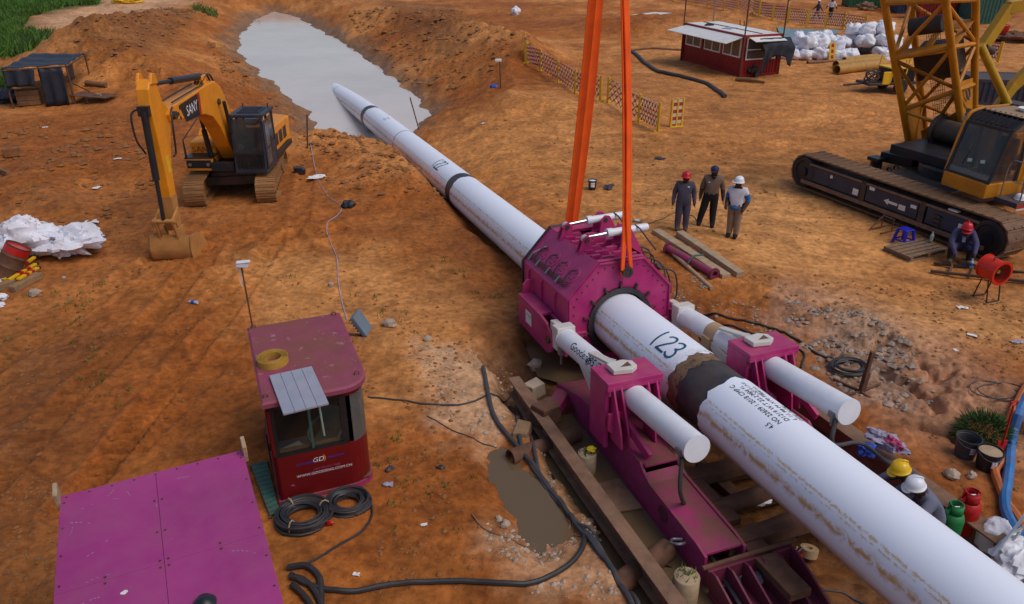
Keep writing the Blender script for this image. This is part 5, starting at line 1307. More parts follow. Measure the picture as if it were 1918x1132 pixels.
# lattice boom
ch = {'A': (aty(1708, 300, 27.2), aty(1652, -20, 25.6)), 'B': (aty(1803, 250, 26.0), aty(1768, -20, 24.4)), 'C': (aty(1824, 235, 27.3), aty(1828, -20, 26.0)), 'D': (aty(1737, 285, 28.5), aty(1703, -20, 27.2))}
boom = link('boom', None, crn)
def bp(k, t_): a, b = ch[k]; return cw(a + (b - a) * t_)
for k in 'ABCD':
    m_ = MB(); m_.cyl(bp(k, -.05), bp(k, 2.0), .12, n=12); m_.build('chord', CY, boom)
TT = (0.0, .33, .63, .93, 1.25, 1.6, 1.95)
def brace(p_, q_, r_=.062): m_ = MB(); m_.cyl(p_, q_, r_, n=8); m_.build('brace', CY, boom)
for a, b in (('A', 'B'), ('B', 'C'), ('C', 'D'), ('D', 'A')):
    for i in range(len(TT) - 1):
        t0_, t1_ = TT[i], TT[i + 1]
        brace(bp(a, t1_), bp(b, t1_), .075)
        if (i + (a in 'AC')) % 2: brace(bp(a, t0_ + .01), bp(b, t1_ - .01))
        else: brace(bp(b, t0_ + .01), bp(a, t1_ - .01))
        if i < 2 and a == 'A': brace(bp(a, t0_ + .01), bp(b, t1_ - .01)); brace(bp(b, t0_ + .01), bp(a, t1_ - .01))
def plate(name, pts, th_, m=CY):
    m_ = MB(); n_ = (pts[1] - pts[0]).cross(pts[2] - pts[0]).normalized() * th_; m_.prism(pts, n_); return m_.build(name, m, boom, smooth=False)
# diaphragm plate with two holes (four strips), side plates at the foot
Td = .66
a, b, c_, d_ = bp('A', .62), bp('B', .60), bp('C', .80), bp('D', .80)
def inner(u, v): return (a * (1 - u) + b * u) * (1 - v) + (d_ * (1 - u) + c_ * u) * v
for (u0, u1, v0, v1) in ((0, 1, 0, .28), (0, 1, .75, 1), (0, .14, .28, .75), (.44, .56, .28, .75), (.86, 1, .28, .75)):
    plate('diaphragm', [inner(u0, v0), inner(u1, v0), inner(u1, v1), inner(u0, v1)], .03)
plate('foot_plate', [bp('B', .0), bp('B', .38), bp('C', .38), bp('C', .0)], .03)
plate('foot_plate', [bp('A', -.02), bp('A', .34), bp('D', .34), bp('D', -.02)], .03)
q = (bp('B', .27) + bp('C', .27)) / 2; up = (bp('B', .4) - bp('B', .1)).normalized(); ac_ = (bp('C', .2) - bp('B', .2)).normalized(); nn_ = ac_.cross(up).normalized()
if (Matrix.Rotation(CRZ, 3, 'Z') @ nn_).y > 0: nn_ = -nn_
m_ = MB(); m_.tube([q + nn_ * .06 + up * .28 + ac_ * -.18, q + nn_ * .06 - up * .0 + ac_ * -.18, q + nn_ * .06 - up * .14 - ac_ * .1, q + nn_ * .06 - up * .18, q + nn_ * .06 - up * .14 + ac_ * .1, q + nn_ * .06 + ac_ * .18, q + nn_ * .06 + up * .26 + ac_ * .18], .035); m_.build('steel_loop', M['steel_grey'], boom)
# hoist box and drum inside the boom, orange foot box
z_ = [inner(.2, .3) - up * .25, inner(.85, .3) - up * .25, inner(.85, .85) - up * .45, inner(.2, .85) - up * .45]
m_ = MB(); m_.prism(z_, -up * 1.1); m_.build('winch_housing', M['dark_steel'], boom, smooth=False, bevel=.02)
m_ = MB(); m_.cyl(inner(.15, .5) + up * .55, inner(.7, .5) + up * .55, .28, n=18); m_.build('winch_drum', M['black_rubber'], boom)
fb = [bp(k, .02) for k in 'ABCD']; m_ = MB(); m_.prism([fb[0] * .8 + fb[2] * .2, fb[1] * .9 + fb[3] * .1, fb[2] * .8 + fb[0] * .2, fb[3] * .8 + fb[1] * .2], up * .9); m_.build('foot_box', CY, boom, smooth=False, bevel=.03)
# walkway mesh strip up the middle of the boom
m_ = MB(); m0 = [(bp('A', t_) + bp('C', t_)) * .5 for t_ in (.1, 1.9)]
for k in range(-3, 4): m_.cyl(m0[0] + ac_ * .0 + (bp('B', .5) - bp('A', .5)).normalized() * k * .07, m0[1] + (bp('B', .5) - bp('A', .5)).normalized() * k * .07, .008, n=4, cap=False)
for k in range(60): pz = m0[0] + (m0[1] - m0[0]) * k / 60; w_ = (bp('B', .5) - bp('A', .5)).normalized() * .22; m_.cyl(pz - w_, pz + w_, .008, n=4, cap=False)
tag(m_.build('mesh_walkway', M['dark_steel'], boom), kind='stuff')
# back stays and gantry
def bar(name, p_, q_, w_, m): m_ = MB(); m_.beam(cw(p_), cw(q_), w_, w_ * 1.15); return m_.build(name, m, crn, smooth=False, bevel=.01)
bar('gantry_bar', aty(1838, 92, 28.0), aty(1892, 12, 28.2), .30, M['mast_yellow'])
bar('gantry_bar', aty(1888, 14, 28.2), aty(2010, -4, 28.2), .34, M['mast_yellow'])
m_ = MB(); m_.cyl(cw(aty(1836, 85, 27.7)), cw(aty(1902, 226, 27.7)), .14, n=14); m_.build('gantry_strut', M['mast_yellow'], crn)
bar('gantry_bar', aty(1850, 226, 27.9), aty(1900, 158, 28.0), .26, M['mast_yellow'])
bar('gantry_bar', aty(1896, 163, 28.05), aty(2000, 60, 28.0), .30, M['mast_yellow'])
mb = MB(); mb.cyl(cw(aty(1842, 90, 27.9)), cw(aty(1856, 96, 28.2)), .16, n=14); mb.build('gantry_pin', M['dark_steel'], crn)
# white helmet left on the crane's step
HELM_CRANE = (Matrix.Translation(CR) @ Matrix.Rotation(CRZ, 4, 'Z')) @ hq
# ------------------------------------------------------------------ control cabin
cb = thing('control_cabin', 'small dark red control cabin with windowed front and faded peeling roof', 'cabin', (-3.62, 9.5, gz(-3, 10.5) + .02), R(21.5))
RD = M['cabin_red']; CW, CD, CH = 1.48, 2.4, 2.0
def rounded(x0_, x1_, y0_, y1_, r_, n_=6):          # outline with rounded front-right corner
    out = [(x0_, y0_), (x1_ - r_, y0_)] + [(x1_ - r_ + r_ * math.sin(PI / 2 * i / n_), y0_ + r_ - r_ * math.cos(PI / 2 * i / n_)) for i in range(1, n_ + 1)] + [(x1_, y1_), (x0_, y1_)]
    return out
def wall_strip(mb, pl, z0_, z1_, th_=.04):
    for (ax, ay), (bx_, by_) in zip(pl[:-1], pl[1:]):
        d = Vector((bx_ - ax, by_ - ay, 0)); n_ = Vector((-d.y, d.x, 0)).normalized() * th_
        mb.hexa([(ax, ay, z0_), (bx_, by_, z0_), (bx_ + n_.x, by_ + n_.y, z0_), (ax + n_.x, ay + n_.y, z0_), (ax, ay, z1_), (bx_, by_, z1_), (bx_ + n_.x, by_ + n_.y, z1_), (ax + n_.x, ay + n_.y, z1_)])
ol = rounded(0, CW, 0, CD, .34)
front = ol[:8]
mb = MB(); wall_strip(mb, front, .12, .92); mb.build('front_wall', RD, cb, smooth=35)
mb = MB(); wall_strip(mb, [ol[7], ol[8]], .12, 1.9); mb.build('side_wall', RD, cb, smooth=False)
mb = MB(); wall_strip(mb, [ol[8], ol[9]], .12, 1.9); mb.build('rear_wall', RD, cb, smooth=False)
mb = MB(); wall_strip(mb, [(0, CD), (0, 1.35)], .12, 1.9); mb.bx(-.0, .04, .0, .12, .12, 1.9); mb.build('side_wall', RD, cb, smooth=False)
mb = MB(); mb.bx(-.015, .025, .13, 1.34, .14, 1.88); dr = mb.build('door', RD, cb, smooth=False, bevel=.01)
mb = MB(); mb.bx(-.04, -.015, .2, .25, .95, 1.05); mb.tube([(-.05, .3, .6), (-.05, .3, 1.2)], .012); mb.build('handle', M['black_paint'], dr)
mb = MB(); mb.add([(x, y, .0) for x, y in rounded(-.03, CW + .03, -.03, CD + .02, .36)] + [(x, y, .12) for x, y in rounded(-.03, CW + .03, -.03, CD + .02, .36)], [tuple(range(len(ol)))[::-1], tuple(range(len(ol), 2 * len(ol)))] + [(i, (i + 1) % len(ol), len(ol) + (i + 1) % len(ol), len(ol) + i) for i in range(len(ol))]); mb.build('base_frame', M['magenta_dirty'], cb, smooth=False)
# window band
mb = MB(); mb.bx(.0, 1.14, .0, .05, .92, .97); mb.bx(.0, 1.14, .0, .05, 1.78, 1.9); mb.bx(.04, .10, .002, .05, .97, 1.78); mb.bx(1.06, 1.16, .002, .05, .97, 1.78); mb.build('window_frame', M['black_paint'], cb, smooth=False)
mb = MB(); mb.bx(.58, .62, .004, .04, .97, 1.78); mb.build('mullion', M['teal_plate'], cb, smooth=False)
for a_, b_ in ((.10, .58), (.62, 1.06)):
    mb = MB(); mb.bx(a_, b_, .018, .026, .97, 1.78); mb.build('pane', M['glass_clear'], cb, smooth=False)
mb = MB(); wall_strip(mb, [(x, y + .0) for x, y in front[1:8]], 1.78, 1.9); mb.build('header', RD, cb, smooth=35)
mb = MB(); wall_strip(mb, [(x, y) for x, y in front[2:8]], .92, 1.78, .015); mb.build('corner_pane', M['glass_office'], cb, smooth=35)
mb = MB(); mb.bx(.1, 1.0, .06, .12, .93, 1.0); mb.build('window_ledge', M['timber'], cb, smooth=False)
mb = MB(); mb.bx(.04, CW - .05, .05, CD - .05, .13, .16); mb.build('floor', M['rust'], cb, smooth=False)
# roof
rl = rounded(-.05, CW + .06, -.10, CD + .05, .40); k = len(rl)
mb = MB(); mb.add([(x, y, 1.9) for x, y in rl] + [(x, y, 1.97) for x, y in rl] + [(x * .96 + .03, y * .97 + .03, 2.0) for x, y in rl], [tuple(range(k))[::-1], tuple(range(2 * k, 3 * k))] + [(r_ * k + i, r_ * k + (i + 1) % k, (r_ + 1) * k + (i + 1) % k, (r_ + 1) * k + i) for r_ in (0, 1) for i in range(k)])
rf = mb.build('roof', M['cabin_roof'], cb, smooth=30)
for x, y in ((.05, 2.36), (1.42, 2.34), (1.4, .2), (.03, .05)):
    mb = MB(); mb.tube(smooth_line([(x - .03, y, 1.99), (x - .03, y, 2.05), (x + .03, y, 2.05), (x + .03, y, 1.99)], 3), .01, n=6); mb.build('lifting_eye', M['rust'], rf)
# printing on the front
mb = MB(); text_on(mb, 'WWW.GOODENG.COM.CN', (.72, -.004, .50), (1, 0, 0), (0, 0, 1), .068); mb.build('lettering', M['white_plain'], cb, smooth=False)
mb = MB(); text_on(mb, '24H 400 021 7888', (.76, -.004, .57), (1, 0, 0), (0, 0, 1), .055); mb.build('lettering', M['pink_cloth'], cb, smooth=False)
mb = MB(); text_on(mb, 'GD', (.64, -.004, .74), (1, 0, 0), (0, 0, 1), .12, shear=.25); mb.build('lettering', M['white_plain'], cb, smooth=False)
mb = MB(); text_on(mb, 'GOODENG', (.46, -.004, .72), (1, 0, 0), (0, 0, 1), .06); text_on(mb, 'MACHINE', (.92, -.004, .74), (1, 0, 0), (0, 0, 1), .06); mb.build('lettering', M['logo_blue'], cb, smooth=False)
mb = MB(); mb.add([(.69 + .07 * math.cos(f) * (1 if i < 7 else .82), -.005, .75 + .08 * math.sin(f) * (1 if i < 7 else .82)) for i, f in enumerate([R(-60 + 20 * q) for q in range(7)] + [R(60 - 20 * q) for q in range(7)])], [tuple(range(14))]); mb.build('emblem', M['logo_orange'], cb, smooth=False)
mb = MB(); mb.add([(.17, -.004, .36), (.27, -.004, .33), (.22, -.004, .36), (.24, -.004, .39)], [(0, 1, 2, 3)]); mb.build('emblem', M['pink_cloth'], cb, smooth=False)
CBM = Matrix.Translation(cb.location) @ Matrix.Rotation(R(21.5), 4, 'Z')
# green plastic chair inside
chp = thing('plastic_chair', 'pale green plastic armchair inside the dark red control cabin', 'chair', CBM @ Vector((.92, .75, .16)), R(21.5 + 150))
GC = M['chair_green']
mb = MB(); mb.bx(-.24, .24, -.22, .22, .38, .42); mb.build('seat', GC, chp, bevel=.015)
mb = MB(); mb.hexa([(-.24, -.24, .42), (.24, -.24, .42), (.24, -.2, .42), (-.24, -.2, .42), (-.22, -.34, .85), (.22, -.34, .85), (.22, -.3, .85), (-.22, -.3, .85)]); mb.build('backrest', GC, chp, bevel=.015)
for sx_ in (-1, 1):
    for sy_ in (-1, 1):
        mb = MB(); mb.cyl((sx_ * .21, sy_ * .19, .38), (sx_ * .25, sy_ * .25, 0), .025, .02, n=8); mb.build('leg', GC, chp)
    mb = MB(); mb.tube(smooth_line([(sx_ * .25, -.26, .62), (sx_ * .27, .0, .66), (sx_ * .26, .2, .6), (sx_ * .23, .2, .40)], 4), .022); mb.build('armrest', GC, chp)
dk = thing('desk', 'small desk with white papers behind the control cabin window', 'desk', CBM @ Vector((.32, .34, .16)), R(21.5))
mb = MB(); mb.bx(-.25, .25, -.2, .25, .62, .66); mb.build('desk_top', M['lamp_grey'], dk, bevel=.01)
for a_, b_ in ((-.22, -.17), (.22, -.17), (-.22, .22), (.22, .22)):
    mb = MB(); mb.bx(a_ - .02, a_ + .02, b_ - .02, b_ + .02, 0, .62); mb.build('leg', M['dark_steel'], dk)
mb = MB(); mb.box((0, -.02, .672), (.3, .2, .008), .4); mb.build('paper', M['paper'], dk)
# things on the roof
p_ = CBM @ Vector((.48, .30, 2.0))
pn_ = thing('grey_panel', 'flat grey panel lying across the front edge of the control cabin roof', 'panel', p_, R(21.5 + 4))
for i in range(4):
    mb = MB(); mb.hexa([(-.32 + i * .162, -.80, .0), (-.32 + i * .162 + .158, -.80, .0), (-.32 + i * .162 + .158, .30, .02), (-.32 + i * .162, .30, .02), (-.32 + i * .162, -.80, .035), (-.32 + i * .162 + .158, -.80, .035), (-.32 + i * .162 + .158, .30, .055), (-.32 + i * .162, .30, .055)]); mb.build('plank', M['board_grey'], pn_, smooth=False, bevel=.004)
mb = MB(); mb.cyl((.2, -.7, .0), (.26, -.45, -.75), .015, n=6); mb.build('prop', M['chair_green'], pn_)
p_ = CBM @ Vector((.24, 1.05, 2.0))
sr = thing('sling_roll', 'yellow webbing sling rolled up on the control cabin roof', 'sling roll', p_, 0)
for i in range(5):
    mb = MB(); mb.ring((0, 0, 0), (0, 0, .11), .24 - i * .022, .228 - i * .022, 26); mb.build('turn', M['rope_yellow'], sr)
# teal step plate
q = [at(*p, .1) for p in ((470, 872), (500, 866), (523, 960), (506, 968))]
sp = thing('step_plate', 'green chequered steel step plate between the cabin and the purple container', 'step plate', q[0], 0)
mb = MB(); mb.prism([v - q[0] for v in q], (0, 0, .03)); mb.build('plate', M['teal_plate'], sp, smooth=False)
mb = MB()
for v in (q[0], q[1], q[2], q[3]): mb.beam(v - q[0], v - q[0] - Vector((0, 0, .12)), .04, .04)
mb.build('frame', M['rust'], sp, smooth=False)
mb = MB(); g = random.Random(2)
for i in range(5):
    for j in range(12):
        u_, v_ = (i + .5) / 5, (j + .5) / 12; c_ = ((q[0] * (1 - u_) + q[1] * u_) * (1 - v_) + (q[3] * (1 - u_) + q[2] * u_) * v_) - q[0]
        mb.box(c_ + Vector((0, 0, .031)), (.012, .035, .006), .8 if (i + j) % 2 else -.8)
tag(mb.build('tread_studs', M['dark_steel'], sp, smooth=False), kind='stuff')

# ------------------------------------------------------------------ power pack container
pc = thing('power_container', 'purple steel container with a bolted flat roof at the near corner', 'container', (-5.15, 6.94, gz(-5, 6.9)), R(25.5))
PW_, PL_, PH_ = 2.0, 4.2, 2.4 - gz(-5, 6.9)
mb = MB(); mb.bx(0.02, PW_ - .02, -PL_ + .02, -.02, .1, PH_ - .05); mb.build('walls', M['magenta_dark'], pc, smooth=False)
mb = MB(); mb.bx(-.04, PW_ + .04, -PL_, 0, 0, .1); mb.build('skid_frame', M['black_paint'], pc, smooth=False)
for i in range(9):
    mb = MB(); mb.bx(-.03, .018, -.35 - i * .42, -.25 - i * .42, .12, PH_ - .1); mb.build('wall_rib', M['magenta_dark'], pc, smooth=False)
for (a_, b_) in ((0, .998), (1.002, PW_)):
    for (c_, d_) in ((-1.60, 0), (-3.2, -1.604), (-PL_, -3.204)):
        mb = MB(); mb.bx(a_, b_, c_, d_, PH_ - .05, PH_); mb.build('roof_panel', M['magenta_roof'], pc, smooth=False, bevel=.002)
mb = MB()
for i in range(9):
    t_ = .06 + i * 1.88 / 8
    mb.lathe([(.014, 0), (.010, .008), (0, .008)], (t_, -.05, PH_), (0, 0, 1), 6)
    for x in (.04, PW_ - .04): mb.lathe([(.014, 0), (.010, .008), (0, .008)], (x, -.15 - i * .45, PH_), (0, 0, 1), 6)
for yq in (-.55, -1.1, -1.56, -1.66):
    for x in (.96, 1.04): mb.lathe([(.016, 0), (.012, .008), (0, .008)], (x, yq, PH_), (0, 0, 1), 6)
for x in (.45, 1.55):
    for yq in (-1.56, -1.65): mb.lathe([(.016, 0), (.012, .008), (0, .008)], (x, yq, PH_), (0, 0, 1), 6)
tag(mb.build('roof_bolts', M['dark_steel'], pc), kind='stuff')
for x in (-.02, PW_ + .02):
    mb = MB(); mb.box((x, -.06, PH_ + .05), (.05, .2, .26), Matrix.Rotation(.2, 3, 'X')); mb.build('corner_block', M['timber_pale'], pc, bevel=.01)
EC = Matrix.Rotation(R(-25.5), 3, 'Z') @ (at(385, 1136, 2.4) - pc.location); mb = MB(); mb.lathe([(.02, 0), (.10, .0), (.11, .05), (.07, .10), (.0, .115)], (EC.x, EC.y, PH_), (0, 0, 1), 20); mb.build('exhaust_cap', M['black_paint'], pc)
g = random.Random(5); mb = MB()
mb.add([(.62 + .04 * math.cos(f) * g.uniform(.6, 1), -1.86 + .035 * math.sin(f) * g.uniform(.6, 1), PH_ + .003) for f in [i * .7 for i in range(9)]], [tuple(range(9))]); mb.build('paper_scrap', M['paper'], pc, smooth=False)
mb = MB()
for _ in range(13):
    x, y, a_ = g.uniform(.1, 1.9), g.uniform(-1.9, -.2), g.uniform(0, 3.1); L_ = g.uniform(.03, .16)
    for k in range(6):
        if g.random() < .7: mb.box((x + math.cos(a_ + k * .05) * L_ * k / 3, y + math.sin(a_ + k * .05) * L_ * k / 3, PH_ + .0015), (L_ / 5, .005, .001), a_ + k * .05)
tag(mb.build('paint_scratches', M['lilac_cloth'], pc, smooth=False), kind='stuff')

# ------------------------------------------------------------------ red site office
so_ = thing('site_office', 'red corrugated container office with white framed windows and raised shutters', 'office', (13.44, 46.82, gz(13.5, 47)), R(20))
SW, SL, SH = 2.5, 6.4, 2.35
SR = M['site_red']
def corr(mb, p_, q_, z0_, z1_, out, pitch=.18, dep=.035):     # corrugated wall
    p_ = Vector(p_); q_ = Vector(q_); d = (q_ - p_); n_ = int(d.length / pitch); out = Vector(out)
    bot, top = [], []
    for i in range(n_):
        for f, o in ((0, 0), (.3, 0), (.45, 1), (.85, 1)):
            w_ = p_ + d * ((i + f) / n_) + out * (dep * o); bot.append(w_)
    bot.append(q_)
    mb.grid([[(v.x, v.y, z0_) for v in bot], [(v.x, v.y, z1_) for v in bot]])
mb = MB(); corr(mb, (0, SL, 0), (0, 0, 0), .15, 1.05, (-1, 0, 0)); mb.build('wall_panel', SR, so_, smooth=False)
mb = MB(); corr(mb, (0, 0, 0), (SW, 0, 0), .15, .95, (0, -1, 0)); mb.build('wall_panel', SR, so_, smooth=False)
mb = MB(); corr(mb, (SW, 0, 0), (SW, SL, 0), .15, SH - .1, (1, 0, 0)); mb.build('wall_panel', SR, so_, smooth=False)
mb = MB(); corr(mb, (SW, SL, 0), (0, SL, 0), .15, SH - .1, (0, 1, 0)); mb.build('wall_panel', SR, so_, smooth=False)
mb = MB()
for x in (0, SW):
    for y in (0, SL): mb.bx(x - .07, x + .07, y - .07, y + .07, 0, SH)
for x in (0, SW): mb.bx(x - .06, x + .06, 0, SL, 0, .15); mb.bx(x - .06, x + .06, 0, SL, SH - .14, SH)
for y in (0, SL): mb.bx(0, SW, y - .06, y + .06, 0, .15); mb.bx(0, SW, y - .06, y + .06, SH - .14, SH)
for y in (.1, 2.15, 4.3, 6.3): mb.bx(-.02, .03, y - .08, y + .08, 1.05, SH - .14)
mb.build('frame', SR, so_, smooth=False, bevel=.01)
mb = MB(); mb.bx(.05, SW - .05, .05, SL - .05, SH - .04, SH + .015); rf = mb.build('roof', M['white_paint'], so_, smooth=False)
mb = MB(); mb.bx(1.2, 1.27, .1, SL - .1, SH + .016, SH + .05); mb.build('roof_batten', M['rust'], rf, smooth=False)
mb = MB(); mb.box((.9, 2.9, SH + .03), (.9, .6, .03), .5); mb.build('roof_sheet', M['board_grey'], rf, smooth=False)
mb = MB(); mb.blob((.6, 4.6, SH + .08), (.35, .2, .08), seed=4, amp=.4); mb.build('roof_bag', M['tarp_black'], rf)
mb = MB(); mb.bx(.1, SW - .1, .1, SL - .1, .15, .2); mb.bx(1.3, 1.34, .1, SL - .1, .2, SH - .15); mb.build('interior', M['interior_dark'], so_, smooth=False)
for y0_ in (.25, 2.3, 4.45):
    mb = MB(); L_ = 1.75
    for (a_, b_, c_, d_) in ((0, L_, 1.05, 1.12), (0, L_, SH - .22, SH - .15), (0, .07, 1.12, SH - .22), (L_ - .07, L_, 1.12, SH - .22), (L_ * .5 - .035, L_ * .5 + .035, 1.12, SH - .22)): mb.bx(-.035, .03, y0_ + a_, y0_ + b_, c_, d_)
    wf = mb.build('window_frame', M['white_plain'], so_, smooth=False)
    for a_ in (.07, L_ * .5 + .035):
        mb = MB(); mb.bx(-.01, .0, y0_ + a_, y0_ + a_ + L_ * .5 - .105, 1.12, SH - .22); mb.build('pane', M['glass_office'], wf, smooth=False)
mb = MB()
for (a_, b_, c_, d_) in ((.2, 2.3, .95, 1.02), (.2, 2.3, SH - .22, SH - .15), (.2, .27, 1.02, SH - .22), (2.23, 2.3, 1.02, SH - .22), (.2, 1.2, 1.5, 1.55)): mb.bx(a_, b_, -.035, .03, c_, d_)
wf = mb.build('window_frame', M['white_plain'], so_, smooth=False)
mb = MB(); mb.bx(.27, 2.23, -.01, 0, 1.02, SH - .22); mb.build('pane', M['glass_office'], wf, smooth=False)
mb = MB(); mb.blob((.5, .25, 1.7), (.25, .12, .15), seed=8, amp=.4); mb.build('goods', M['pink_cloth'], so_)
mb = MB(); mb.hexa([(-1.25, .0, SH - .42), (-.03, .05, SH - .12), (-.03, SL - .2, SH - .12), (-1.25, SL + .2, SH - .42), (-1.25, .0, SH - .39), (-.03, .05, SH - .09), (-.03, SL - .2, SH - .09), (-1.25, SL + .2, SH - .39)]); mb.build('shutter', M['white_paint'], so_, smooth=False)
mb = MB(); mb.hexa([(.25, -.75, SH - .3), (2.4, -.75, SH - .3), (2.4, -.03, SH - .14), (.25, -.03, SH - .14), (.25, -.75, SH - .27), (2.4, -.75, SH - .27), (2.4, -.03, SH - .11), (.25, -.03, SH - .11)]); mb.build('shutter', M['white_paint'], so_, smooth=False)
for i, (x, y, m_) in enumerate(((-.12, SL + .05, 'rust'), (SW - .4, SL + .1, 'steel_grey'), (-.1, -.12, 'rust'), (SW + .1, -.1, 'rust'))):
    mb = MB(); mb.cyl((x, y, 0), (x, y, SH + 2.3), .045, n=8); mb.build('pole', M[m_], so_)
mb = MB(); mb.bx(SW + .1, SW + .16, -.13, -.1, SH + 1.45, SH + 1.75); mb.build('white_tag', M['paper'], so_)
SOM = Matrix.Translation(so_.location) @ Matrix.Rotation(R(20), 4, 'Z')
# dark cloth thrown over the end shutter
ck = thing('hanging_cloth', 'dark cloth hung over the end shutter of the red site office', 'cloth', SOM @ Vector((1.6, -.85, 0)), R(20))
P = []
for i in range(20):
    u_ = -.85 + i * 2.1 / 19; row = []
    for j in range(9):
        v_ = j / 8; low = 1.0 + .25 * math.sin(u_ * 2 + 1) - (.95 if u_ < -.5 else 0) * min(1, (-.5 - u_) * 4 if u_ < -.5 else 0)
        low = max(.25, low - .35 * (u_ > .9))
        z = SH - .25 - (SH - .25 - low) * v_; row.append((u_ + .05 * math.sin(v_ * 5), .05 + .07 * math.sin(u_ * 9 + v_ * 2) * (0.3 + v_) + (.5 * (1 - v_ * 4) if v_ < .25 else 0) - .12, z + (.1 if j == 0 else 0)))
    P.append(row)
mb = MB(); mb.grid(P); o = mb.build('fabric', M['cloth_dark'], ck, smooth=True); so2 = o.modifiers.new('solid', 'SOLIDIFY'); so2.thickness = .02
# little ladder behind the office
ld = thing('stepladder', 'rusty steel ladder leaning behind the red site office', 'ladder', SOM @ Vector((SW + .3, 4.2, 0)), R(20))
for x in (0, .45):
    mb = MB(); mb.cyl((.5, x, 0), (.05, x, 2.6), .03, n=6); mb.build('rail', M['rust'], ld)
for i in range(6):
    mb = MB(); z_ = .3 + i * .4; mb.cyl((.5 - .45 * z_ / 2.6, 0, z_), (.5 - .45 * z_ / 2.6, .45, z_), .02, n=6); mb.build('rung', M['rust'], ld)

# ------------------------------------------------------------------ black tarpaulin shelter
sx0 = Vector((-23.5, 40.5, 0)); sx0.z = gz(-22.8, 38.5)
sh_ = thing('tarp_shelter', 'open shelter roofed and curtained with black tarpaulin on thin poles', 'shelter', sx0)
FLc, FRc, BRc, BLc = [Vector(v) - Vector((sx0.x, sx0.y, 0)) for v in ((-24.3, 37.9, 1.85), (-21.7, 38.9, 1.9), (-22.75, 42.9, 1.85), (-25.7, 43.2, 1.8))]
P = []
for i in range(17):
    row = []
    for j in range(17):
        u_, v_ = i / 16, j / 16; p_ = (FLc * (1 - u_) + FRc * u_) * (1 - v_) + (BLc * (1 - u_) + BRc * u_) * v_
        p_.z += -.10 * math.sin(PI * u_) * math.sin(PI * v_) + .03 * math.sin(v_ * 22 + u_ * 2) + .02 * math.sin(u_ * 19 + v_ * 3); row.append(p_)
    P.append(row)
mb = MB(); mb.grid(P); rf = mb.build('roof_sheet', M['tarp_black'], sh_, smooth=True); rf.modifiers.new('s', 'SOLIDIFY').thickness = .02
for nm, c_ in (('a', FLc), ('b', FRc), ('c', BRc), ('d', BLc)):
    mb = MB(); f = Vector((c_.x * .97, c_.y * .97, 0)); mb.cyl((f.x, f.y, -.3), (f.x, f.y, c_.z), .045, n=8); mb.build('pole', M['rust'], sh_)
mb = MB(); mb.cyl((FRc.x * .97, FRc.y * .97 + 2.2, 0), (FRc.x * .95, FRc.y * .95 + .2, 1.0), .03, n=6); mb.cyl(FLc - Vector((0, 0, .06)), FRc - Vector((0, 0, .06)), .035, n=6); mb.cyl(FRc - Vector((0, 0, .06)), BRc - Vector((0, 0, .06)), .035, n=6); mb.cyl(BLc - Vector((0, 0, .06)), BRc - Vector((0, 0, .06)), .035, n=6); mb.build('roof_rails', M['rust'], sh_)
def curtain(a_, b_, z1_, z0_, amp, seed, n_=14, taper=0.0):
    g = random.Random(seed); P = []
    for i in range(n_ + 1):
        u_ = i / n_; p_ = a_ * (1 - u_) + b_ * u_; row = []
        for j in range(8):
            v_ = j / 7; w_ = (1 - taper * v_)
            q_ = a_ * (1 - .5 - (u_ - .5) * w_) + b_ * (.5 + (u_ - .5) * w_)
            row.append(Vector((q_.x, q_.y, z1_ + (z0_ - z1_) * v_)) + Vector((.02, -1, 0)) * (amp * math.sin(u_ * 13 + seed) * (.3 + v_) + .12 * v_))
        P.append(row)
    mb = MB(); mb.grid(P); o = mb.build('curtain', M['tarp_black'], sh_, smooth=True); o.modifiers.new('s', 'SOLIDIFY').thickness = .015
c_ = FLc * .44 + FRc * .56
curtain(c_, FRc * .93 + FLc * .07, 1.85, .02, .05, 1)
curtain(FLc * .98 + FRc * .02, FLc * .5 + FRc * .5, 1.85, 1.02, .07, 2, taper=.12)
curtain(FRc * .97, FRc * .72 + BRc * .28, 1.85, 1.1, .06, 3)
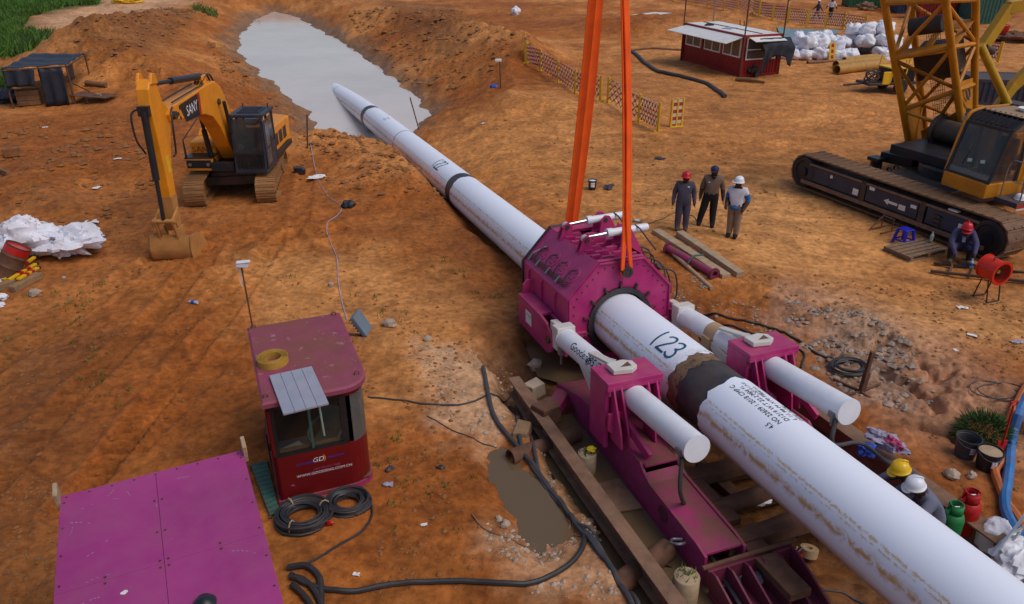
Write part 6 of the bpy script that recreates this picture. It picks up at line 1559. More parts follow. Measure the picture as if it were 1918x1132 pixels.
# ------------------------------------------------------------------ people
def person(label, loc, rz, J, zones, hat=None, hatcol=None, extra=None, scale=1.0, grp=None):
    """J: joint name -> (x, y, z); +Y is the way the person faces."""
    root = thing('person', label, 'person', loc, rz, grp)
    names = []; V_ = []; E_ = []; Rr = []; bones = []
    def v(p_, r_): V_.append(Vector(p_) * scale); Rr.append(r_ * scale if not isinstance(r_, tuple) else (r_[0] * scale, r_[1] * scale)); return len(V_) - 1
    def e(a_, b_, z): E_.append((a_, b_)); bones.append((a_, b_, z)); return b_
    pe = v(J['pelvis'], (.20, .165)); sp = e(pe, v(J['spine'], (.205, .175)), 'belly'); chs = e(sp, v(J['chest'], (.225, .165)), 'chest'); nk = e(chs, v(J['neck'], .078), 'neck'); hb = e(nk, v(J['head0'], (.088, .105)), 'head'); ht = e(hb, v(J['head1'], (.095, .115)), 'head')
    hd = (Vector(J['head1']) - Vector(J['head0'])).normalized(); fd = Vector(J.get('look', (0, 1, 0))).normalized(); sd_ = fd.cross(hd).normalized()
    e(hb, v(Vector(J['head0']) + fd * .115 + hd * .01, .014), 'head')                      # nose
    for s_ in (-1, 1): e(hb, v(Vector(J['head0']) + sd_ * (.098 * s_) + hd * .01, .016), 'head')
    for s_, n_ in ((-1, 'l'), (1, 'r')):
        sh_i = e(chs, v(J['sh' + n_], .105), 'shoulder'); el = e(sh_i, v(J['el' + n_], .080), 'upper'); wr = e(el, v(J['wr' + n_], .052), 'fore')
        a_ = Vector(J['el' + n_]); b_ = Vector(J['wr' + n_]); hdv = Vector(J.get('hd' + n_, (b_ - a_))).normalized()
        side_ = Vector((0, 1, 0)) if abs(hdv.y) < .8 else Vector((1, 0, 0)); side_ = (side_ - hdv * side_.dot(hdv)).normalized()
        pm = e(wr, v(b_ + hdv * .07, (.042, .022)), 'hand')
        inw = hdv.cross(side_) * (1 if s_ > 0 else -1)
        for k, (o, ln) in enumerate(((-.030, .075), (-.010, .088), (.012, .082), (.032, .066))):
            f1 = e(pm, v(b_ + hdv * (.07 + ln * .5) + side_ * o, .0105), 'hand'); e(f1, v(b_ + hdv * (.07 + ln * .9) + side_ * o + inw * .025, .009), 'hand')
        t1 = e(wr, v(b_ + hdv * .05 + side_ * .05, .012), 'hand'); e(t1, v(b_ + hdv * .095 + side_ * .058 + inw * .012, .010), 'hand')
        hp = e(pe, v(J['hp' + n_], .145), 'hip'); kn = e(hp, v(J['kn' + n_], .108), 'thigh'); an = e(kn, v(J['an' + n_], .082), 'shin')
        toe = Vector(J.get('to' + n_, (0, .17, -.045))); hl_ = e(an, v(Vector(J['an' + n_]) + Vector((0, -.03, -.045)), .055), 'foot'); e(an, v(Vector(J['an' + n_]) + toe * .6, .06), 'foot'); e(len(V_) - 1, v(Vector(J['an' + n_]) + toe, .05), 'foot')
    me = bpy.data.meshes.new('body'); me.from_pydata([tuple(p_) for p_ in V_], E_, [])
    ob = bpy.data.objects.new('body_skin', me); COL.objects.link(ob)
    sk = ob.modifiers.new('skin', 'SKIN'); sk.use_smooth_shade = True
    for i, d_ in enumerate(me.skin_vertices[0].data):
        r_ = Rr[i]; d_.radius = r_ if isinstance(r_, tuple) else (r_, r_); d_.use_root = (i == 0)
    ob.modifiers.new('sub', 'SUBSURF').levels = 2
    dg = bpy.context.evaluated_depsgraph_get(); dg.update(); ev = ob.evaluated_get(dg); m2 = bpy.data.meshes.new_from_object(ev)
    bpy.data.objects.remove(ob)
    keys = sorted(set(zones.values())); m2.materials.clear()
    for k in keys: m2.materials.append(M[k])
    A_ = np.array([V_[b[0]] for b in bones]); B_ = np.array([V_[b[1]] for b in bones]); zi = [keys.index(zones.get(b[2], zones['head'])) for b in bones]
    rb = np.array([(max(Rr[b[0]]) if isinstance(Rr[b[0]], tuple) else Rr[b[0]]) * .5 + (max(Rr[b[1]]) if isinstance(Rr[b[1]], tuple) else Rr[b[1]]) * .5 for b in bones])
    n_ = len(m2.polygons); cc = np.zeros(n_ * 3); m2.polygons.foreach_get('center', cc); cc = cc.reshape(-1, 3)
    d = B_ - A_; l2 = (d * d).sum(1) + 1e-9
    t_ = np.clip(((cc[:, None] - A_[None]) * d[None]).sum(2) / l2[None], 0, 1)
    dist = np.linalg.norm(cc[:, None] - A_[None] - t_[..., None] * d[None], axis=2) - rb[None] * .8
    m2.polygons.foreach_set('material_index', np.where((dist.argmin(1) == 0) & (t_[:, 0] < .45), keys.index(zones['hip']), np.array(zi)[dist.argmin(1)]).astype(np.int32))
    m2.shade_smooth()
    link('body', m2, root)
    h0 = Vector(J['head0']) * scale; h1 = Vector(J['head1']) * scale
    for s_ in (-1, 1):
        mb = MB(); mb.blob(h0 + (fd * .092 + sd_ * (.032 * s_) + hd * .035) * scale, (.013, .011, .009), 8, 6, 0); mb.build('eye', M['eye_white'], root, smooth=True)
    mb = MB(); mb.beam(h0 + (fd * .093 - hd * .05 - sd_ * .025) * scale, h0 + (fd * .093 - hd * .05 + sd_ * .025) * scale, .012, .014); mb.build('mouth', M['lip_dark'], root)
    top = h1 + hd * .02 * scale
    if hat == 'helmet':
        mb = MB(); k = scale
        mb.lathe([(.150 * k, -.015 * k), (.152 * k, .0), (.135 * k, .012 * k), (.132 * k, .05 * k), (.115 * k, .10 * k), (.075 * k, .14 * k), (.0, .152 * k)], top - hd * .05 * k, hd, 20)
        a_ = top - hd * .045 * k; mb.add([a_ + sd_ * (.12 * k * math.cos(f)) + fd * (.10 + .095 * math.sin(f)) * k - hd * .012 * k for f in [PI * i / 8 for i in range(9)]] + [a_ + sd_ * (.12 * k * math.cos(f)) + fd * (.10 + .095 * math.sin(f)) * k for f in [PI * i / 8 for i in range(9)]], [tuple(range(9))[::-1], tuple(range(9, 18))] + [(i, (i + 1) % 9, 9 + (i + 1) % 9, 9 + i) for i in range(9)])
        mb.tube([top - hd * .02 * k + fd * (.13 * k * math.cos(f)) + hd * (.125 * k * math.sin(f)) for f in [PI * (.15 + .7 * i / 8) for i in range(9)]], .014 * k, n=6)
        mb.build('hard_hat', M[hatcol], root, smooth=50)
    elif hat == 'cap':
        mb = MB(); mb.lathe([(.118, -.03), (.120, .02), (.10, .075), (.05, .105), (0, .11)], top - hd * .03, hd, 18)
        a_ = top - hd * .05; mb.add([a_ + sd_ * (.085 * math.cos(f)) + fd * (.09 + .10 * math.sin(f)) for f in [PI * i / 8 for i in range(9)]] + [a_ + hd * .012 + sd_ * (.085 * math.cos(f)) + fd * (.09 + .10 * math.sin(f)) for f in [PI * i / 8 for i in range(9)]], [tuple(range(9))[::-1], tuple(range(9, 18))] + [(i, (i + 1) % 9, 9 + (i + 1) % 9, 9 + i) for i in range(9)])
        mb.build('cap', M[hatcol], root, smooth=50)
    if extra: extra(root)
    return root
def stand(lean=0, arm=.06, elb=.10, legs=.10, look=(0, 1, 0), **kw):
    J = dict(pelvis=(0, 0, .93), spine=(0, .01, 1.12), chest=(lean, .02, 1.34), neck=(lean, .01, 1.50), head0=(lean, .03, 1.60), head1=(lean, .03, 1.68), look=look)
    for s_, n_ in ((-1, 'l'), (1, 'r')):
        J['sh' + n_] = (lean + s_ * .20, .0, 1.42); J['el' + n_] = (lean + s_ * (.25 + arm * .5), -.03, 1.14); J['wr' + n_] = (lean + s_ * (.25 + arm * .5 + elb * .2), .05, .89)
        J['hp' + n_] = (s_ * .10, 0, .87); J['kn' + n_] = (s_ * (legs + .02), .03, .49); J['an' + n_] = (s_ * (legs + .03), -.01, .09)
    J.update(kw); return J
# three men talking by the timbers
def chest_tag(root):
    mb = MB(); mb.box((-.09, .155, 1.38), (.06, .01, .03), .1); mb.build('name_tag', M['white_plain'], root)
p_ = G(1275, 432)
person('man in navy overalls and red hard hat standing with arms at his sides', p_, R(172), stand(.0, .05, .12, .09), dict(belly='overall_navy', chest='overall_navy', shoulder='overall_navy', upper='overall_navy', fore='overall_navy', hand='skin_dark', neck='skin_dark', head='skin_dark', hip='overall_navy', thigh='overall_navy', shin='overall_navy', foot='boot_brown'), 'helmet', 'helmet_red', chest_tag, 1.0, 'men talking beside the timbers')
def badge2(root):
    mb = MB(); mb.box((.1, .155, 1.40), (.05, .012, .02), .5); mb.build('pen', M['white_plain'], root)
    mb = MB(); mb.blob((-.02, .12, 1.545), (.06, .05, .05), seed=2); mb.build('beard', M['hair_black'], root, smooth=True)
J = stand(-.02, .06, .12, .10, knr=(.18, .04, .49), anr=(.26, .0, .09), knl=(-.10, .03, .49), anl=(-.12, .06, .09), look=(.3, 1, -.15))
person('man in brown jacket, black trousers and navy cap standing in the middle', G(1325, 424), R(168), J, dict(belly='jacket_brown', chest='jacket_brown', shoulder='jacket_brown', upper='jacket_brown', fore='skin_dark', hand='skin_dark', neck='skin_dark', head='skin_dark', hip='trouser_black', thigh='trouser_black', shin='trouser_black', foot='trouser_black'), 'cap', 'cap_navy', badge2, 1.05, 'men talking beside the timbers')
def hem(root):
    mb = MB(); mb.lathe([(.215, .0), (.21, .08), (.20, .09)], (0, 0, .90), (0, 0, 1), 20, sq=(1, .82)); mb.build('shirt_hem', M['shirt_blue'], root, smooth=True)
J = stand(.0, .03, -.15, .07, wrr=(.22, .20, .98), ell=(-.30, -.06, 1.14), wrl=(-.24, .12, .92), look=(.8, .8, 0))
person('man in white vest over blue shirt with khaki trousers and white hard hat', G(1371, 445), R(150), J, dict(belly='vest_white', chest='vest_white', shoulder='vest_white', upper='shirt_blue', fore='skin_dark', hand='skin_dark', neck='skin_dark', head='skin_dark', hip='trouser_khaki', thigh='trouser_khaki', shin='trouser_khaki', foot='trouser_black'), 'helmet', 'helmet_white', hem, 1.02, 'men talking beside the timbers')
# man crouching on the beam by the crane track
J = dict(pelvis=(0, -.12, .36), spine=(0, -.06, .54), chest=(0, .06, .74), neck=(0, .16, .88), head0=(0, .24, .95), head1=(0, .25, 1.03), look=(0, 1, -.9),
         shl=(-.20, .06, .80), shr=(.20, .06, .80), ell=(-.30, .34, .60), elr=(.30, .34, .60), wrl=(-.26, .60, .44), wrr=(.16, .62, .36), hdl=(0, .5, -.9), hdr=(0, .5, -.9),
         hpl=(-.11, -.08, .34), hpr=(.11, -.08, .34), knl=(-.24, .34, .50), knr=(.24, .34, .50), anl=(-.22, .28, .09), anr=(.22, .30, .09))
mb_ = dict(belly='overall_blue', chest='overall_blue', shoulder='overall_blue', upper='overall_blue', fore='overall_blue', hand='skin_dark', neck='skin_dark', head='skin_dark', hip='overall_blue', thigh='overall_blue', shin='trouser_black', foot='boot_brown')
def front_patch(root):
    mb = MB(); mb.box((0, .20, .70), (.08, .01, .22), Matrix.Rotation(.5, 3, 'X')); mb.build('shirt_front', M['shirt_grey'], root)
person('man in blue overalls and red hard hat crouching beside the crane track', G(1792, 486), R(158), J, mb_, 'helmet', 'helmet_red', front_patch, 1.02)
# two men walking far off beyond the barrier
def walk(st, sw, **kw):
    J = stand(0, .06, .1, .09)
    J.update(knl=(-.10, .22 * st, .50), anl=(-.10, .30 * st, .10), knr=(.10, -.06 * st, .49), anr=(.10, -.36 * st, .16), ell=(-.33, -.14 * sw, 1.16), wrl=(-.40, -.26 * sw, .95), elr=(.33, .12 * sw, 1.16), wrr=(.40, .28 * sw, .98)); J.update(kw); return J
person('man in dark overalls and white hard hat walking beyond the far barrier', G(1529, 39), R(70), walk(1, 1.3), {**mb_, 'thigh': 'overall_navy', 'hip': 'overall_navy', 'chest': 'overall_navy', 'belly': 'overall_navy', 'upper': 'overall_navy', 'shoulder': 'overall_navy', 'fore': 'overall_navy', 'shin': 'overall_navy'}, 'helmet', 'helmet_white', None, 1.0, 'men walking beyond the barrier')
person('man in pale shirt and black trousers walking beyond the far barrier', G(1554, 36), R(150), walk(.8, 1.0), dict(belly='jacket_brown', chest='vest_white', shoulder='vest_white', upper='vest_white', fore='skin_dark', hand='skin_dark', neck='skin_dark', head='skin_dark', hip='trouser_black', thigh='trouser_black', shin='trouser_black', foot='trouser_black'), 'cap', 'cap_navy', None, 1.0, 'men walking beyond the barrier')
# two welders down beside the pipe
def pitman(label, px, py, zt, rz, col, hat, look, ex=None):
    p_ = at(px, py, zt); z0_ = gz(p_.x, p_.y); J = dict(pelvis=(0, -.05, .93), spine=(0, .06, 1.10), chest=(0, .20, 1.28), neck=(0, .30, 1.40), head0=(0, .38, 1.47), head1=(0, .40, 1.55), look=look,
         shl=(-.20, .22, 1.34), shr=(.20, .22, 1.34), ell=(-.30, .42, 1.16), elr=(.30, .42, 1.16), wrl=(-.16, .62, 1.16), wrr=(.16, .62, 1.16), hpl=(-.10, -.03, .87), hpr=(.10, -.03, .87), knl=(-.13, .10, .48), knr=(.13, .10, .48), anl=(-.13, -.02, .09), anr=(.13, -.02, .09))
    o = person(label, (0, 0, 0), rz, J, dict(belly=col, chest=col, shoulder=col, upper=col, fore=col, hand='skin_dark', neck='skin_dark', head='skin_dark', hip=col, thigh='trouser_black', shin='trouser_black', foot='boot_brown'), 'helmet', hat, ex, 1.0, 'men working beside the pipe')
    h = Matrix.Rotation(rz, 3, 'Z') @ Vector(J['head1']); o.location = (p_.x - h.x, p_.y - h.y, p_.z - h.z - .06)
    return o
def scarf(root):
    mb = MB(); mb.lathe([(.085, -.05), (.095, 0), (.085, .05)], (0, .31, 1.42), (0, .4, 1), 14); mb.build('scarf', M['scarf_green'], root, smooth=True)
pitman('man with yellow hard hat and green scarf working behind the white pipe', 1688, 870, 1.12, R(80), 'overall_navy', 'helmet_yellow', (0, 1, -.6), scarf)
pitman('man in grey shirt and white hard hat working behind the white pipe', 1716, 900, 1.05, R(95), 'shirt_grey', 'helmet_white', (.3, 1, -.6))
# ------------------------------------------------------------------ small builders
def one(name, mb, m, label, cat, loc, rz=0.0, group=None, smooth=40, bevel=0):
    o = mb.build(name, m, None, smooth, bevel); o.location = loc; o.rotation_euler = (0, 0, rz)
    return tag(o, label, cat, group)
def gline(pix, lift=.02, z=None):                     # ground-hugging line through photo pixels
    return [G(px, py, lift) if z is None else at(px, py, z) for px, py in pix]
def hose(label, pix, r_, m, cat='hose', name='hose', lift=None, n_=10, group=None, zs=None):
    pts = [G(px, py) if zs is None else at(px, py, zs) for px, py in pix]
    pts = smooth_line(pts, n_)
    lift = r_ if lift is None else lift
    if zs is None: pts = [Vector((p.x, p.y, max(gz(p.x, p.y) + lift, -9))) for p in pts]
    o_ = pts[0]; mb = MB(); mb.tube([p - o_ for p in pts], r_, n=8)
    return one(name, mb, M[m], label, cat, o_, 0, group)
def plank(label, pa, pb, w_, h_, m, name='timber', cat='timber', lift=0.0, group=None, za=None):
    a_ = G(*pa) if za is None else at(*pa, za); b_ = G(*pb) if za is None else at(*pb, za)
    mb = MB(); u_ = Vector((0, 0, h_ / 2 + lift)); mb.beam(u_, b_ - a_ + u_, w_, h_)
    return one(name, mb, M[m], label, cat, a_, 0, group, smooth=False, bevel=.012)
def ibeam(label, a_, b_, w_, h_, m):
    t = thing('steel_beam', label, 'beam', a_)
    d = b_ - a_; up_ = Vector((0, 0, 1))
    mb = MB(); mb.beam(Vector((0, 0, -.015)), d + Vector((0, 0, -.015)), w_, .03); mb.build('top_flange', M[m], t, smooth=False, bevel=.004)
    mb = MB(); mb.beam(Vector((0, 0, -h_ / 2)), d + Vector((0, 0, -h_ / 2)), .03, h_ - .06); mb.build('web', M[m], t, smooth=False)
    mb = MB(); mb.beam(Vector((0, 0, -h_ + .015)), d + Vector((0, 0, -h_ + .015)), w_, .03); mb.build('bottom_flange', M[m], t, smooth=False, bevel=.004)
    return t
def crumple(c, r_, seed, amp=.35, nu=44, nv=26, fold=5, flat=.3):   # creased sack / film heap
    nu, nv = max(nu, 40), max(nv, 24); mb = MB(); c = Vector(c); vs = []; o_ = Vector((seed * 7.3, seed * 3.1, 0))
    for i in range(nv + 1):
        t = PI * i / nv
        for j in range(nu):
            p = 2 * PI * j / nu; d_ = Vector((math.sin(t) * math.cos(p), math.sin(t) * math.sin(p), math.cos(t)))
            k = 1 + amp * (.9 * noise.noise(d_ * 1.6 + o_) - .55 * abs(noise.noise(d_ * 3.3 + o_)) + .35 * abs(noise.noise(d_ * 7 + o_)) - .22 * abs(noise.noise(d_ * 14 + o_)))
            vs.append(c + Vector((r_[0] * k * d_.x, r_[1] * k * d_.y, max(r_[2] * k * d_.z, -r_[2] * (1 - flat)))))
    mb.add(vs, [(i * nu + j, (i + 1) * nu + j, (i + 1) * nu + (j + 1) % nu, i * nu + (j + 1) % nu) for i in range(nv) for j in range(nu)])
    return mb
def scrap(label, px, py, s_, seed, m='paper', cat='litter', name='litter', group='scraps of litter on the soil'):
    g = random.Random(seed); P = []
    for i in range(6):
        row = []
        for j in range(5):
            row.append((s_ * ((i - 2.5) / 2.5 + g.uniform(-.25, .25)), s_ * .6 * ((j - 2) / 2 + g.uniform(-.25, .25)), .02 + s_ * .22 * g.random()))
        P.append(row)
    mb = MB(); mb.grid(P)
    return one(name, mb, M[m], label, cat, G(px, py), g.uniform(0, 3), group, smooth=False)

# ------------------------------------------------------------------ near ground: beams, hoses, coils
ibeam('brown steel beam lying along the left side of the thruster pit', at(962, 706, .12), at(1300, 1172, .22), .24, .36, 'rust_light')
ibeam('long steel beam forming the right rim of the thruster pit', m2w(2.75, 7.0, -1.05), m2w(2.75, -3.0, -1.15), .34, .5, 'rust_light')
for i, (lb, p0_, p1_, r_) in enumerate((('short rusty tube poking out under the brown beam, farther one', m2w(-3.35, 5.55, -1.05), m2w(-1.9, 5.9, -1.12), .15), ('short rusty tube poking out under the brown beam, nearest one', m2w(-3.05, 2.3, -1.30), m2w(-1.85, 2.75, -1.28), .17))):
    mb = MB(); mb.ring((0, 0, 0), p1_ - p0_, r_, r_ * .84, 22); one('steel_tube', mb, M['rust'], lb, 'tube', p0_)
for lb, q, r_, h_, fl in (('wooden stump with yellow flowers beside the thruster rail', m2w(-2.15, 5.0, -1.5), .17, .62, True), ('wooden stump with green weeds between beam and rail', m2w(-2.05, 1.95, -1.62), .19, .60, False)):
    st = thing('wooden_stump', lb, 'stump', q)
    mb = MB(); mb.lathe([(r_ * 1.02, 0), (r_, h_ * .5), (r_ * .97, h_), (r_ * .9, h_ + .012)], (0, 0, 0), (0, 0, 1), 18); mb.build('log', M['timber_pale'], st, smooth=50)
    mb = MB(); g = random.Random(3 if fl else 4)
    for _ in range(40):
        a_ = g.uniform(0, 6.3); rr = g.uniform(0, r_ * .8); b_ = Vector((rr * math.cos(a_), rr * math.sin(a_), h_)); t_ = b_ + Vector((g.uniform(-.08, .08), g.uniform(-.08, .08), g.uniform(.04, .12))); mb.add([b_ - Vector((.012, 0, 0)), b_ + Vector((.012, 0, 0)), t_], [(0, 1, 2)])
    tag(mb.build('weeds', M['grass_site'], st, smooth=False), kind='stuff')
    if fl: mb = MB(); mb.blob((.06, 0, h_ + .09), (.08, .06, .05), amp=.4, seed=2); mb.build('flowers', M['flower_yellow'], st)
o_ = m2w(-2.3, 4.4, -1.36)
mb = MB(); mb.prism([m2w(-2.45, 4.75, -1.3) - o_, m2w(-1.72, 4.75, -1.3) - o_, m2w(-1.72, 3.75, -1.3) - o_, m2w(-2.45, 3.85, -1.3) - o_], (0, 0, .03)); one('steel_plate', mb, M['rust_light'], 'rusty steel plate lying between beam and thruster rail', 'plate', o_, smooth=False)
for i, (lb, c_, s_, rz) in enumerate((('dark steel box lying beside the far end of the brown beam', m2w(-2.35, 6.35, -1.0), (.5, .4, .4), .3), ('pinkish steel wedge under the left thrust cylinder', m2w(-1.95, 6.75, -1.0), (.75, .3, .22), .8), ('brown timber block behind the far steel tube', m2w(-2.9, 6.15, -1.1), (.5, .3, .25), 1.0), ('grey brown stone block near the left thruster bracket', m2w(-2.2, 7.35, -1.0), (.42, .3, .3), .4))):
    mb = MB(); mb.hexa([(-s_[0] / 2, -s_[1] / 2, 0), (s_[0] / 2, -s_[1] / 2, 0), (s_[0] / 2, s_[1] / 2, 0), (-s_[0] / 2, s_[1] / 2, 0), (-s_[0] / 2.6, -s_[1] / 2.2, s_[2]), (s_[0] / 2.3, -s_[1] / 2.4, s_[2] * .9), (s_[0] / 2.2, s_[1] / 2.3, s_[2]), (-s_[0] / 2.3, s_[1] / 2.2, s_[2] * .95)])
    one('block', mb, M[('rust', 'magenta_dirty', 'timber', 'rock_pale')[i]], lb, 'block', c_, MAZ + rz, smooth=False, bevel=.02)
mb = MB(); mb.lathe([(.04, -.02), (.22, .02), (.27, .12), (.255, .12), (.2, .04), (.0, .02)], (0, 0, 0), (.3, -.5, .6), 24); one('black_dish', mb, M['black_paint'], 'black plastic dish lying tilted by the near end of the beam', 'dish', G(1235, 1100, .1))
hose('thick black hose curving along the puddle, left of its bundle', [(905, 690), (925, 780), (968, 838), (1010, 890), (1055, 950), (1108, 1018), (1150, 1075), (1185, 1140), (1200, 1170)], .042, 'hose_grey', group='hoses beside the puddle')
hose('black hose in the middle of the bundle by the puddle', [(968, 760), (972, 815), (992, 868), (1028, 920), (1070, 968), (1118, 1020), (1158, 1074), (1196, 1140), (1215, 1170)], .036, 'hose_grey', group='hoses beside the puddle')
hose('black hose nearest the brown beam, ending at the puddle edge', [(978, 770), (1000, 840), (1010, 890), (1018, 912), (1052, 950), (1085, 985), (1125, 1020), (1160, 1068)], .03, 'hose_grey', group='hoses beside the puddle')
hose('long black hose looping across the soil from the purple container', [(545, 1080), (580, 1100), (650, 1112), (740, 1098), (860, 1092), (980, 1098), (1050, 1072), (1088, 1035), (1094, 1000), (1080, 985)], .040, 'black_rubber')
hose('black cable running from the cabin towards the far end of the beam', [(690, 745), (740, 750), (800, 758), (870, 758), (930, 742), (965, 730)], .018, 'hose_grey', 'cable', 'cable')
hose('thin brown cable with loops lying around the near end of the puddle', [(884, 964), (905, 990), (940, 1005), (975, 1020), (1000, 1028), (1020, 1008), (1050, 1012), (1068, 985), (1060, 975), (1064, 995), (1100, 998), (1125, 970), (1142, 962), (1155, 985), (1200, 992), (1262, 968)], .013, 'rust_light', 'cable', 'cable')
hose('thin cable lying across the chalky soil left of the puddle', [(800, 780), (850, 808), (900, 830), (930, 840)], .010, 'hose_grey', 'cable', 'cable')
hose('black cable leading from the coils down to the purple container', [(692, 930), (697, 965), (680, 995), (640, 1020), (600, 1045), (566, 1062)], .018, 'black_rubber', 'cable', 'cable')
for i, pix in enumerate(([(540, 1068), (575, 1065), (598, 1085), (602, 1120), (600, 1160)], [(545, 1085), (575, 1095), (600, 1130), (605, 1170)], [(548, 1100), (570, 1120), (588, 1150), (592, 1175)])):
    hose(('thickest black hose at the right edge of the purple container', 'middle black hose beside the purple container', 'innermost black hose beside the purple container')[i], pix, .045, 'black_rubber', group='hoses at the purple container')
def coil(label, px, py, R_, r_, turns, m, name='cable_coil', seed=0, tie=True, squash=.9, zthick=.5, z=None):
    c_ = G(px, py) if z is None else at(px, py, z); t = thing(name, label, 'coil', c_)
    g = random.Random(seed); pts = []
    for k in range(turns * 18):
        f = 2 * PI * k / 18; w_ = k / (turns * 18)
        rr = R_ * (1 + g.uniform(-.02, .02) + .21 * math.sin(w_ * 17 + seed)); pts.append((rr * math.cos(f) + .03 * math.sin(w_ * 23), rr * squash * math.sin(f) + .03 * math.cos(w_ * 19), r_ + r_ * 2 * zthick * turns ** .5 * (.5 + .5 * math.sin(w_ * 29 + 1))))
    mb = MB(); mb.tube(pts, r_, n=6); mb.build('cable', M[m], t)
    if tie:
        for f in (.6, 2.4, 4.4):
            mb = MB(); mb.tube([(R_ * math.cos(f) * (1 + .24 * math.cos(a)), R_ * squash * math.sin(f) * (1 + .24 * math.cos(a)), .09 + .12 * math.sin(a)) for a in [2 * PI * i / 10 for i in range(11)]], .012, n=5); mb.build('tie', M['timber_pale'], t)
    return t
coil('big black cable coil tied with string in front of the control cabin', 570, 972, .34, .024, 20, 'black_rubber', seed=1)
coil('black cable coil leaning on the front right corner of the control cabin', 652, 948, .27, .024, 18, 'black_rubber', seed=2, tie=False)
mb = MB(); mb.blob((0, 0, .05), (.06, .03, .05), amp=.4, seed=3); one('plug', mb, M['red_paint'], 'small red plug lying between the two black coils', 'plug', G(618, 985))
for i, (lb, px, py) in enumerate((('work glove lying on the soil right of the cabin, paler one', 724, 910), ('grey work glove lying on the soil, nearer the cabin corner', 728, 882))):
    gl = thing('work_glove', lb, 'glove', G(px, py), i); mb = MB(); mb.blob((0, 0, .03), (.07, .05, .03), amp=.2, seed=i); mb.build('palm', M[('lilac_cloth', 'hose_grey')[i]], gl, smooth=True)
    for k in range(5):
        mb = MB(); f = -.5 + k * .28; mb.tube([(.05, -.03 + k * .016, .03), (.05 + .06 * math.cos(f), -.03 + k * .016 + .05 * math.sin(f), .025)], .012, n=6); mb.build('finger', M[('lilac_cloth', 'hose_grey')[i]], gl)
mb = MB(); mb.blob((0, 0, .02), (.06, .05, .03), amp=.4, seed=9); one('rubber_scrap', mb, M['black_rubber'], 'small black rubber scrap on bare soil left of the puddle', 'scrap', G(825, 877))
# camera on a pole behind the cabin, floodlight beside it
b_ = G(481, 655); ht_ = (aty(473, 500, b_.y).z - b_.z)
t = thing('camera_pole', 'white security camera on a thin pole behind the control cabin', 'camera', b_)
mb = MB(); mb.cyl((0, 0, -.2), (-.03, 0, ht_), .018, n=8); mb.build('pole', M['rust'], t)
mb = MB(); mb.box((.0, -.02, ht_ + .06), (.24, .11, .10), Matrix.Rotation(.25, 3, 'Z') @ Matrix.Rotation(.15, 3, 'Y')); mb.box((.03, -.02, ht_ + .12), (.27, .13, .02), .25); mb.build('camera_body', M['plastic_white'], t, smooth=False, bevel=.02)
mb = MB(); mb.tube(smooth_line([(-.1, 0, ht_ + .03), (-.13, 0, ht_ - .05), (-.06, 0, ht_ - .12), (-.1, 0, ht_ - .3), (-.08, 0, ht_ - .45)], 5), .012, n=5); mb.build('cable', M['plastic_white'], t)
fl_ = CBM @ Vector((CW + .12, CD - .35, 0)); t = thing('floodlight', 'grey ribbed floodlight on a rusty bracket at the rear of the control cabin', 'floodlight', (fl_.x, fl_.y, gz(fl_.x, fl_.y)), R(20))
mb = MB(); mb.cyl((0, 0, 0), (0, 0, 1.82), .025, n=8); mb.beam((-.12, 0, 1.86), (.3, -.12, 1.80), .05, .03); mb.build('bracket', M['rust'], t)
rot_ = Matrix.Rotation(-.5, 3, 'Z') @ Matrix.Rotation(-.55, 3, 'Y')
mb = MB(); mb.box((.24, .0, 2.0), (.09, .34, .42), rot_); lh = mb.build('lamp_housing', M['lamp_grey'], t, smooth=False, bevel=.02)
for k in range(7):
    mb = MB(); mb.box(Vector((.24, .0, 2.0)) + rot_ @ Vector((-.06, 0, -.18 + k * .06)), (.04, .30, .022), rot_); mb.build('cooling_fin', M['lamp_grey'], lh, smooth=False)
hose('thin lilac wire trailing over the soil to the floodlight', [(574, 225), (585, 290), (612, 365), (640, 390), (612, 430), (630, 480), (634, 530), (642, 572), (650, 600)], .012, 'lilac_cloth', 'wire', 'wire')
t = thing('water_bottle', 'clear plastic bottle with blue label lying left of the camera pole', 'bottle', G(362, 569, .045), 1.3)
mb = MB(); mb.lathe([(.04, -.13), (.042, .05), (.018, .10), (.016, .13)], (0, 0, 0), (0, 1, 0), 14); mb.build('bottle_body', M['bottle_clear'], t)
mb = MB(); mb.lathe([(.044, -.05), (.044, .03)], (0, 0, 0), (0, 1, 0), 14); mb.build('bottle_label', M['bright_blue'], t)

# ------------------------------------------------------------------ right of the thruster
plank('long grey brown timber, the one nearer the thruster', (1228, 436), (1360, 522), .26, .12, 'timber_pale', group='timbers by the thruster')
plank('shorter pale timber beside the three standing men', (1272, 442), (1386, 520), .24, .16, 'timber_pale', group='timbers by the thruster')
a_ = G(1250, 472, .12); b_ = G(1338, 522, .12)
t = thing('magenta_pipe', 'magenta flanged hydraulic pipe lying beside the timbers', 'pipe', a_)
mb = MB(); mb.ring((0, 0, 0), b_ - a_, .10, .075, 18); mb.build('tube', M['magenta_dirty'], t)
for f in (0, .98):
    mb = MB(); mb.ring((b_ - a_) * f, (b_ - a_) * (f + .025), .16, .08, 18); mb.build('flange', M['magenta_dark'], t)
mb = MB(); q = (b_ - a_) * .55; mb.tube(smooth_line([q + Vector((-.15, -.1, .0)), q + Vector((.0, 0, .16)), q + Vector((.3, .18, .12))], 5), .025, n=6); mb.build('strap', M['teal_plate'], t)
a_ = G(1262, 482, .08); b_ = G(1333, 545, .06); mb = MB(); mb.cyl((0, 0, 0), b_ - a_, .055, n=12); one('rusty_pole', mb, M['tape_tan'], 'scaly pale rusty pole lying in front of the magenta pipe', 'pole', a_)
coil('steel wire shackle rings lying on the soil behind the thruster', 1195, 416, .12, .018, 2, 'steel_grey', 'wire_rope', 5, False, .5)
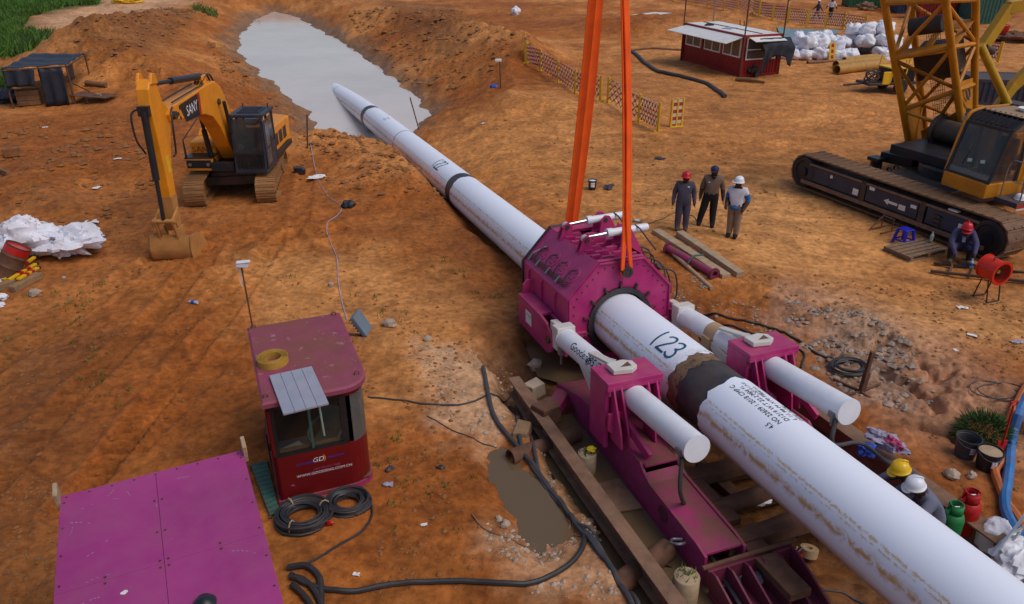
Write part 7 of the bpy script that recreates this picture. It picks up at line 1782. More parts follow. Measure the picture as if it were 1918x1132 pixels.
hose('thin black cable lying across the soil behind the thruster', [(1215, 420), (1240, 412), (1262, 400), (1290, 404), (1310, 418)], .012, 'hose_grey', 'cable', 'cable')
t = thing('paint_bucket', 'black bucket with white label standing alone behind the slings', 'bucket', G(1109, 355))
def bucket(t, r_, h_, m, fill=None):
    mb = MB(); mb.lathe([(r_ * .8, 0), (r_ * .82, .0), (r_, h_), (r_ * 1.06, h_), (r_ * 1.06, h_ - .03), (r_ * .94, h_ - .04), (r_ * .78, .03), (0.0, .03)], (0, 0, 0), (0, 0, 1), 20); mb.build('pail', M[m], t)
    if fill: mb = MB(); mb.lathe([(.01, 0), (r_ * .93, 0), (r_ * .93, .02), (.0, .05)], (0, 0, h_ - .05), (0, 0, 1), 18); mb.build('contents', M[fill], t)
    mb = MB(); mb.tube([(r_ * 1.06 * math.cos(a), r_ * 1.06 * math.sin(a) * .35 - r_ * .6 * abs(math.sin(a)), h_ - .02 - .1 * abs(math.sin(a))) for a in [PI + PI * i / 10 for i in range(11)]], .006, n=5); mb.build('bail_handle', M['steel_grey'], t)
def label_patch(t, r_, z_, w_, h_, m, ang=-1.57, txt=None):
    P = [[(r_ * math.cos(ang + (u - .5) * w_ / r_), r_ * math.sin(ang + (u - .5) * w_ / r_), z_ + (v - .5) * h_) for v in (0, 1)] for u in [i / 6 for i in range(7)]]
    mb = MB(); mb.grid(P); mb.build('sticker', M[m], t, smooth=True)
bucket(t, .15, .34, 'black_paint', 'white_paint'); label_patch(t, .147, .2, .14, .16, 'white_plain')
t = thing('mixing_bucket', 'grey bucket with pink label at the foot of the green bush', 'bucket', G(1806, 852)); bucket(t, .20, .40, 'hose_grey'); label_patch(t, .192, .22, .10, .13, 'paper'); mb = MB(); text_on(mb, 'LU', (0, -.2, .22), (1, 0, 0), (0, 0, 1), .11); mb.build('lettering', M['pink_cloth'], t)
t = thing('mixing_bucket', 'black bucket filled with pale powder beside the orange hose', 'bucket', G(1846, 876)); bucket(t, .20, .38, 'black_paint', 'timber_pale'); label_patch(t, .192, .2, .10, .13, 'paper'); mb = MB(); text_on(mb, 'LU', (0, -.2, .2), (1, 0, 0), (0, 0, 1), .11); mb.build('lettering', M['pink_cloth'], t)
# pallet, stool, blower, rails
pp = [G(1662, 468), G(1702, 492), G(1776, 474), G(1730, 454)]; o_ = pp[1]; rz = math.atan2((pp[2] - pp[1]).y, (pp[2] - pp[1]).x); L_ = (pp[2] - pp[1]).length; W_ = (pp[0] - pp[1]).length
t = thing('pallet', 'weathered grey wooden pallet on the ground by the crouching man', 'pallet', o_, rz)
for i in range(5):
    mb = MB(); mb.bx(0, L_, i * W_ / 5 + .02, (i + 1) * W_ / 5 - .03, .13, .16); mb.build('slat', M['pallet_wood'], t, smooth=False, bevel=.005)
for x in (.05, L_ / 2 - .05, L_ - .15):
    mb = MB(); mb.bx(x, x + .1, 0, W_, .03, .13); mb.build('bearer', M['pallet_wood'], t, smooth=False, bevel=.005)
for i in range(3):
    mb = MB(); mb.bx(0, L_, i * W_ * .42, i * W_ * .42 + .14, 0, .03); mb.build('slat', M['pallet_wood'], t, smooth=False)
t = thing('plastic_stool', 'bright blue plastic stool standing behind the pallet', 'stool', G(1691, 456), .4)
SB = M['stool_blue']
mb = MB(); mb.hexa([(-.17, -.17, .42), (.17, -.17, .42), (.17, .17, .42), (-.17, .17, .42), (-.155, -.155, .46), (.155, -.155, .46), (.155, .155, .46), (-.155, .155, .46)]); mb.build('seat', SB, t, smooth=False, bevel=.02)
for a_, b_ in ((-1, -1), (1, -1), (1, 1), (-1, 1)):
    mb = MB(); mb.hexa([(a_ * .20 - .03, b_ * .20 - .03, 0), (a_ * .20 + .03, b_ * .20 - .03, 0), (a_ * .20 + .03, b_ * .20 + .03, 0), (a_ * .20 - .03, b_ * .20 + .03, 0), (a_ * .14 - .035, b_ * .14 - .035, .42), (a_ * .14 + .035, b_ * .14 - .035, .42), (a_ * .14 + .035, b_ * .14 + .035, .42), (a_ * .14 - .035, b_ * .14 + .035, .42)]); mb.build('leg', SB, t, smooth=False)
for a_, b_ in (((-.19, -.19), (.19, -.19)), ((.19, -.19), (.19, .19)), ((.19, .19), (-.19, .19)), ((-.19, .19), (-.19, -.19))):
    mb = MB(); mb.beam((*a_, .12), (*b_, .12), .03, .04); mb.build('stretcher', SB, t, smooth=False)
pl_ = G(1846, 560); t = thing('blower_fan', 'red portable blower fan on a black stand near the crane track', 'fan', pl_, R(18))
mb = MB(); mb.ring((0, -.22, .78), (0, .26, .80), .27, .255, 28); mb.ring((0, -.24, .78), (0, -.20, .78), .31, .25, 28); mb.ring((0, .24, .80), (0, .27, .80), .30, .25, 28); mb.build('housing', M['fan_red'], t)
mb = MB(); mb.cyl((0, -.1, .785), (0, .1, .79), .07, n=14); hub = mb.build('motor_hub', M['black_paint'], t)
mb = MB(); mb.cyl((0, -.13, .784), (0, -.1, .785), .05, n=12); mb.build('hub_cap', M['flower_yellow'], hub)
for k in range(7):
    f = 2 * PI * k / 7; d_ = Vector((math.cos(f), 0, math.sin(f))); n_ = Vector((-math.sin(f), 0, math.cos(f)))
    mb = MB(); c_ = Vector((0, 0, .786)); mb.add([c_ + d_ * .06 + n_ * .02 + Vector((0, -.03, 0)), c_ + d_ * .06 - n_ * .02 + Vector((0, .03, 0)), c_ + d_ * .24 - n_ * .05 + Vector((0, .05, 0)), c_ + d_ * .24 + n_ * .05 + Vector((0, -.05, 0))], [(0, 1, 2, 3)]); mb.build('blade', M['black_paint'], hub)
for k in range(5):
    mb = MB(); mb.ring((0, -.235, .78), (0, -.228, .78), .05 + k * .045, .044 + k * .045, 24); mb.build('grille_ring', M['black_paint'], t)
mb = MB(); mb.tube(smooth_line([(-.1, 0, 1.05), (-.08, 0, 1.13), (.08, 0, 1.13), (.1, 0, 1.05)], 4), .014); mb.build('carry_handle', M['black_paint'], t)
for x in (-.19, .19):
    mb = MB(); mb.tube([(x, -.2, .02), (x, -.08, .56), (x, .1, .56), (x, .2, .02)], .018, n=6); mb.build('stand_leg', M['black_paint'], t)
mb = MB(); mb.tube([(-.19, -.2, .02), (.19, -.2, .02)], .018, n=6); mb.tube([(-.19, .2, .02), (.19, .2, .02)], .018, n=6); mb.build('stand_foot', M['black_paint'], t)
r0, r1, r2 = G(1748, 497, .03), G(1742, 512, .03), G(1925, 532, .03); t = thing('rail_frame', 'pair of dark steel bars joined by rungs lying behind the red fan', 'rails', r1)
mb = MB(); mb.beam(Vector((0, 0, .03)), r2 - r1 + Vector((0, 0, .03)), .07, .06); mb.build('rail', M['dark_steel'], t, smooth=False)
mb = MB(); mb.beam(r0 - r1 + Vector((0, 0, .03)), r0 + (r2 - r1) - r1 + Vector((0, 0, .03)), .07, .06); mb.build('rail', M['dark_steel'], t, smooth=False)
for f in (.2, .42, .75):
    mb = MB(); mb.beam((r2 - r1) * f + Vector((0, 0, .03)), r0 - r1 + (r2 - r1) * f + Vector((0, 0, .03)), .05, .06); mb.build('rung', M['rust'], t, smooth=False)
plank('squared timber under the crane track behind the bottle', (1800, 492), (1868, 516), .22, .14, 'timber')
for lb, px, py, m_ in (('blue labelled water bottle standing by the crane track timber', 1817, 503, 'bright_blue'), ('clear green bottle standing on the pallet corner', 1741, 462, 'chair_green')):
    t = thing('water_bottle', lb, 'bottle', G(px, py, .17 if px < 1800 else 0)); mb = MB(); mb.lathe([(.04, 0), (.045, .02), (.045, .19), (.02, .24), (.018, .28)], (0, 0, 0), (0, 0, 1), 12); mb.build('bottle_body', M['bottle_clear'], t); mb = MB(); mb.lathe([(.047, .08), (.047, .17)], (0, 0, 0), (0, 0, 1), 12); mb.build('bottle_label', M[m_], t)
t = thing('steel_trestle', 'low rusty steel frame standing behind the blue stool', 'frame', G(1655, 432), .4)
for a_, b_ in (((-.35, -.2, .03), (.35, -.2, .03)), ((-.35, .2, .03), (.35, .2, .03)), ((.35, -.2, .03), (.35, .2, .03)), ((.1, -.2, .03), (.1, -.2, .4)), ((.1, .2, .03), (.1, .2, .4)), ((.1, -.2, .4), (.1, .2, .4)), ((-.35, .2, .03), (.1, .2, .4))):
    mb = MB(); mb.cyl(a_, b_, .02, n=6); mb.build('bar', M['rust'], t)
# post with cross feet, coils, hoses to the right
b_ = G(1612, 735); t = thing('steel_post', 'dark steel post standing on crossed bars right of the thruster', 'post', b_, .3)
mb = MB(); mb.beam((0, 0, 0), (.06, 0, .95), .07, .07, (0, 1, 0)); mb.beam((.02, 0, .0), (.05, 0, .48), .11, .09, (0, 1, 0)); mb.build('upright', M['rust'], t, smooth=False)
for f in (.2, 1.9, 3.2, 4.8):
    mb = MB(); mb.beam((0, 0, .03), (.62 * math.cos(f), .62 * math.sin(f), .02), .05, .05); mb.build('foot_bar', M['rust'], t, smooth=False)
coil('black cable coil lying in front of the rubble behind the right cylinder', 1590, 690, .34, .02, 7, 'black_rubber', seed=7, tie=False, squash=.8)
coil('single grey wire ring lying on bare soil at the right', 1870, 733, .42, .012, 2, 'hose_grey', 'wire_ring', 8, False, .75)
hose('black hose running beside the right thrust cylinder, upper one', [(1318, 592), (1370, 598), (1430, 612), (1490, 636), (1530, 664), (1570, 676)], .028, 'black_rubber', group='hoses behind the right thrust cylinder')
hose('black hose running beside the right thrust cylinder, lower one', [(1300, 596), (1350, 612), (1410, 626), (1470, 646), (1505, 662), (1500, 690)], .022, 'black_rubber', group='hoses behind the right thrust cylinder')
hose('black hose drooping between pipe and right thrust cylinder', [(1270, 590), (1300, 608), (1316, 640), (1340, 670), (1370, 676)], .024, 'black_rubber')
# bush, spade, layflat hoses
b_ = G(1838, 822); t = thing('green_bush', 'round tufty green bush behind the two buckets', 'bush', b_)
g = random.Random(21); mb = MB()
for _ in range(2600):
    f = g.uniform(0, 6.283); e_ = math.acos(g.uniform(0, 1)); rr = g.uniform(.15, .5) ** .6; d_ = Vector((math.sin(e_) * math.cos(f), math.sin(e_) * math.sin(f), math.cos(e_)))
    p_ = Vector((d_.x * rr * .72, d_.y * rr * .66, d_.z * rr * .80)); t_ = p_ + d_ * g.uniform(.08, .2) + Vector((g.uniform(-.08, .08), g.uniform(-.08, .08), g.uniform(-.1, .04))); s_ = d_.cross(Vector((g.uniform(-1, 1), g.uniform(-1, 1), g.uniform(-1, 1)))).normalized() * .011
    mb.add([p_ - s_, p_ + s_, t_], [(0, 1, 2)])
tag(mb.build('foliage', M['bush_green'], t, smooth=False), kind='stuff')
mb = MB(); mb.blob((0, 0, .14), (.34, .32, .24), amp=.3, seed=3); mb.build('root_clump', M['clod_brown'], t)
b_ = G(1872, 850); t = thing('spade', 'red handled spade stuck upright behind the orange hose', 'spade', b_, .2)
mb = MB(); mb.cyl((0, 0, .2), (.02, .06, 1.0), .018, n=8); mb.tube([(-.07, .06, 1.08), (-.05, .06, 1.0), (.07, .06, 1.0), (.09, .06, 1.08), (-.07, .06, 1.08)], .014, n=6); mb.build('handle', M['red_paint'], t)
mb = MB(); mb.hexa([(-.09, .0, .0), (.09, 0, .0), (.09, .01, .0), (-.09, .01, .0), (-.1, .01, .28), (.1, .01, .28), (.1, .03, .28), (-.1, .03, .28)]); mb.build('blade', M['red_paint'], t, smooth=False)
hose('flat bright blue water hose hanging over the right edge of the pit', [(1960, 700), (1915, 760), (1893, 830), (1887, 890), (1880, 945), (1890, 985), (1912, 1010), (1925, 1060)], .085, 'hose_blue', group='water hoses at the right edge')
hose('orange water hose running beside the blue one', [(1925, 720), (1895, 775), (1868, 830), (1872, 868), (1862, 890), (1880, 940), (1900, 970), (1925, 1010)], .07, 'hose_orange', group='water hoses at the right edge')
# gas bottles
def gas(label, p_, m, s_=1.0):
    t = thing('gas_cylinder', label, 'gas cylinder', p_)
    mb = MB(); mb.lathe([(.12 * s_, 0), (.155 * s_, .03 * s_), (.16 * s_, .10 * s_), (.16 * s_, .42 * s_), (.14 * s_, .50 * s_), (.08 * s_, .545 * s_), (.06 * s_, .55 * s_)], (0, 0, 0), (0, 0, 1), 22); mb.build('tank', M[m], t)
    for f0 in (.3, 3.44):
        P = [[(.095 * s_ * math.cos(f), .095 * s_ * math.sin(f), z) for z in (.52 * s_, .68 * s_)] for f in [f0 + 2.2 * i / 8 for i in range(9)]]
        mb = MB(); mb.grid(P); o = mb.build('collar', M[m], t, smooth=True); o.modifiers.new('s', 'SOLIDIFY').thickness = .014
    mb = MB(); mb.ring((0, 0, .66 * s_), (0, 0, .69 * s_), .10 * s_, .085 * s_, 20); mb.build('collar_rim', M[m], t)
    mb = MB(); mb.cyl((0, 0, .54 * s_), (0, 0, .62 * s_), .025, n=8); mb.cyl((-.03, 0, .63 * s_), (.05, 0, .63 * s_), .018, n=8); mb.build('valve', M['steel_grey'], t)
    return t
gq = m2w(2.05, 2.1, 0); gas('red gas cylinder standing beside the right rim of the pit', at(1799, 994, -.27), 'red_paint', 1.12)
gas('green gas cylinder standing just behind the white pipe', at(1772, 1010, -.25), 'green_paint', 1.0)
# clothes, bags, sacks and ladder on the right
q = m2w(2.62, 3.5, -1.05)
mb = crumple((0, 0, .1), (.34, .18, .14), 5, .6, 22, 12, 6); one('clothes_heap', mb, M['lilac_cloth'], 'heap of grey lilac clothes lying on the right rim beam', 'clothes', at(1655, 835, .12), 2.3)
mb = crumple((0, 0, .08), (.16, .1, .10), 6, .7, 18, 10, 6); one('pink_cloth', mb, M['pink_cloth'], 'pink garment on top of the clothes on the rim beam', 'clothes', at(1672, 838, .2), 2.0)
mb = crumple((0, 0, .1), (.16, .12, .16), 7, .6); one('blue_bag', mb, M['bright_blue'], 'small dark blue bag hanging inside the pit by the pipe', 'bag', at(1620, 852, .0), 0)
mb = crumple((0, 0, .18), (.30, .28, .28), 8, .3, 26, 18, 7); one('white_sack', mb, M['bag_white'], 'white woven sack standing behind the pipe near the ladder', 'sack', at(1860, 1022, -.3), 0, 'white sacks by the ladder')
mb = crumple((0, 0, .16), (.5, .3, .24), 9, .4, 26, 18, 7); one('white_sack', mb, M['bag_white'], 'crumpled white sack in the corner under the ladder foot', 'sack', at(1905, 1062, -.1), .6, 'white sacks by the ladder')
a_ = at(1860, 1044, .15); b_ = at(1950, 925, .75); t = thing('ladder', 'grey aluminium ladder leaning at the right edge of the pit', 'ladder', a_)
sd_ = Vector((.28, .16, -.05))
for k in (0, 1):
    mb = MB(); mb.beam(sd_ * k, b_ - a_ + sd_ * k, .03, .075); mb.build('stile', M['aluminium'], t, smooth=False)
for i in range(4):
    f = .12 + i * .25; mb = MB(); mb.beam((b_ - a_) * f, (b_ - a_) * f + sd_, .03, .03); mb.build('rung', M['aluminium'], t, smooth=False)
# odds and ends inside the pit under the pipe
def pitp(px, py, z=-.5): return at(px, py, max(z - .1, -.55))
t = thing('tape_roll', 'roll of brown wrapping tape standing in the pit under the pipe', 'tape roll', pitp(1513, 1040, -.4)); mb = MB(); mb.ring((0, 0, 0), (.02, .03, .12), .14, .045, 24); mb.build('roll', M['tape_tan'], t)
mb = crumple((0, 0, .1), (.34, .22, .16), 12, .9, 24, 12, 7); one('plastic_sheet', mb, M['plastic_film'], 'crumpled clear plastic film caught in the anchor plate ribs', 'film', pitp(1410, 1075, -.2), .5)
mb = crumple((0, 0, .05), (.16, .12, .08), 13, .8); one('plastic_sheet', mb, M['plastic_white'], 'white plastic bag lying on the cross beam under the pipe', 'film', pitp(1425, 938, -.1), .5)
for i, (px, py, s_) in enumerate(((1465, 985, .5), (1490, 1000, .35), (1440, 1010, .3))):
    mb = crumple((0, 0, .05), (s_ * .5, s_ * .25, .07), 20 + i, .7); one('rag', mb, M['cab_blue'], ('long blue rag in the dark below the pipe', 'blue rag nearest the tape roll', 'blue rag lying against the anchor plate')[i], 'rag', pitp(px, py, -.45), i, 'blue rags in the pit')
t = thing('tool_box', 'small red tool caddy with white sticks next to the tape roll', 'tool box', pitp(1480, 1050, -.45), .5)
mb = MB(); mb.bx(-.16, .16, -.1, .1, 0, .12); mb.build('tray', M['red_paint'], t, bevel=.02)
for k in range(4):
    mb = MB(); mb.cyl((-.1 + k * .07, 0, .1), (-.14 + k * .1, .05 - k * .04, .27), .01, n=5); mb.build('stick', M['white_plain'], t)
hose('thin dark cable lying on the pit floor below the pipe', [(1380, 1010), (1430, 1050), (1480, 1085), (1530, 1105), (1580, 1110), (1620, 1132)], .014, 'hose_grey', 'cable', 'cable')
for i, (px0, py0, px1, py1, w_) in enumerate(((1310, 880, 1400, 960, .22), (1330, 905, 1440, 880, .2), (1350, 960, 1470, 930, .24))):
    plank(('dark beam in the pit running alongside the pipe', 'dark cross timber under the pipe, farther one', 'dark cross timber under the pipe, nearer one')[i], (px0, py0), (px1, py1), w_, .18, 'rust', 'timber', 'beam', 0, 'beams in the pit', -.45 + .02 * i)

# ------------------------------------------------------------------ left edge heap
mb = crumple((0, 0, .45), (.85, .6, .55), 31, .6, 30, 20, 8); one('torn_bag', mb, M['bag_torn'], 'large torn white bag behind the rusty drum at the left edge', 'bag', G(50, 476), .3, 'torn white bags at the left edge')
mb = crumple((0, 0, .35), (.95, .55, .42), 32, 1.0, 40, 22, 10); one('torn_bag', mb, M['bag_torn'], 'shredded white bag spread beside the larger torn bag', 'bag', G(128, 476), -.2, 'torn white bags at the left edge')
p_ = G(32, 520); t = thing('steel_drum', 'rusty red open drum lying tilted against the torn white bag', 'drum', p_)
ax_ = Vector((.42, .30, .72)).normalized(); o_ = Vector((-.25, -.1, .1))
mb = MB(); mb.lathe([(.30, 0), (.31, .02), (.30, .04), (.30, .28), (.315, .30), (.30, .32), (.30, .58), (.315, .60), (.30, .62), (.30, .86), (.31, .88), (.29, .88), (.285, .1), (0, .1)], o_, ax_, 26); mb.build('shell', M['rust'], t)
mb = MB(); mb.lathe([(.304, .66), (.304, .84)], o_, ax_, 26); mb.build('red_band', M['red_paint'], t)
for i, (a_, b_) in enumerate((((8, 532), (68, 492)), ((20, 536), (70, 505)), ((38, 538), (74, 512)))):
    p0_, p1_ = G(*a_, .12 + .05 * i), G(*b_, .16); t = thing('barrier_post', ('long yellow barrier post lying nearest the drum', 'yellow barrier post in the middle of the bundle', 'short yellow and red barrier post on the outside of the bundle')[i], 'barrier post', p0_, 0, 'yellow posts heaped by the drum')
    mb = MB(); mb.beam((0, 0, 0), p1_ - p0_, .10, .06); mb.build('post', M['barrier_yellow'], t, smooth=False, bevel=.01)
    for f in (.35, .62): mb = MB(); mb.beam((p1_ - p0_) * f + Vector((0, -.005, .004)), (p1_ - p0_) * (f + .14) + Vector((0, -.005, .004)), .102, .06); mb.build('red_mark', M['red_paint'], t, smooth=False)
    mb = MB(); mb.beam((p1_ - p0_) * 1.0, (p1_ - p0_) * 1.05, .12, .07); mb.build('end_cap', M['black_paint'], t, smooth=False)
plank('short weathered timber lying in front of the yellow posts', (24, 548), (76, 520), .20, .16, 'timber', group='timbers at the left edge')
plank('timber end sticking out at the left edge', (-20, 552), (28, 532), .2, .16, 'timber', group='timbers at the left edge')
for i, (px, py, s_) in enumerate(((4, 560, .14), (3, 575, .10), (5, 528, .14))):
    mb = crumple((0, 0, .05), (s_, s_ * .8, s_ * .6), 50 + i, .5); one('small_bag', mb, M['plastic_white'], ('small white bag at the left edge below the timber', 'smallest white bag at the left edge', 'small white bag between the timbers and posts')[i], 'bag', G(px, py), i, 'small bags at the left edge')
# shelter surroundings
mb = crumple((0, 0, .2), (1.3, .7, .45), 33, .5, 30, 16, 8); one('tarp_heap', mb, M['tarp_black'], 'heap of black tarpaulin on the ground left of the shelter', 'tarpaulin', G(18, 190), .3)
t = thing('crate', 'dark wooden crate under the hanging curtain of the shelter', 'crate', G(58, 196), R(20))
for (a_, b_, c_, d_) in ((-.5, .5, -.3, -.26), (-.5, .5, .26, .3), (-.5, -.46, -.26, .26), (.46, .5, -.26, .26)):
    for k in range(3): mb = MB(); mb.bx(a_, b_, c_, d_, .02 + k * .24, .24 + k * .24); mb.build('board', M['log_bark'], t, smooth=False)
t = thing('steel_table', 'low rusty steel frame table right of the shelter', 'table', G(178, 190), R(-8))
mb = MB(); mb.hexa([(-.95, -.5, .33), (.95, -.5, .25), (.95, .5, .25), (-.95, .5, .33), (-.95, -.5, .37), (.95, -.5, .29), (.95, .5, .29), (-.95, .5, .37)]); mb.build('top', M['rust'], t, smooth=False)
for x in (-.9, -.1):
    for y in (-.45, .45): mb = MB(); mb.cyl((x, y, 0), (x, y, .34), .03, n=6); mb.build('leg', M['rust'], t)
mb = crumple((.35, -.1, .36), (.16, .1, .07), 34, .8); mb.build('straw_wisp', M['timber_pale'], t)
a_ = G(162, 161, .15); b_ = G(200, 165, .15); mb = MB(); mb.lathe([(.14, 0), (.15, .02), (.13, (b_ - a_).length), (.0, (b_ - a_).length)], (0, 0, 0), b_ - a_, 12); one('log', mb, M['log_bark'], 'short brown log at the foot of the spoil heap', 'log', a_)
mb = MB(); mb.box((0, 0, .16), (.55, .42, .34), .3); one('clay_block', mb, M['clod_brown'], 'square block of brown clay at the left edge below the shelter', 'block', G(24, 292), .2, smooth=False, bevel=.03)
plank('short dark stick of timber lying at the left edge', (-5, 318), (18, 332), .12, .1, 'log_bark')
mb = crumple((0, 0, .25), (1.6, .8, .4), 35, .5); one('yellow_sheet', mb, M['barrier_yellow'], 'small yellow sheet heap on the far sand bank', 'sheet', G(236, 6), .2)
# marker rods
for lb, px, pt_, py, pb_ in (('rusty rod standing behind the excavator towards the pond', 575, 215, 575, 278), ('leaning rusty rod on the bank right of the pipe', 768, 183, 786, 240)):
    b_ = G(py, pb_); tp = aty(px, pt_, b_.y); mb = MB(); mb.cyl((0, 0, -.2), tp - b_, .03, n=8); one('marker_rod', mb, M['rust'], lb, 'rod', b_)
b_ = G(938, 165); tp = aty(936, 115, b_.y); t = thing('camera_pole', 'small white camera on a rusty rod beyond the pond', 'camera', b_)
mb = MB(); mb.cyl((0, 0, -.2), tp - b_, .035, n=8); mb.build('pole', M['rust'], t); mb = MB(); mb.box(tp - b_ + Vector((-.08, 0, .05)), (.34, .14, .14), .1); mb.build('camera_body', M['plastic_white'], t, bevel=.02)
mb = crumple((0, 0, .05), (.3, .2, .12), 40, .4); one('blue_bundle', mb, M['bright_blue'], 'small bright blue bundle at the foot of the far camera rod', 'bundle', G(926, 164))
mb = crumple((0, 0, .3), (.5, .4, .45), 41, .4); one('white_sack', mb, M['bag_white'], 'white sack on the ground behind the spoil heap', 'sack', G(966, 28))
t = thing('black_case', 'shiny black case lying on the soil right of the excavator', 'case', G(562, 326), .3); mb = MB(); mb.bx(-.2, .2, -.12, .12, 0, .22); mb.build('case_body', M['black_paint'], t, bevel=.04); mb = MB(); mb.bx(-.21, .1, -.13, .13, .2, .26); mb.build('lid', M['black_paint'], t, bevel=.02)
mb = crumple((0, 0, .08), (.22, .16, .14), 43, .4); one('black_bag', mb, M['tarp_black'], 'small black bag on bare soil beside the pipe trench', 'bag', G(653, 388), .4)
for i, (px, py, s_, lb) in enumerate(((592, 334, .30, 'white torn sheet lying just right of the black case'), (182, 353, .16, 'white scrap on the soil left of the excavator arm'), (168, 418, .22, 'pale torn scrap on the bank above the shredded bag'), (222, 300, .14, 'pale scrap left of the excavator boom, high on the slope'), (85, 240, .12, 'tiny white scrap below the shelter'), (110, 465, .1, 'tiny white scrap by the shredded bag'), (1803, 578, .12, 'white paper scrap in front of the red fan'), (1236, 298, .2, 'dark scrap on the soil left of the standing men'), (1820, 630, .10, 'white speck of paper on the right soil'), (1790, 658, .06, 'tiny white scrap above the soil cracks'), (1140, 352, .25, 'torn dark scrap beside the black bucket'), (1905, 642, .12, 'lilac scrap at the right edge'), (905, 232, .12, 'small white scrap on the soil beyond the pipe'), (795, 985, .05, 'white scrap near the long hose'), (668, 1078, .05, 'tiny white scrap by the looping hose'))):
    scrap(lb, px, py, s_, 60 + i, 'lilac_cloth' if 'lilac' in lb else 'hose_grey' if 'dark' in lb else 'paper')
# stones that stand out
for i, (px, py, s_, lb) in enumerate(((67, 553, .17, 'pale pink rock in front of the yellow posts'), (947, 985, .09, 'white stone at the lower left of the puddle'), (934, 974, .07, 'smaller white stone beside the puddle'), (1645, 668, .10, 'pale stone on the rubble slope'), (1820, 893, .10, 'pale stone in front of the black bucket'), (1782, 893, .14, 'round grey brown stone on the rim of the pit'), (730, 610, .16, 'pale rock left of the dark hollow'), (800, 638, .10, 'small pale rock on the chalky soil'), (620, 535, .09, 'small round stone on the pale soil behind the cabin'), (120, 522, .07, 'white pebble left of the crawler prints'), (1065, 846, .15, 'pale clay lump between hoses and beam'), (1004, 688, .2, 'pale boulder at the far end of the beam'))):
    mb = MB(); mb.blob((0, 0, s_ * .35), (s_, s_ * .8, s_ * .65), 9, 7, .35, i + 5, flat=.3); one('stone', mb, M['rock_pale'], lb, 'stone', G(px, py), i, 'single stones', smooth=30)

# ------------------------------------------------------------------ barriers
def lattice(mb, a_, b_, z0_, z1_, n_=7):
    d = (b_ - a_); h_ = z1_ - z0_; k = 3
    cell = d / n_
    for i in range(-k, n_):
        for s_ in (0, 1):
            x0_, x1_ = (i, i + k) if s_ == 0 else (i + k, i)
            f0, f1 = max(0, min(1, x0_ / n_)), max(0, min(1, x1_ / n_))
            if x1_ == x0_ or f0 == f1: continue
            za = z0_ + h_ * (f0 * n_ - x0_) / (x1_ - x0_); zb = z0_ + h_ * (f1 * n_ - x0_) / (x1_ - x0_)
            off = Vector((-d.y, d.x, 0)).normalized() * (.015 if s_ else -.015)
            mb.beam(a_ + d * f0 + Vector((0, 0, za)) + off, a_ + d * f1 + Vector((0, 0, zb)) + off, .012, .07, (0, 0, 1))
def barrier(label, posts, h_=1.2, group=None, n_=7, doubled=()):
    P_ = [G(px, py) for px, py in posts]; o_ = P_[0].copy(); t = thing('folding_barrier', label, 'barrier', o_, 0, group)
    for i, p_ in enumerate(P_):
        q = p_ - o_; d = ((P_[min(i + 1, len(P_) - 1)] - P_[max(i - 1, 0)])).normalized() if len(P_) > 1 else Vector((1, 0, 0)); an = math.atan2(d.y, d.x)
        mb = MB(); mb.box(q + Vector((0, 0, h_ / 2)), (.19, .06, h_), an); mb.box(q + Vector((0, 0, .03)), (.1, .42, .05), an); mb.build('post', M['barrier_yellow'], t, smooth=False)
    for a_, b_ in zip(P_[:-1], P_[1:]):
        mb = MB(); lattice(mb, a_ - o_, b_ - o_, .15, h_ - .08, n_); tag(mb.build('lattice', M['red_white_slat'], t, smooth=False), kind='stuff')
    return t
barrier('folding red and white lattice barrier, the long run left of the slings', [(985, 119), (1012, 133), (1045, 155), (1077, 175), (1124, 191)], 1.25, 'lattice barriers behind the slings')
barrier('folding red and white lattice barrier, the run between slings and folded unit', [(1138, 193), (1196, 229), (1232, 247)], 1.25, 'lattice barriers behind the slings')
barrier('short lattice barrier set at the far end of the long run', [(983, 95), (988, 114)], 1.25, 'lattice barriers behind the slings', 4)
b_ = G(1265, 238); t = thing('folded_barrier', 'folded striped barrier standing upright at the end of the lattice run', 'barrier', b_, R(20), 'lattice barriers behind the slings')
for x in (-.26, .02, .30):
    mb = MB(); mb.bx(x - .04, x + .04, -.05, .05, 0, 1.25); mb.build('post', M['barrier_yellow'], t, smooth=False)
for x0_, x1_ in ((-.22, -.02), (.06, .26)):
    mb = MB(); mb.bx(x0_, x1_, -.03, .03, .12, 1.2); mb.build('striped_panel', M['red_white_plate'], t, smooth=False)
mb = MB(); mb.bx(-.3, .34, -.2, .2, 0, .05); mb.build('foot', M['barrier_yellow'], t, smooth=False)
far_posts = [(1262, 2), (1297, 9), (1326, 14), (1355, 19), (1380, 24), (1410, 29), (1421, 31), (1446, 38), (1475, 43), (1511, 49), (1545, 52), (1578, 55), (1618, 62)]
for i in range(0, len(far_posts) - 1, 2):
    seg = far_posts[i:i + 3]
    barrier('%s section of the pale pink lattice barrier beyond the office' % ('first', 'second', 'third', 'fourth', 'fifth', 'sixth')[i // 2] + ', counted from its far end', seg, 1.35, 'far lattice barrier', 8)

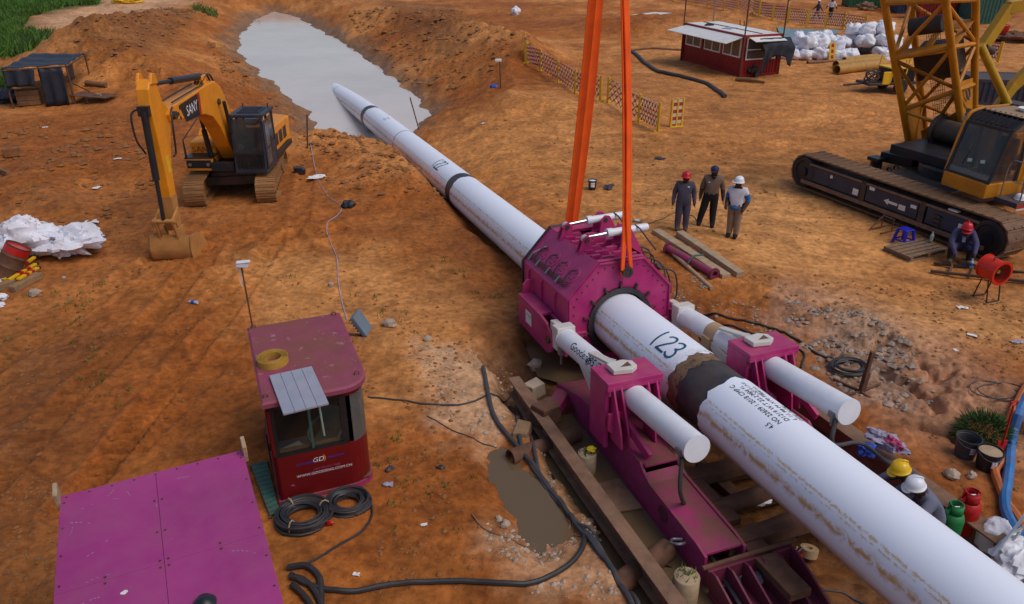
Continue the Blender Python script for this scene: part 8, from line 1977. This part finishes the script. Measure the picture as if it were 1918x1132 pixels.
# ------------------------------------------------------------------ bags, pipes and plant behind
def bag_mesh(seed):
    g = random.Random(seed); nu, nv = 30, 20; vs = []
    ph = [(g.uniform(0, 6.3), g.randint(2, 6), g.uniform(1, 4), g.uniform(.3, 1)) for _ in range(6)]
    for i in range(nv + 1):
        t = PI * i / nv
        for j in range(nu):
            p = 2 * PI * j / nu; c_, s_ = math.cos(p), math.sin(p); sq_ = 1 / max(abs(c_), abs(s_)) ** .45
            k = 1 + .07 * sum(w_ * math.sin(a * p + b * t + f) for f, a, b, w_ in ph) * math.sin(t) - .10 * abs(math.sin(p * 2)) * max(0, math.cos(t))
            st_ = math.sin(t) ** .62; ct = math.copysign(abs(math.cos(t)) ** .75, math.cos(t))
            dip = -.20 * max(0, 1 - st_ * 1.8) if ct > 0 else 0
            q_ = Vector((c_ * st_, s_ * st_, ct)) * 3 + Vector((seed * 5, 0, 0)); k += .22 * noise.noise(q_ * .6) - .16 * abs(noise.noise(q_ * 1.5)) - .07 * abs(noise.noise(q_ * 3.7))
            vs.append((.60 * k * st_ * c_ * sq_ * .86, .60 * k * st_ * s_ * sq_ * .86, .46 * k * ct + dip + .44 + .03 * g.uniform(-1, 1) * math.sin(t)))
    mb = MB(); mb.add(vs, [(i * nu + j, (i + 1) * nu + j, (i + 1) * nu + (j + 1) % nu, i * nu + (j + 1) % nu) for i in range(nv) for j in range(nu)])
    for k in range(3):
        f = g.uniform(0, 6.3); mb.add([(.1 * math.cos(f), .1 * math.sin(f), .8), (.1 * math.cos(f + .8), .1 * math.sin(f + .8), .8), (.3 * math.cos(f + .5), .3 * math.sin(f + .5), .96 + .06 * g.random())], [(0, 1, 2)])
    return mb.mesh('bulk_bag', M['bag_white'], True)
bms = [bag_mesh(i) for i in range(7)]
g = random.Random(8)
a_ = G(1484, 112); b_ = G(1700, 108); L_ = (b_ - a_).length; ux = (b_ - a_).normalized(); uy = Vector((-ux.y, ux.x, 0))
cnt = 0; NTH = 'first second third fourth fifth sixth seventh eighth ninth tenth eleventh twelfth'.split()
for lay in range(3):
    for row in range(5 - lay):
        nn_ = int(L_ / .98) + 1
        for i in range(nn_):
            x = i * .98 + g.uniform(-.15, .15) + (row % 2) * .5 + lay * .3; y = row * .95 + g.uniform(-.15, .15) + lay * .55
            if lay == 1 and (x < 1.0 or (4.0 < x < 5.0) or x > L_ - .2): continue
            if lay == 2 and (x < 4.6 or x > L_ - .5 or row > 1): continue
            if lay == 0 and row == 0 and 4.2 < x < 5.6: continue
            if lay == 0 and 0 < row < 3 and 1.2 < x < L_ - 1.2: continue      # buried inside the pile, never seen
            p_ = a_ + ux * x + uy * y; z_ = gz(p_.x, p_.y) - .05 + lay * .68 + g.uniform(-.06, .06)
            o = link('bulk_bag', bms[g.randrange(7)]); o.location = (p_.x, p_.y, z_); o.rotation_euler = (g.uniform(-.35, .35), g.uniform(-.35, .35), g.uniform(0, 6.3)); s_ = g.uniform(.92, 1.25); o.scale = (s_, s_, g.uniform(.82, 1.0))
            tag(o, '%s white bulk bag from the office, %s' % (NTH[i], ('front row of the ground layer', 'front row of the second layer', 'front row of the top layer')[lay]) if row == 0 else 'white bulk bag behind the front row of the pile, mostly hidden', 'bulk bag', 'bulk bags piled behind the red office'); cnt += 1
t = thing('striped_board', 'yellow and red striped board leaning on the white bags', 'board', G(1558, 116)); mb = MB(); mb.hexa([(-.2, 0, 0), (.2, 0, 0), (.2, .04, 0), (-.2, .04, 0), (-.2, .35, 1.15), (.2, .35, 1.15), (.2, .39, 1.15), (-.2, .39, 1.15)]); mb.build('panel', M['barrier_yellow'], t, smooth=False)
for k in range(3): mb = MB(); z = .2 + k * .34; mb.hexa([(-.08, -.012 + .305 * z, z), (.08, -.012 + .305 * z, z), (.08, -.002 + .305 * z, z), (-.08, -.002 + .305 * z, z), (-.08, -.012 + .305 * (z + .2), z + .2), (.08, -.012 + .305 * (z + .2), z + .2), (.08, -.002 + .305 * (z + .2), z + .2), (-.08, -.002 + .305 * (z + .2), z + .2)]); mb.build('red_mark', M['red_paint'], t, smooth=False)
P = []; c0 = [G(1455, 52), G(1575, 58), G(1540, 84), G(1468, 78)]
for i in range(9):
    row = []
    for j in range(9):
        u_, v_ = i / 8, j / 8; p_ = (c0[0] * (1 - u_) + c0[1] * u_) * (1 - v_) + (c0[3] * (1 - u_) + c0[2] * u_) * v_; row.append((p_.x - c0[0].x, p_.y - c0[0].y, gz(p_.x, p_.y) + .05 + .06 * math.sin(i * 2.1 + j) - c0[0].z))
    P.append(row)
mb = MB(); mb.grid(P); one('ground_sheet', mb, M['tarp_blue'], 'faded blue sheet spread on the ground behind the red office', 'sheet', c0[0])
for i, pix in enumerate((((1180, 30), (1225, 24), (1258, 26), (1205, 34)),)):
    pts = [G(*q, .04) for q in pix]; mb = MB(); mb.prism([p - pts[0] for p in pts], (0, 0, .02)); one('white_sheet', mb, M['white_paint'], 'white sheet lying flat on the soil left of the red office', 'sheet', pts[0], smooth=False)
# drainage hose
hose('grey drainage pipe lying in a curve in front of the red office', [(1180, 98), (1205, 118), (1235, 137), (1280, 147), (1325, 160), (1340, 170), (1358, 184)], .10, 'hose_grey', 'pipe', 'drain_pipe')
hose('thin brown pipe leading from the drain pipe to the red office', [(1176, 97), (1212, 93), (1250, 94), (1288, 97)], .07, 'rust_light', 'pipe', 'drain_pipe')
a_ = G(1378, 152, .1); b_ = G(1432, 158, .1); mb = MB(); mb.tube([Vector((0, 0, 0)), (b_ - a_) * .4 + Vector((0, .1, .03)), b_ - a_], [.11, .12, .07], n=10); one('log', mb, M['log_bark'], 'brown log lying in front of the red office', 'log', a_)
t = thing('water_pump', 'small black pump on wheels standing at the end of the red office', 'pump', G(1408, 144), .5)
mb = MB(); mb.bx(-.3, .3, -.22, .22, .2, .55); mb.build('engine', M['black_paint'], t, bevel=.05); mb = MB(); mb.cyl((-.4, 0, .38), (-.3, 0, .38), .16, n=14); mb.cyl((.05, 0, .55), (.05, 0, .72), .1, n=10); mb.build('pump_head', M['dark_steel'], t)
for y in (-.28, .28): mb = MB(); mb.cyl((.1, y - .05, .17), (.1, y + .05, .17), .17, n=16); mb.build('wheel', M['black_rubber'], t)
mb = MB(); mb.tube([(-.3, -.2, .3), (-.75, -.2, .6), (-.75, .2, .6), (-.3, .2, .3)], .02, n=6); mb.build('handle', M['dark_steel'], t)
# yellow pipes
for i, (pa, pb, r_, m_) in enumerate((((1565, 140), (1655, 128), .28, 'yellow_pipe'), ((1564, 129), (1650, 118), .24, 'yellow_pipe'), ((1512, 120), (1582, 116), .09, 'rust_light'), ((1580, 119), (1660, 110), .2, 'yellow_pipe'))):
    p0_, p1_ = G(*pa, r_), G(*pb, r_); mb = MB(); mb.ring((0, 0, 0), p1_ - p0_, r_, r_ * .86, 22)
    one('steel_pipe', mb, M[m_], ('nearest thick yellow steel pipe beside the compressor trailer', 'second yellow steel pipe, just behind the nearest', 'thin rusty pipe lying before the white bags', 'farthest yellow steel pipe against the white bags')[i], 'pipe', p0_, 0, 'pipes by the compressor trailer')
# compressor trailer
t = thing('compressor_trailer', 'yellow two wheeled compressor trailer with tangled hoses behind the crane boom', 'trailer', G(1655, 172), R(12))
mb = MB(); mb.bx(-1.4, 1.5, -.6, .6, .45, .58); mb.beam((-1.4, 0, .5), (-2.5, 0, .45), .1, .1); mb.build('chassis', M['dark_steel'], t, bevel=.02)
mb = MB(); mb.bx(-.2, 1.3, -.55, .55, .58, 1.25); mb.build('engine_body', M['black_paint'], t, bevel=.05); mb = MB(); mb.bx(-.65, -.2, -.62, -.55, .5, 1.15); mb.bx(-.2, 1.4, -.6, .6, 1.25, 1.32); mb.build('panel', M['barrier_yellow'], t, bevel=.02)
mb = MB()
for x in (-.2, .6, 1.4): mb.beam((x, -.6, .6), (x + .15, -.6, 1.75), .06, .06); mb.beam((x, .6, .6), (x + .15, .6, 1.75), .06, .06)
for y in (-.6, .6): mb.beam((-.05, y, 1.75), (1.55, y, 1.75), .06, .06)
mb.build('roll_cage', M['barrier_yellow'], t)
for y in (-.72, .72): mb = MB(); mb.lathe([(.1, -.1), (.36, -.1), (.38, -.04), (.38, .04), (.36, .1), (.1, .1)], (.4, y, .38), (0, 1, 0), 20); mb.build('wheel', M['black_rubber'], t)
g = random.Random(3)
for k in range(9): mb = MB(); mb.tube([(-1.0 + .38 * math.cos(f) + .1 * g.random(), -.1 + .3 * math.sin(f) * (1 if k % 2 else .5), .85 + .28 * math.sin(f + k) + .05 * g.random()) for f in [2 * PI * i / 14 for i in range(13)]], .025, n=5); mb.build('hose_loop', M[('hose_grey', 'rust', 'black_rubber')[k % 3]], t)
# far yard
def container(label, pc_, L_, W_, H_, rz, m, name='shipping_container'):
    t = thing(name, label, 'container', pc_, rz)
    for (p_, q_, o) in (((0, 0, 0), (L_, 0, 0), (0, -1, 0)), ((L_, 0, 0), (L_, W_, 0), (1, 0, 0)), ((L_, W_, 0), (0, W_, 0), (0, 1, 0)), ((0, W_, 0), (0, 0, 0), (-1, 0, 0))):
        mb = MB(); corr(mb, p_, q_, .12, H_ - .1, o, .28, .05); mb.build('wall_panel', M[m], t, smooth=False)
    mb = MB(); mb.bx(0, L_, 0, W_, H_ - .1, H_ - .02); mb.build('roof', M[m], t, smooth=False)
    mb = MB()
    for x in (0, L_):
        for y in (0, W_): mb.bx(x - .08, x + .08, y - .08, y + .08, 0, H_)
    for y in (-.06, W_ - .06): mb.bx(0, L_, y, y + .12, 0, .12); mb.bx(0, L_, y, y + .12, H_ - .14, H_)
    mb.build('frame', M[m], t, smooth=False); return t
container('dark green container at the far edge of the yard', G(1590, 14), 8, 2.4, 2.6, R(-5), 'container_green')
container('dark blue container at the far edge behind the crane boom', G(1680, 26), 3.2, 2.4, 2.6, R(-5), 'container_blue')
container('red container at the far edge behind the crane boom', G(1722, 36), 3.0, 2.4, 2.6, R(-5), 'site_red')
container('teal container standing behind the crane gantry', G(1828, 46), 2.4, 6, 2.6, R(-4), 'teal_plate')
container('dark container at the top right corner of the yard', G(1780, 30), 3.5, 2.4, 2.8, R(-5), 'container_blue')
container('dark blue open skip standing behind the crane cab', G(1818, 196), 4.5, 2.2, 1.25, R(-8), 'crane_blue', 'waste_skip')
t = thing('red_bin', 'red plastic bin on the soil behind the crane gantry', 'bin', G(1871, 76)); mb = MB(); mb.lathe([(.42, 0), (.5, 1.1), (.53, 1.12), (.5, 1.15), (.42, 1.1), (.36, .1), (0, .1)], (0, 0, 0), (0, 0, 1), 18); mb.build('tub', M['red_paint'], t)
mb = crumple((0, 0, .3), (1.5, .8, .5), 71, .6); one('scrap_heap', mb, M['rust'], 'heap of rusty scrap at the right edge of the far yard', 'scrap heap', G(1905, 80))
mb = crumple((0, 0, .3), (1.1, .7, .6), 72, .6); one('scrap_heap', mb, M['hose_grey'], 'dark heap of hoses beyond the crane boom', 'scrap heap', G(1800, 58))
mb = crumple((0, 0, .3), (.9, .5, .5), 73, .6); one('pallet_stack', mb, M['rust_light'], 'low stack of brown boards in front of the green container', 'stack', G(1622, 20))
barrier('lattice barrier section seen through the crane gantry', [(1840, 112), (1868, 118)], 1.3, 'far lattice barrier', 6)
mb = MB(); mb.lathe([(.150, -.015), (.152, .0), (.135, .012), (.132, .05), (.115, .10), (.075, .14), (.0, .152)], (0, 0, .0), (0, 0, 1), 20); one('hard_hat', mb, M['helmet_white'], 'white hard hat left on the step beside the crane cab', 'hard hat', HELM_CRANE + Vector((0, 0, .02)))
# ------------------------------------------------------------------ loose clods, gravel, grass
def scatter(name, n_, pick, size, m, seed, label, cat, squash=.7, flatq=0):
    rs = np.random.RandomState(seed)
    V0 = np.array([(1, 0, 0), (.3, .95, .1), (-.8, .6, -.1), (-.75, -.65, .1), (.35, -.95, 0), (.1, .05, .9), (0, 0, -.6)])
    F0 = np.array([(0, 1, 5), (1, 2, 5), (2, 3, 5), (3, 4, 5), (4, 0, 5), (1, 0, 6), (2, 1, 6), (3, 2, 6), (4, 3, 6), (0, 4, 6)])
    pts = pick(rs, n_)
    V_ = []; F_ = []; k = 0
    for (x, y, sc_) in pts:
        s_ = sc_ * size[0] * (size[1] / size[0]) ** (rs.rand() ** 3.2); a = rs.rand() * 6.28; c_, q_ = math.cos(a), math.sin(a)
        v = V0 * (1 + .3 * (rs.rand(7, 1) - .5)) * np.array([s_, s_ * (.6 + .4 * rs.rand()), s_ * squash * (.6 + .5 * rs.rand())])
        vx = v[:, 0] * c_ - v[:, 1] * q_ + x; vy = v[:, 0] * q_ + v[:, 1] * c_ + y
        V_.append(np.stack([vx, vy, v[:, 2] + gz(x, y) + s_ * .15], 1)); F_.append(F0 + k); k += 7
    V_ = np.concatenate(V_); F_ = np.concatenate(F_)
    me = bpy.data.meshes.new(name); me.from_pydata(V_.tolist(), [], F_.tolist()); me.materials.append(M[m]); me.update()
    return tag(link(name, me), label, cat, None, 'stuff')
def in_pix(polys, dens=None):
    def f(rs, n_):
        out = []; tot = sum(w_ for _, w_ in polys)
        for poly, w_ in polys:
            pts = [XY(*p) for p in poly]; xs_ = [p[0] for p in pts]; ys_ = [p[1] for p in pts]; want = int(n_ * w_ / tot); got = 0; tries = 0
            while got < want and tries < 60:
                tries += 1
                X_ = rs.uniform(min(xs_), max(xs_), want * 2); Y_ = rs.uniform(min(ys_), max(ys_), want * 2); k = inpoly(X_, Y_, pts) & (fbm(X_ / 1.1, Y_ / 1.1, 3, 90) > rs.uniform(-.6, .7, len(X_)))
                for x, y in list(zip(X_[k], Y_[k]))[:want - got]: out.append((x, y, 1.0 + max(0, (y - 15) / 35))); got += 1
        return out
    return f
RUB = [[(1470, 545), (1560, 575), (1640, 590), (1720, 660), (1760, 730), (1700, 760), (1620, 720), (1540, 680), (1480, 620)]]
scatter('rubble', 1300, in_pix([(RUB[0], 1)]), (.012, .13), 'rock_grey', 1, 'grey broken rock rubble on the slope right of the thruster', 'rubble')
scatter('rubble', 500, in_pix([([(1240, 500), (1340, 520), (1420, 560), (1480, 620), (1400, 610), (1280, 580)], 1)]), (.012, .06), 'rock_grey', 2, 'grey gravel around the right thrust cylinder', 'gravel')
scatter('gravel', 1500, in_pix([([(780, 640), (960, 650), (1010, 740), (950, 830), (860, 800), (800, 730)], 2), ([(900, 980), (1090, 990), (1190, 1080), (1150, 1132), (1000, 1120), (920, 1050)], 2), ([(1010, 820), (1060, 850), (1140, 970), (1110, 1000), (1040, 930)], 1)]), (.008, .06), 'rock_pale', 3, 'pale limestone gravel around the puddle', 'gravel')
scatter('clods', 9500, in_pix([([(0, 480), (330, 470), (480, 560), (460, 840), (110, 900), (0, 1000)], 3), ([(330, 400), (640, 250), (860, 400), (960, 540), (800, 640), (500, 600)], 3), ([(550, 600), (900, 600), (900, 1100), (700, 1120), (690, 760)], 2.5), ([(0, 900), (110, 880), (110, 1132), (0, 1132)], 1), ([(1300, 480), (1918, 560), (1918, 900), (1800, 900), (1700, 700), (1450, 560)], 2.5), ([(900, 220), (1250, 260), (1480, 330), (1640, 440), (1300, 480), (1050, 400)], 1.6), ([(1700, 500), (1918, 520), (1918, 700), (1750, 640)], .8)]), (.006, .06), 'clod_brown', 4, 'loose brown soil clods scattered over the whole site', 'clods')
scatter('clods', 5200, in_pix([([(120, 60), (290, 12), (370, 22), (300, 110), (285, 180), (160, 170)], 3), ([(650, 20), (860, 20), (1010, 90), (960, 130), (850, 150), (740, 110)], 3), ([(0, 230), (250, 230), (330, 400), (250, 480), (0, 480)], 2), ([(560, 235), (700, 245), (860, 390), (700, 380), (560, 320)], 1.6), ([(380, 60), (440, 60), (600, 240), (540, 260), (430, 160)], 1)]), (.02, .15), 'clod_brown', 5, 'coarse dark clods on the spoil heaps and trench sides', 'clods')
def blades(name, polys, n_, h_, w_, m, seed, label, cat, tuft=None):
    rs = np.random.RandomState(seed); pts = in_pix(polys)(rs, n_); V_ = []; F_ = []; k = 0
    for (x, y, sc_) in pts:
        for _ in range(tuft or 1):
            dx, dy = (rs.normal(0, .06, 2) if tuft else (0, 0)); z = gz(x + dx, y + dy) - .01; a = rs.rand() * 6.28; hh = h_ * (.5 + rs.rand()); ww = w_ * (.6 + .8 * rs.rand())
            V_ += [(x + dx - ww * math.cos(a), y + dy - ww * math.sin(a), z), (x + dx + ww * math.cos(a), y + dy + ww * math.sin(a), z), (x + dx + hh * .5 * rs.normal(), y + dy + hh * .5 * rs.normal(), z + hh)]; F_.append((k, k + 1, k + 2)); k += 3
    me = bpy.data.meshes.new(name); me.from_pydata(V_, [], F_); me.materials.append(M[m]); me.update()
    return tag(link(name, me), label, cat, None, 'stuff')
blades('grass', [([(-60, -10), (190, -4), (185, 8), (130, 12), (55, 30), (44, 48), (20, 60), (105, 66), (60, 108), (-60, 125)], 3), ([(-40, 145), (15, 150), (20, 180), (-40, 200)], .35)], 26000, .55, .07, 'grass', 6, 'bright green grass covering the bank at the top left', 'grass')
blades('weeds', [([(0, 560), (230, 520), (230, 700), (0, 800)], 2), ([(420, 480), (760, 560), (780, 640), (520, 620)], 1), ([(830, 480), (960, 540), (930, 570), (820, 520)], 1), ([(700, 780), (900, 860), (860, 1000), (700, 1000)], 1), ([(150, 640), (260, 640), (260, 780), (150, 780)], .6)], 70, .09, .012, 'grass_site', 7, 'sparse weed tufts dotted over the bare soil', 'weeds', 12)
blades('grass', [([(470, 8), (560, 14), (555, 24), (480, 22)], 1), ([(360, 14), (410, 18), (405, 26), (365, 24)], 1)], 500, .5, .06, 'grass_site', 8, 'dry yellow green grass at the far end of the pond', 'grass')
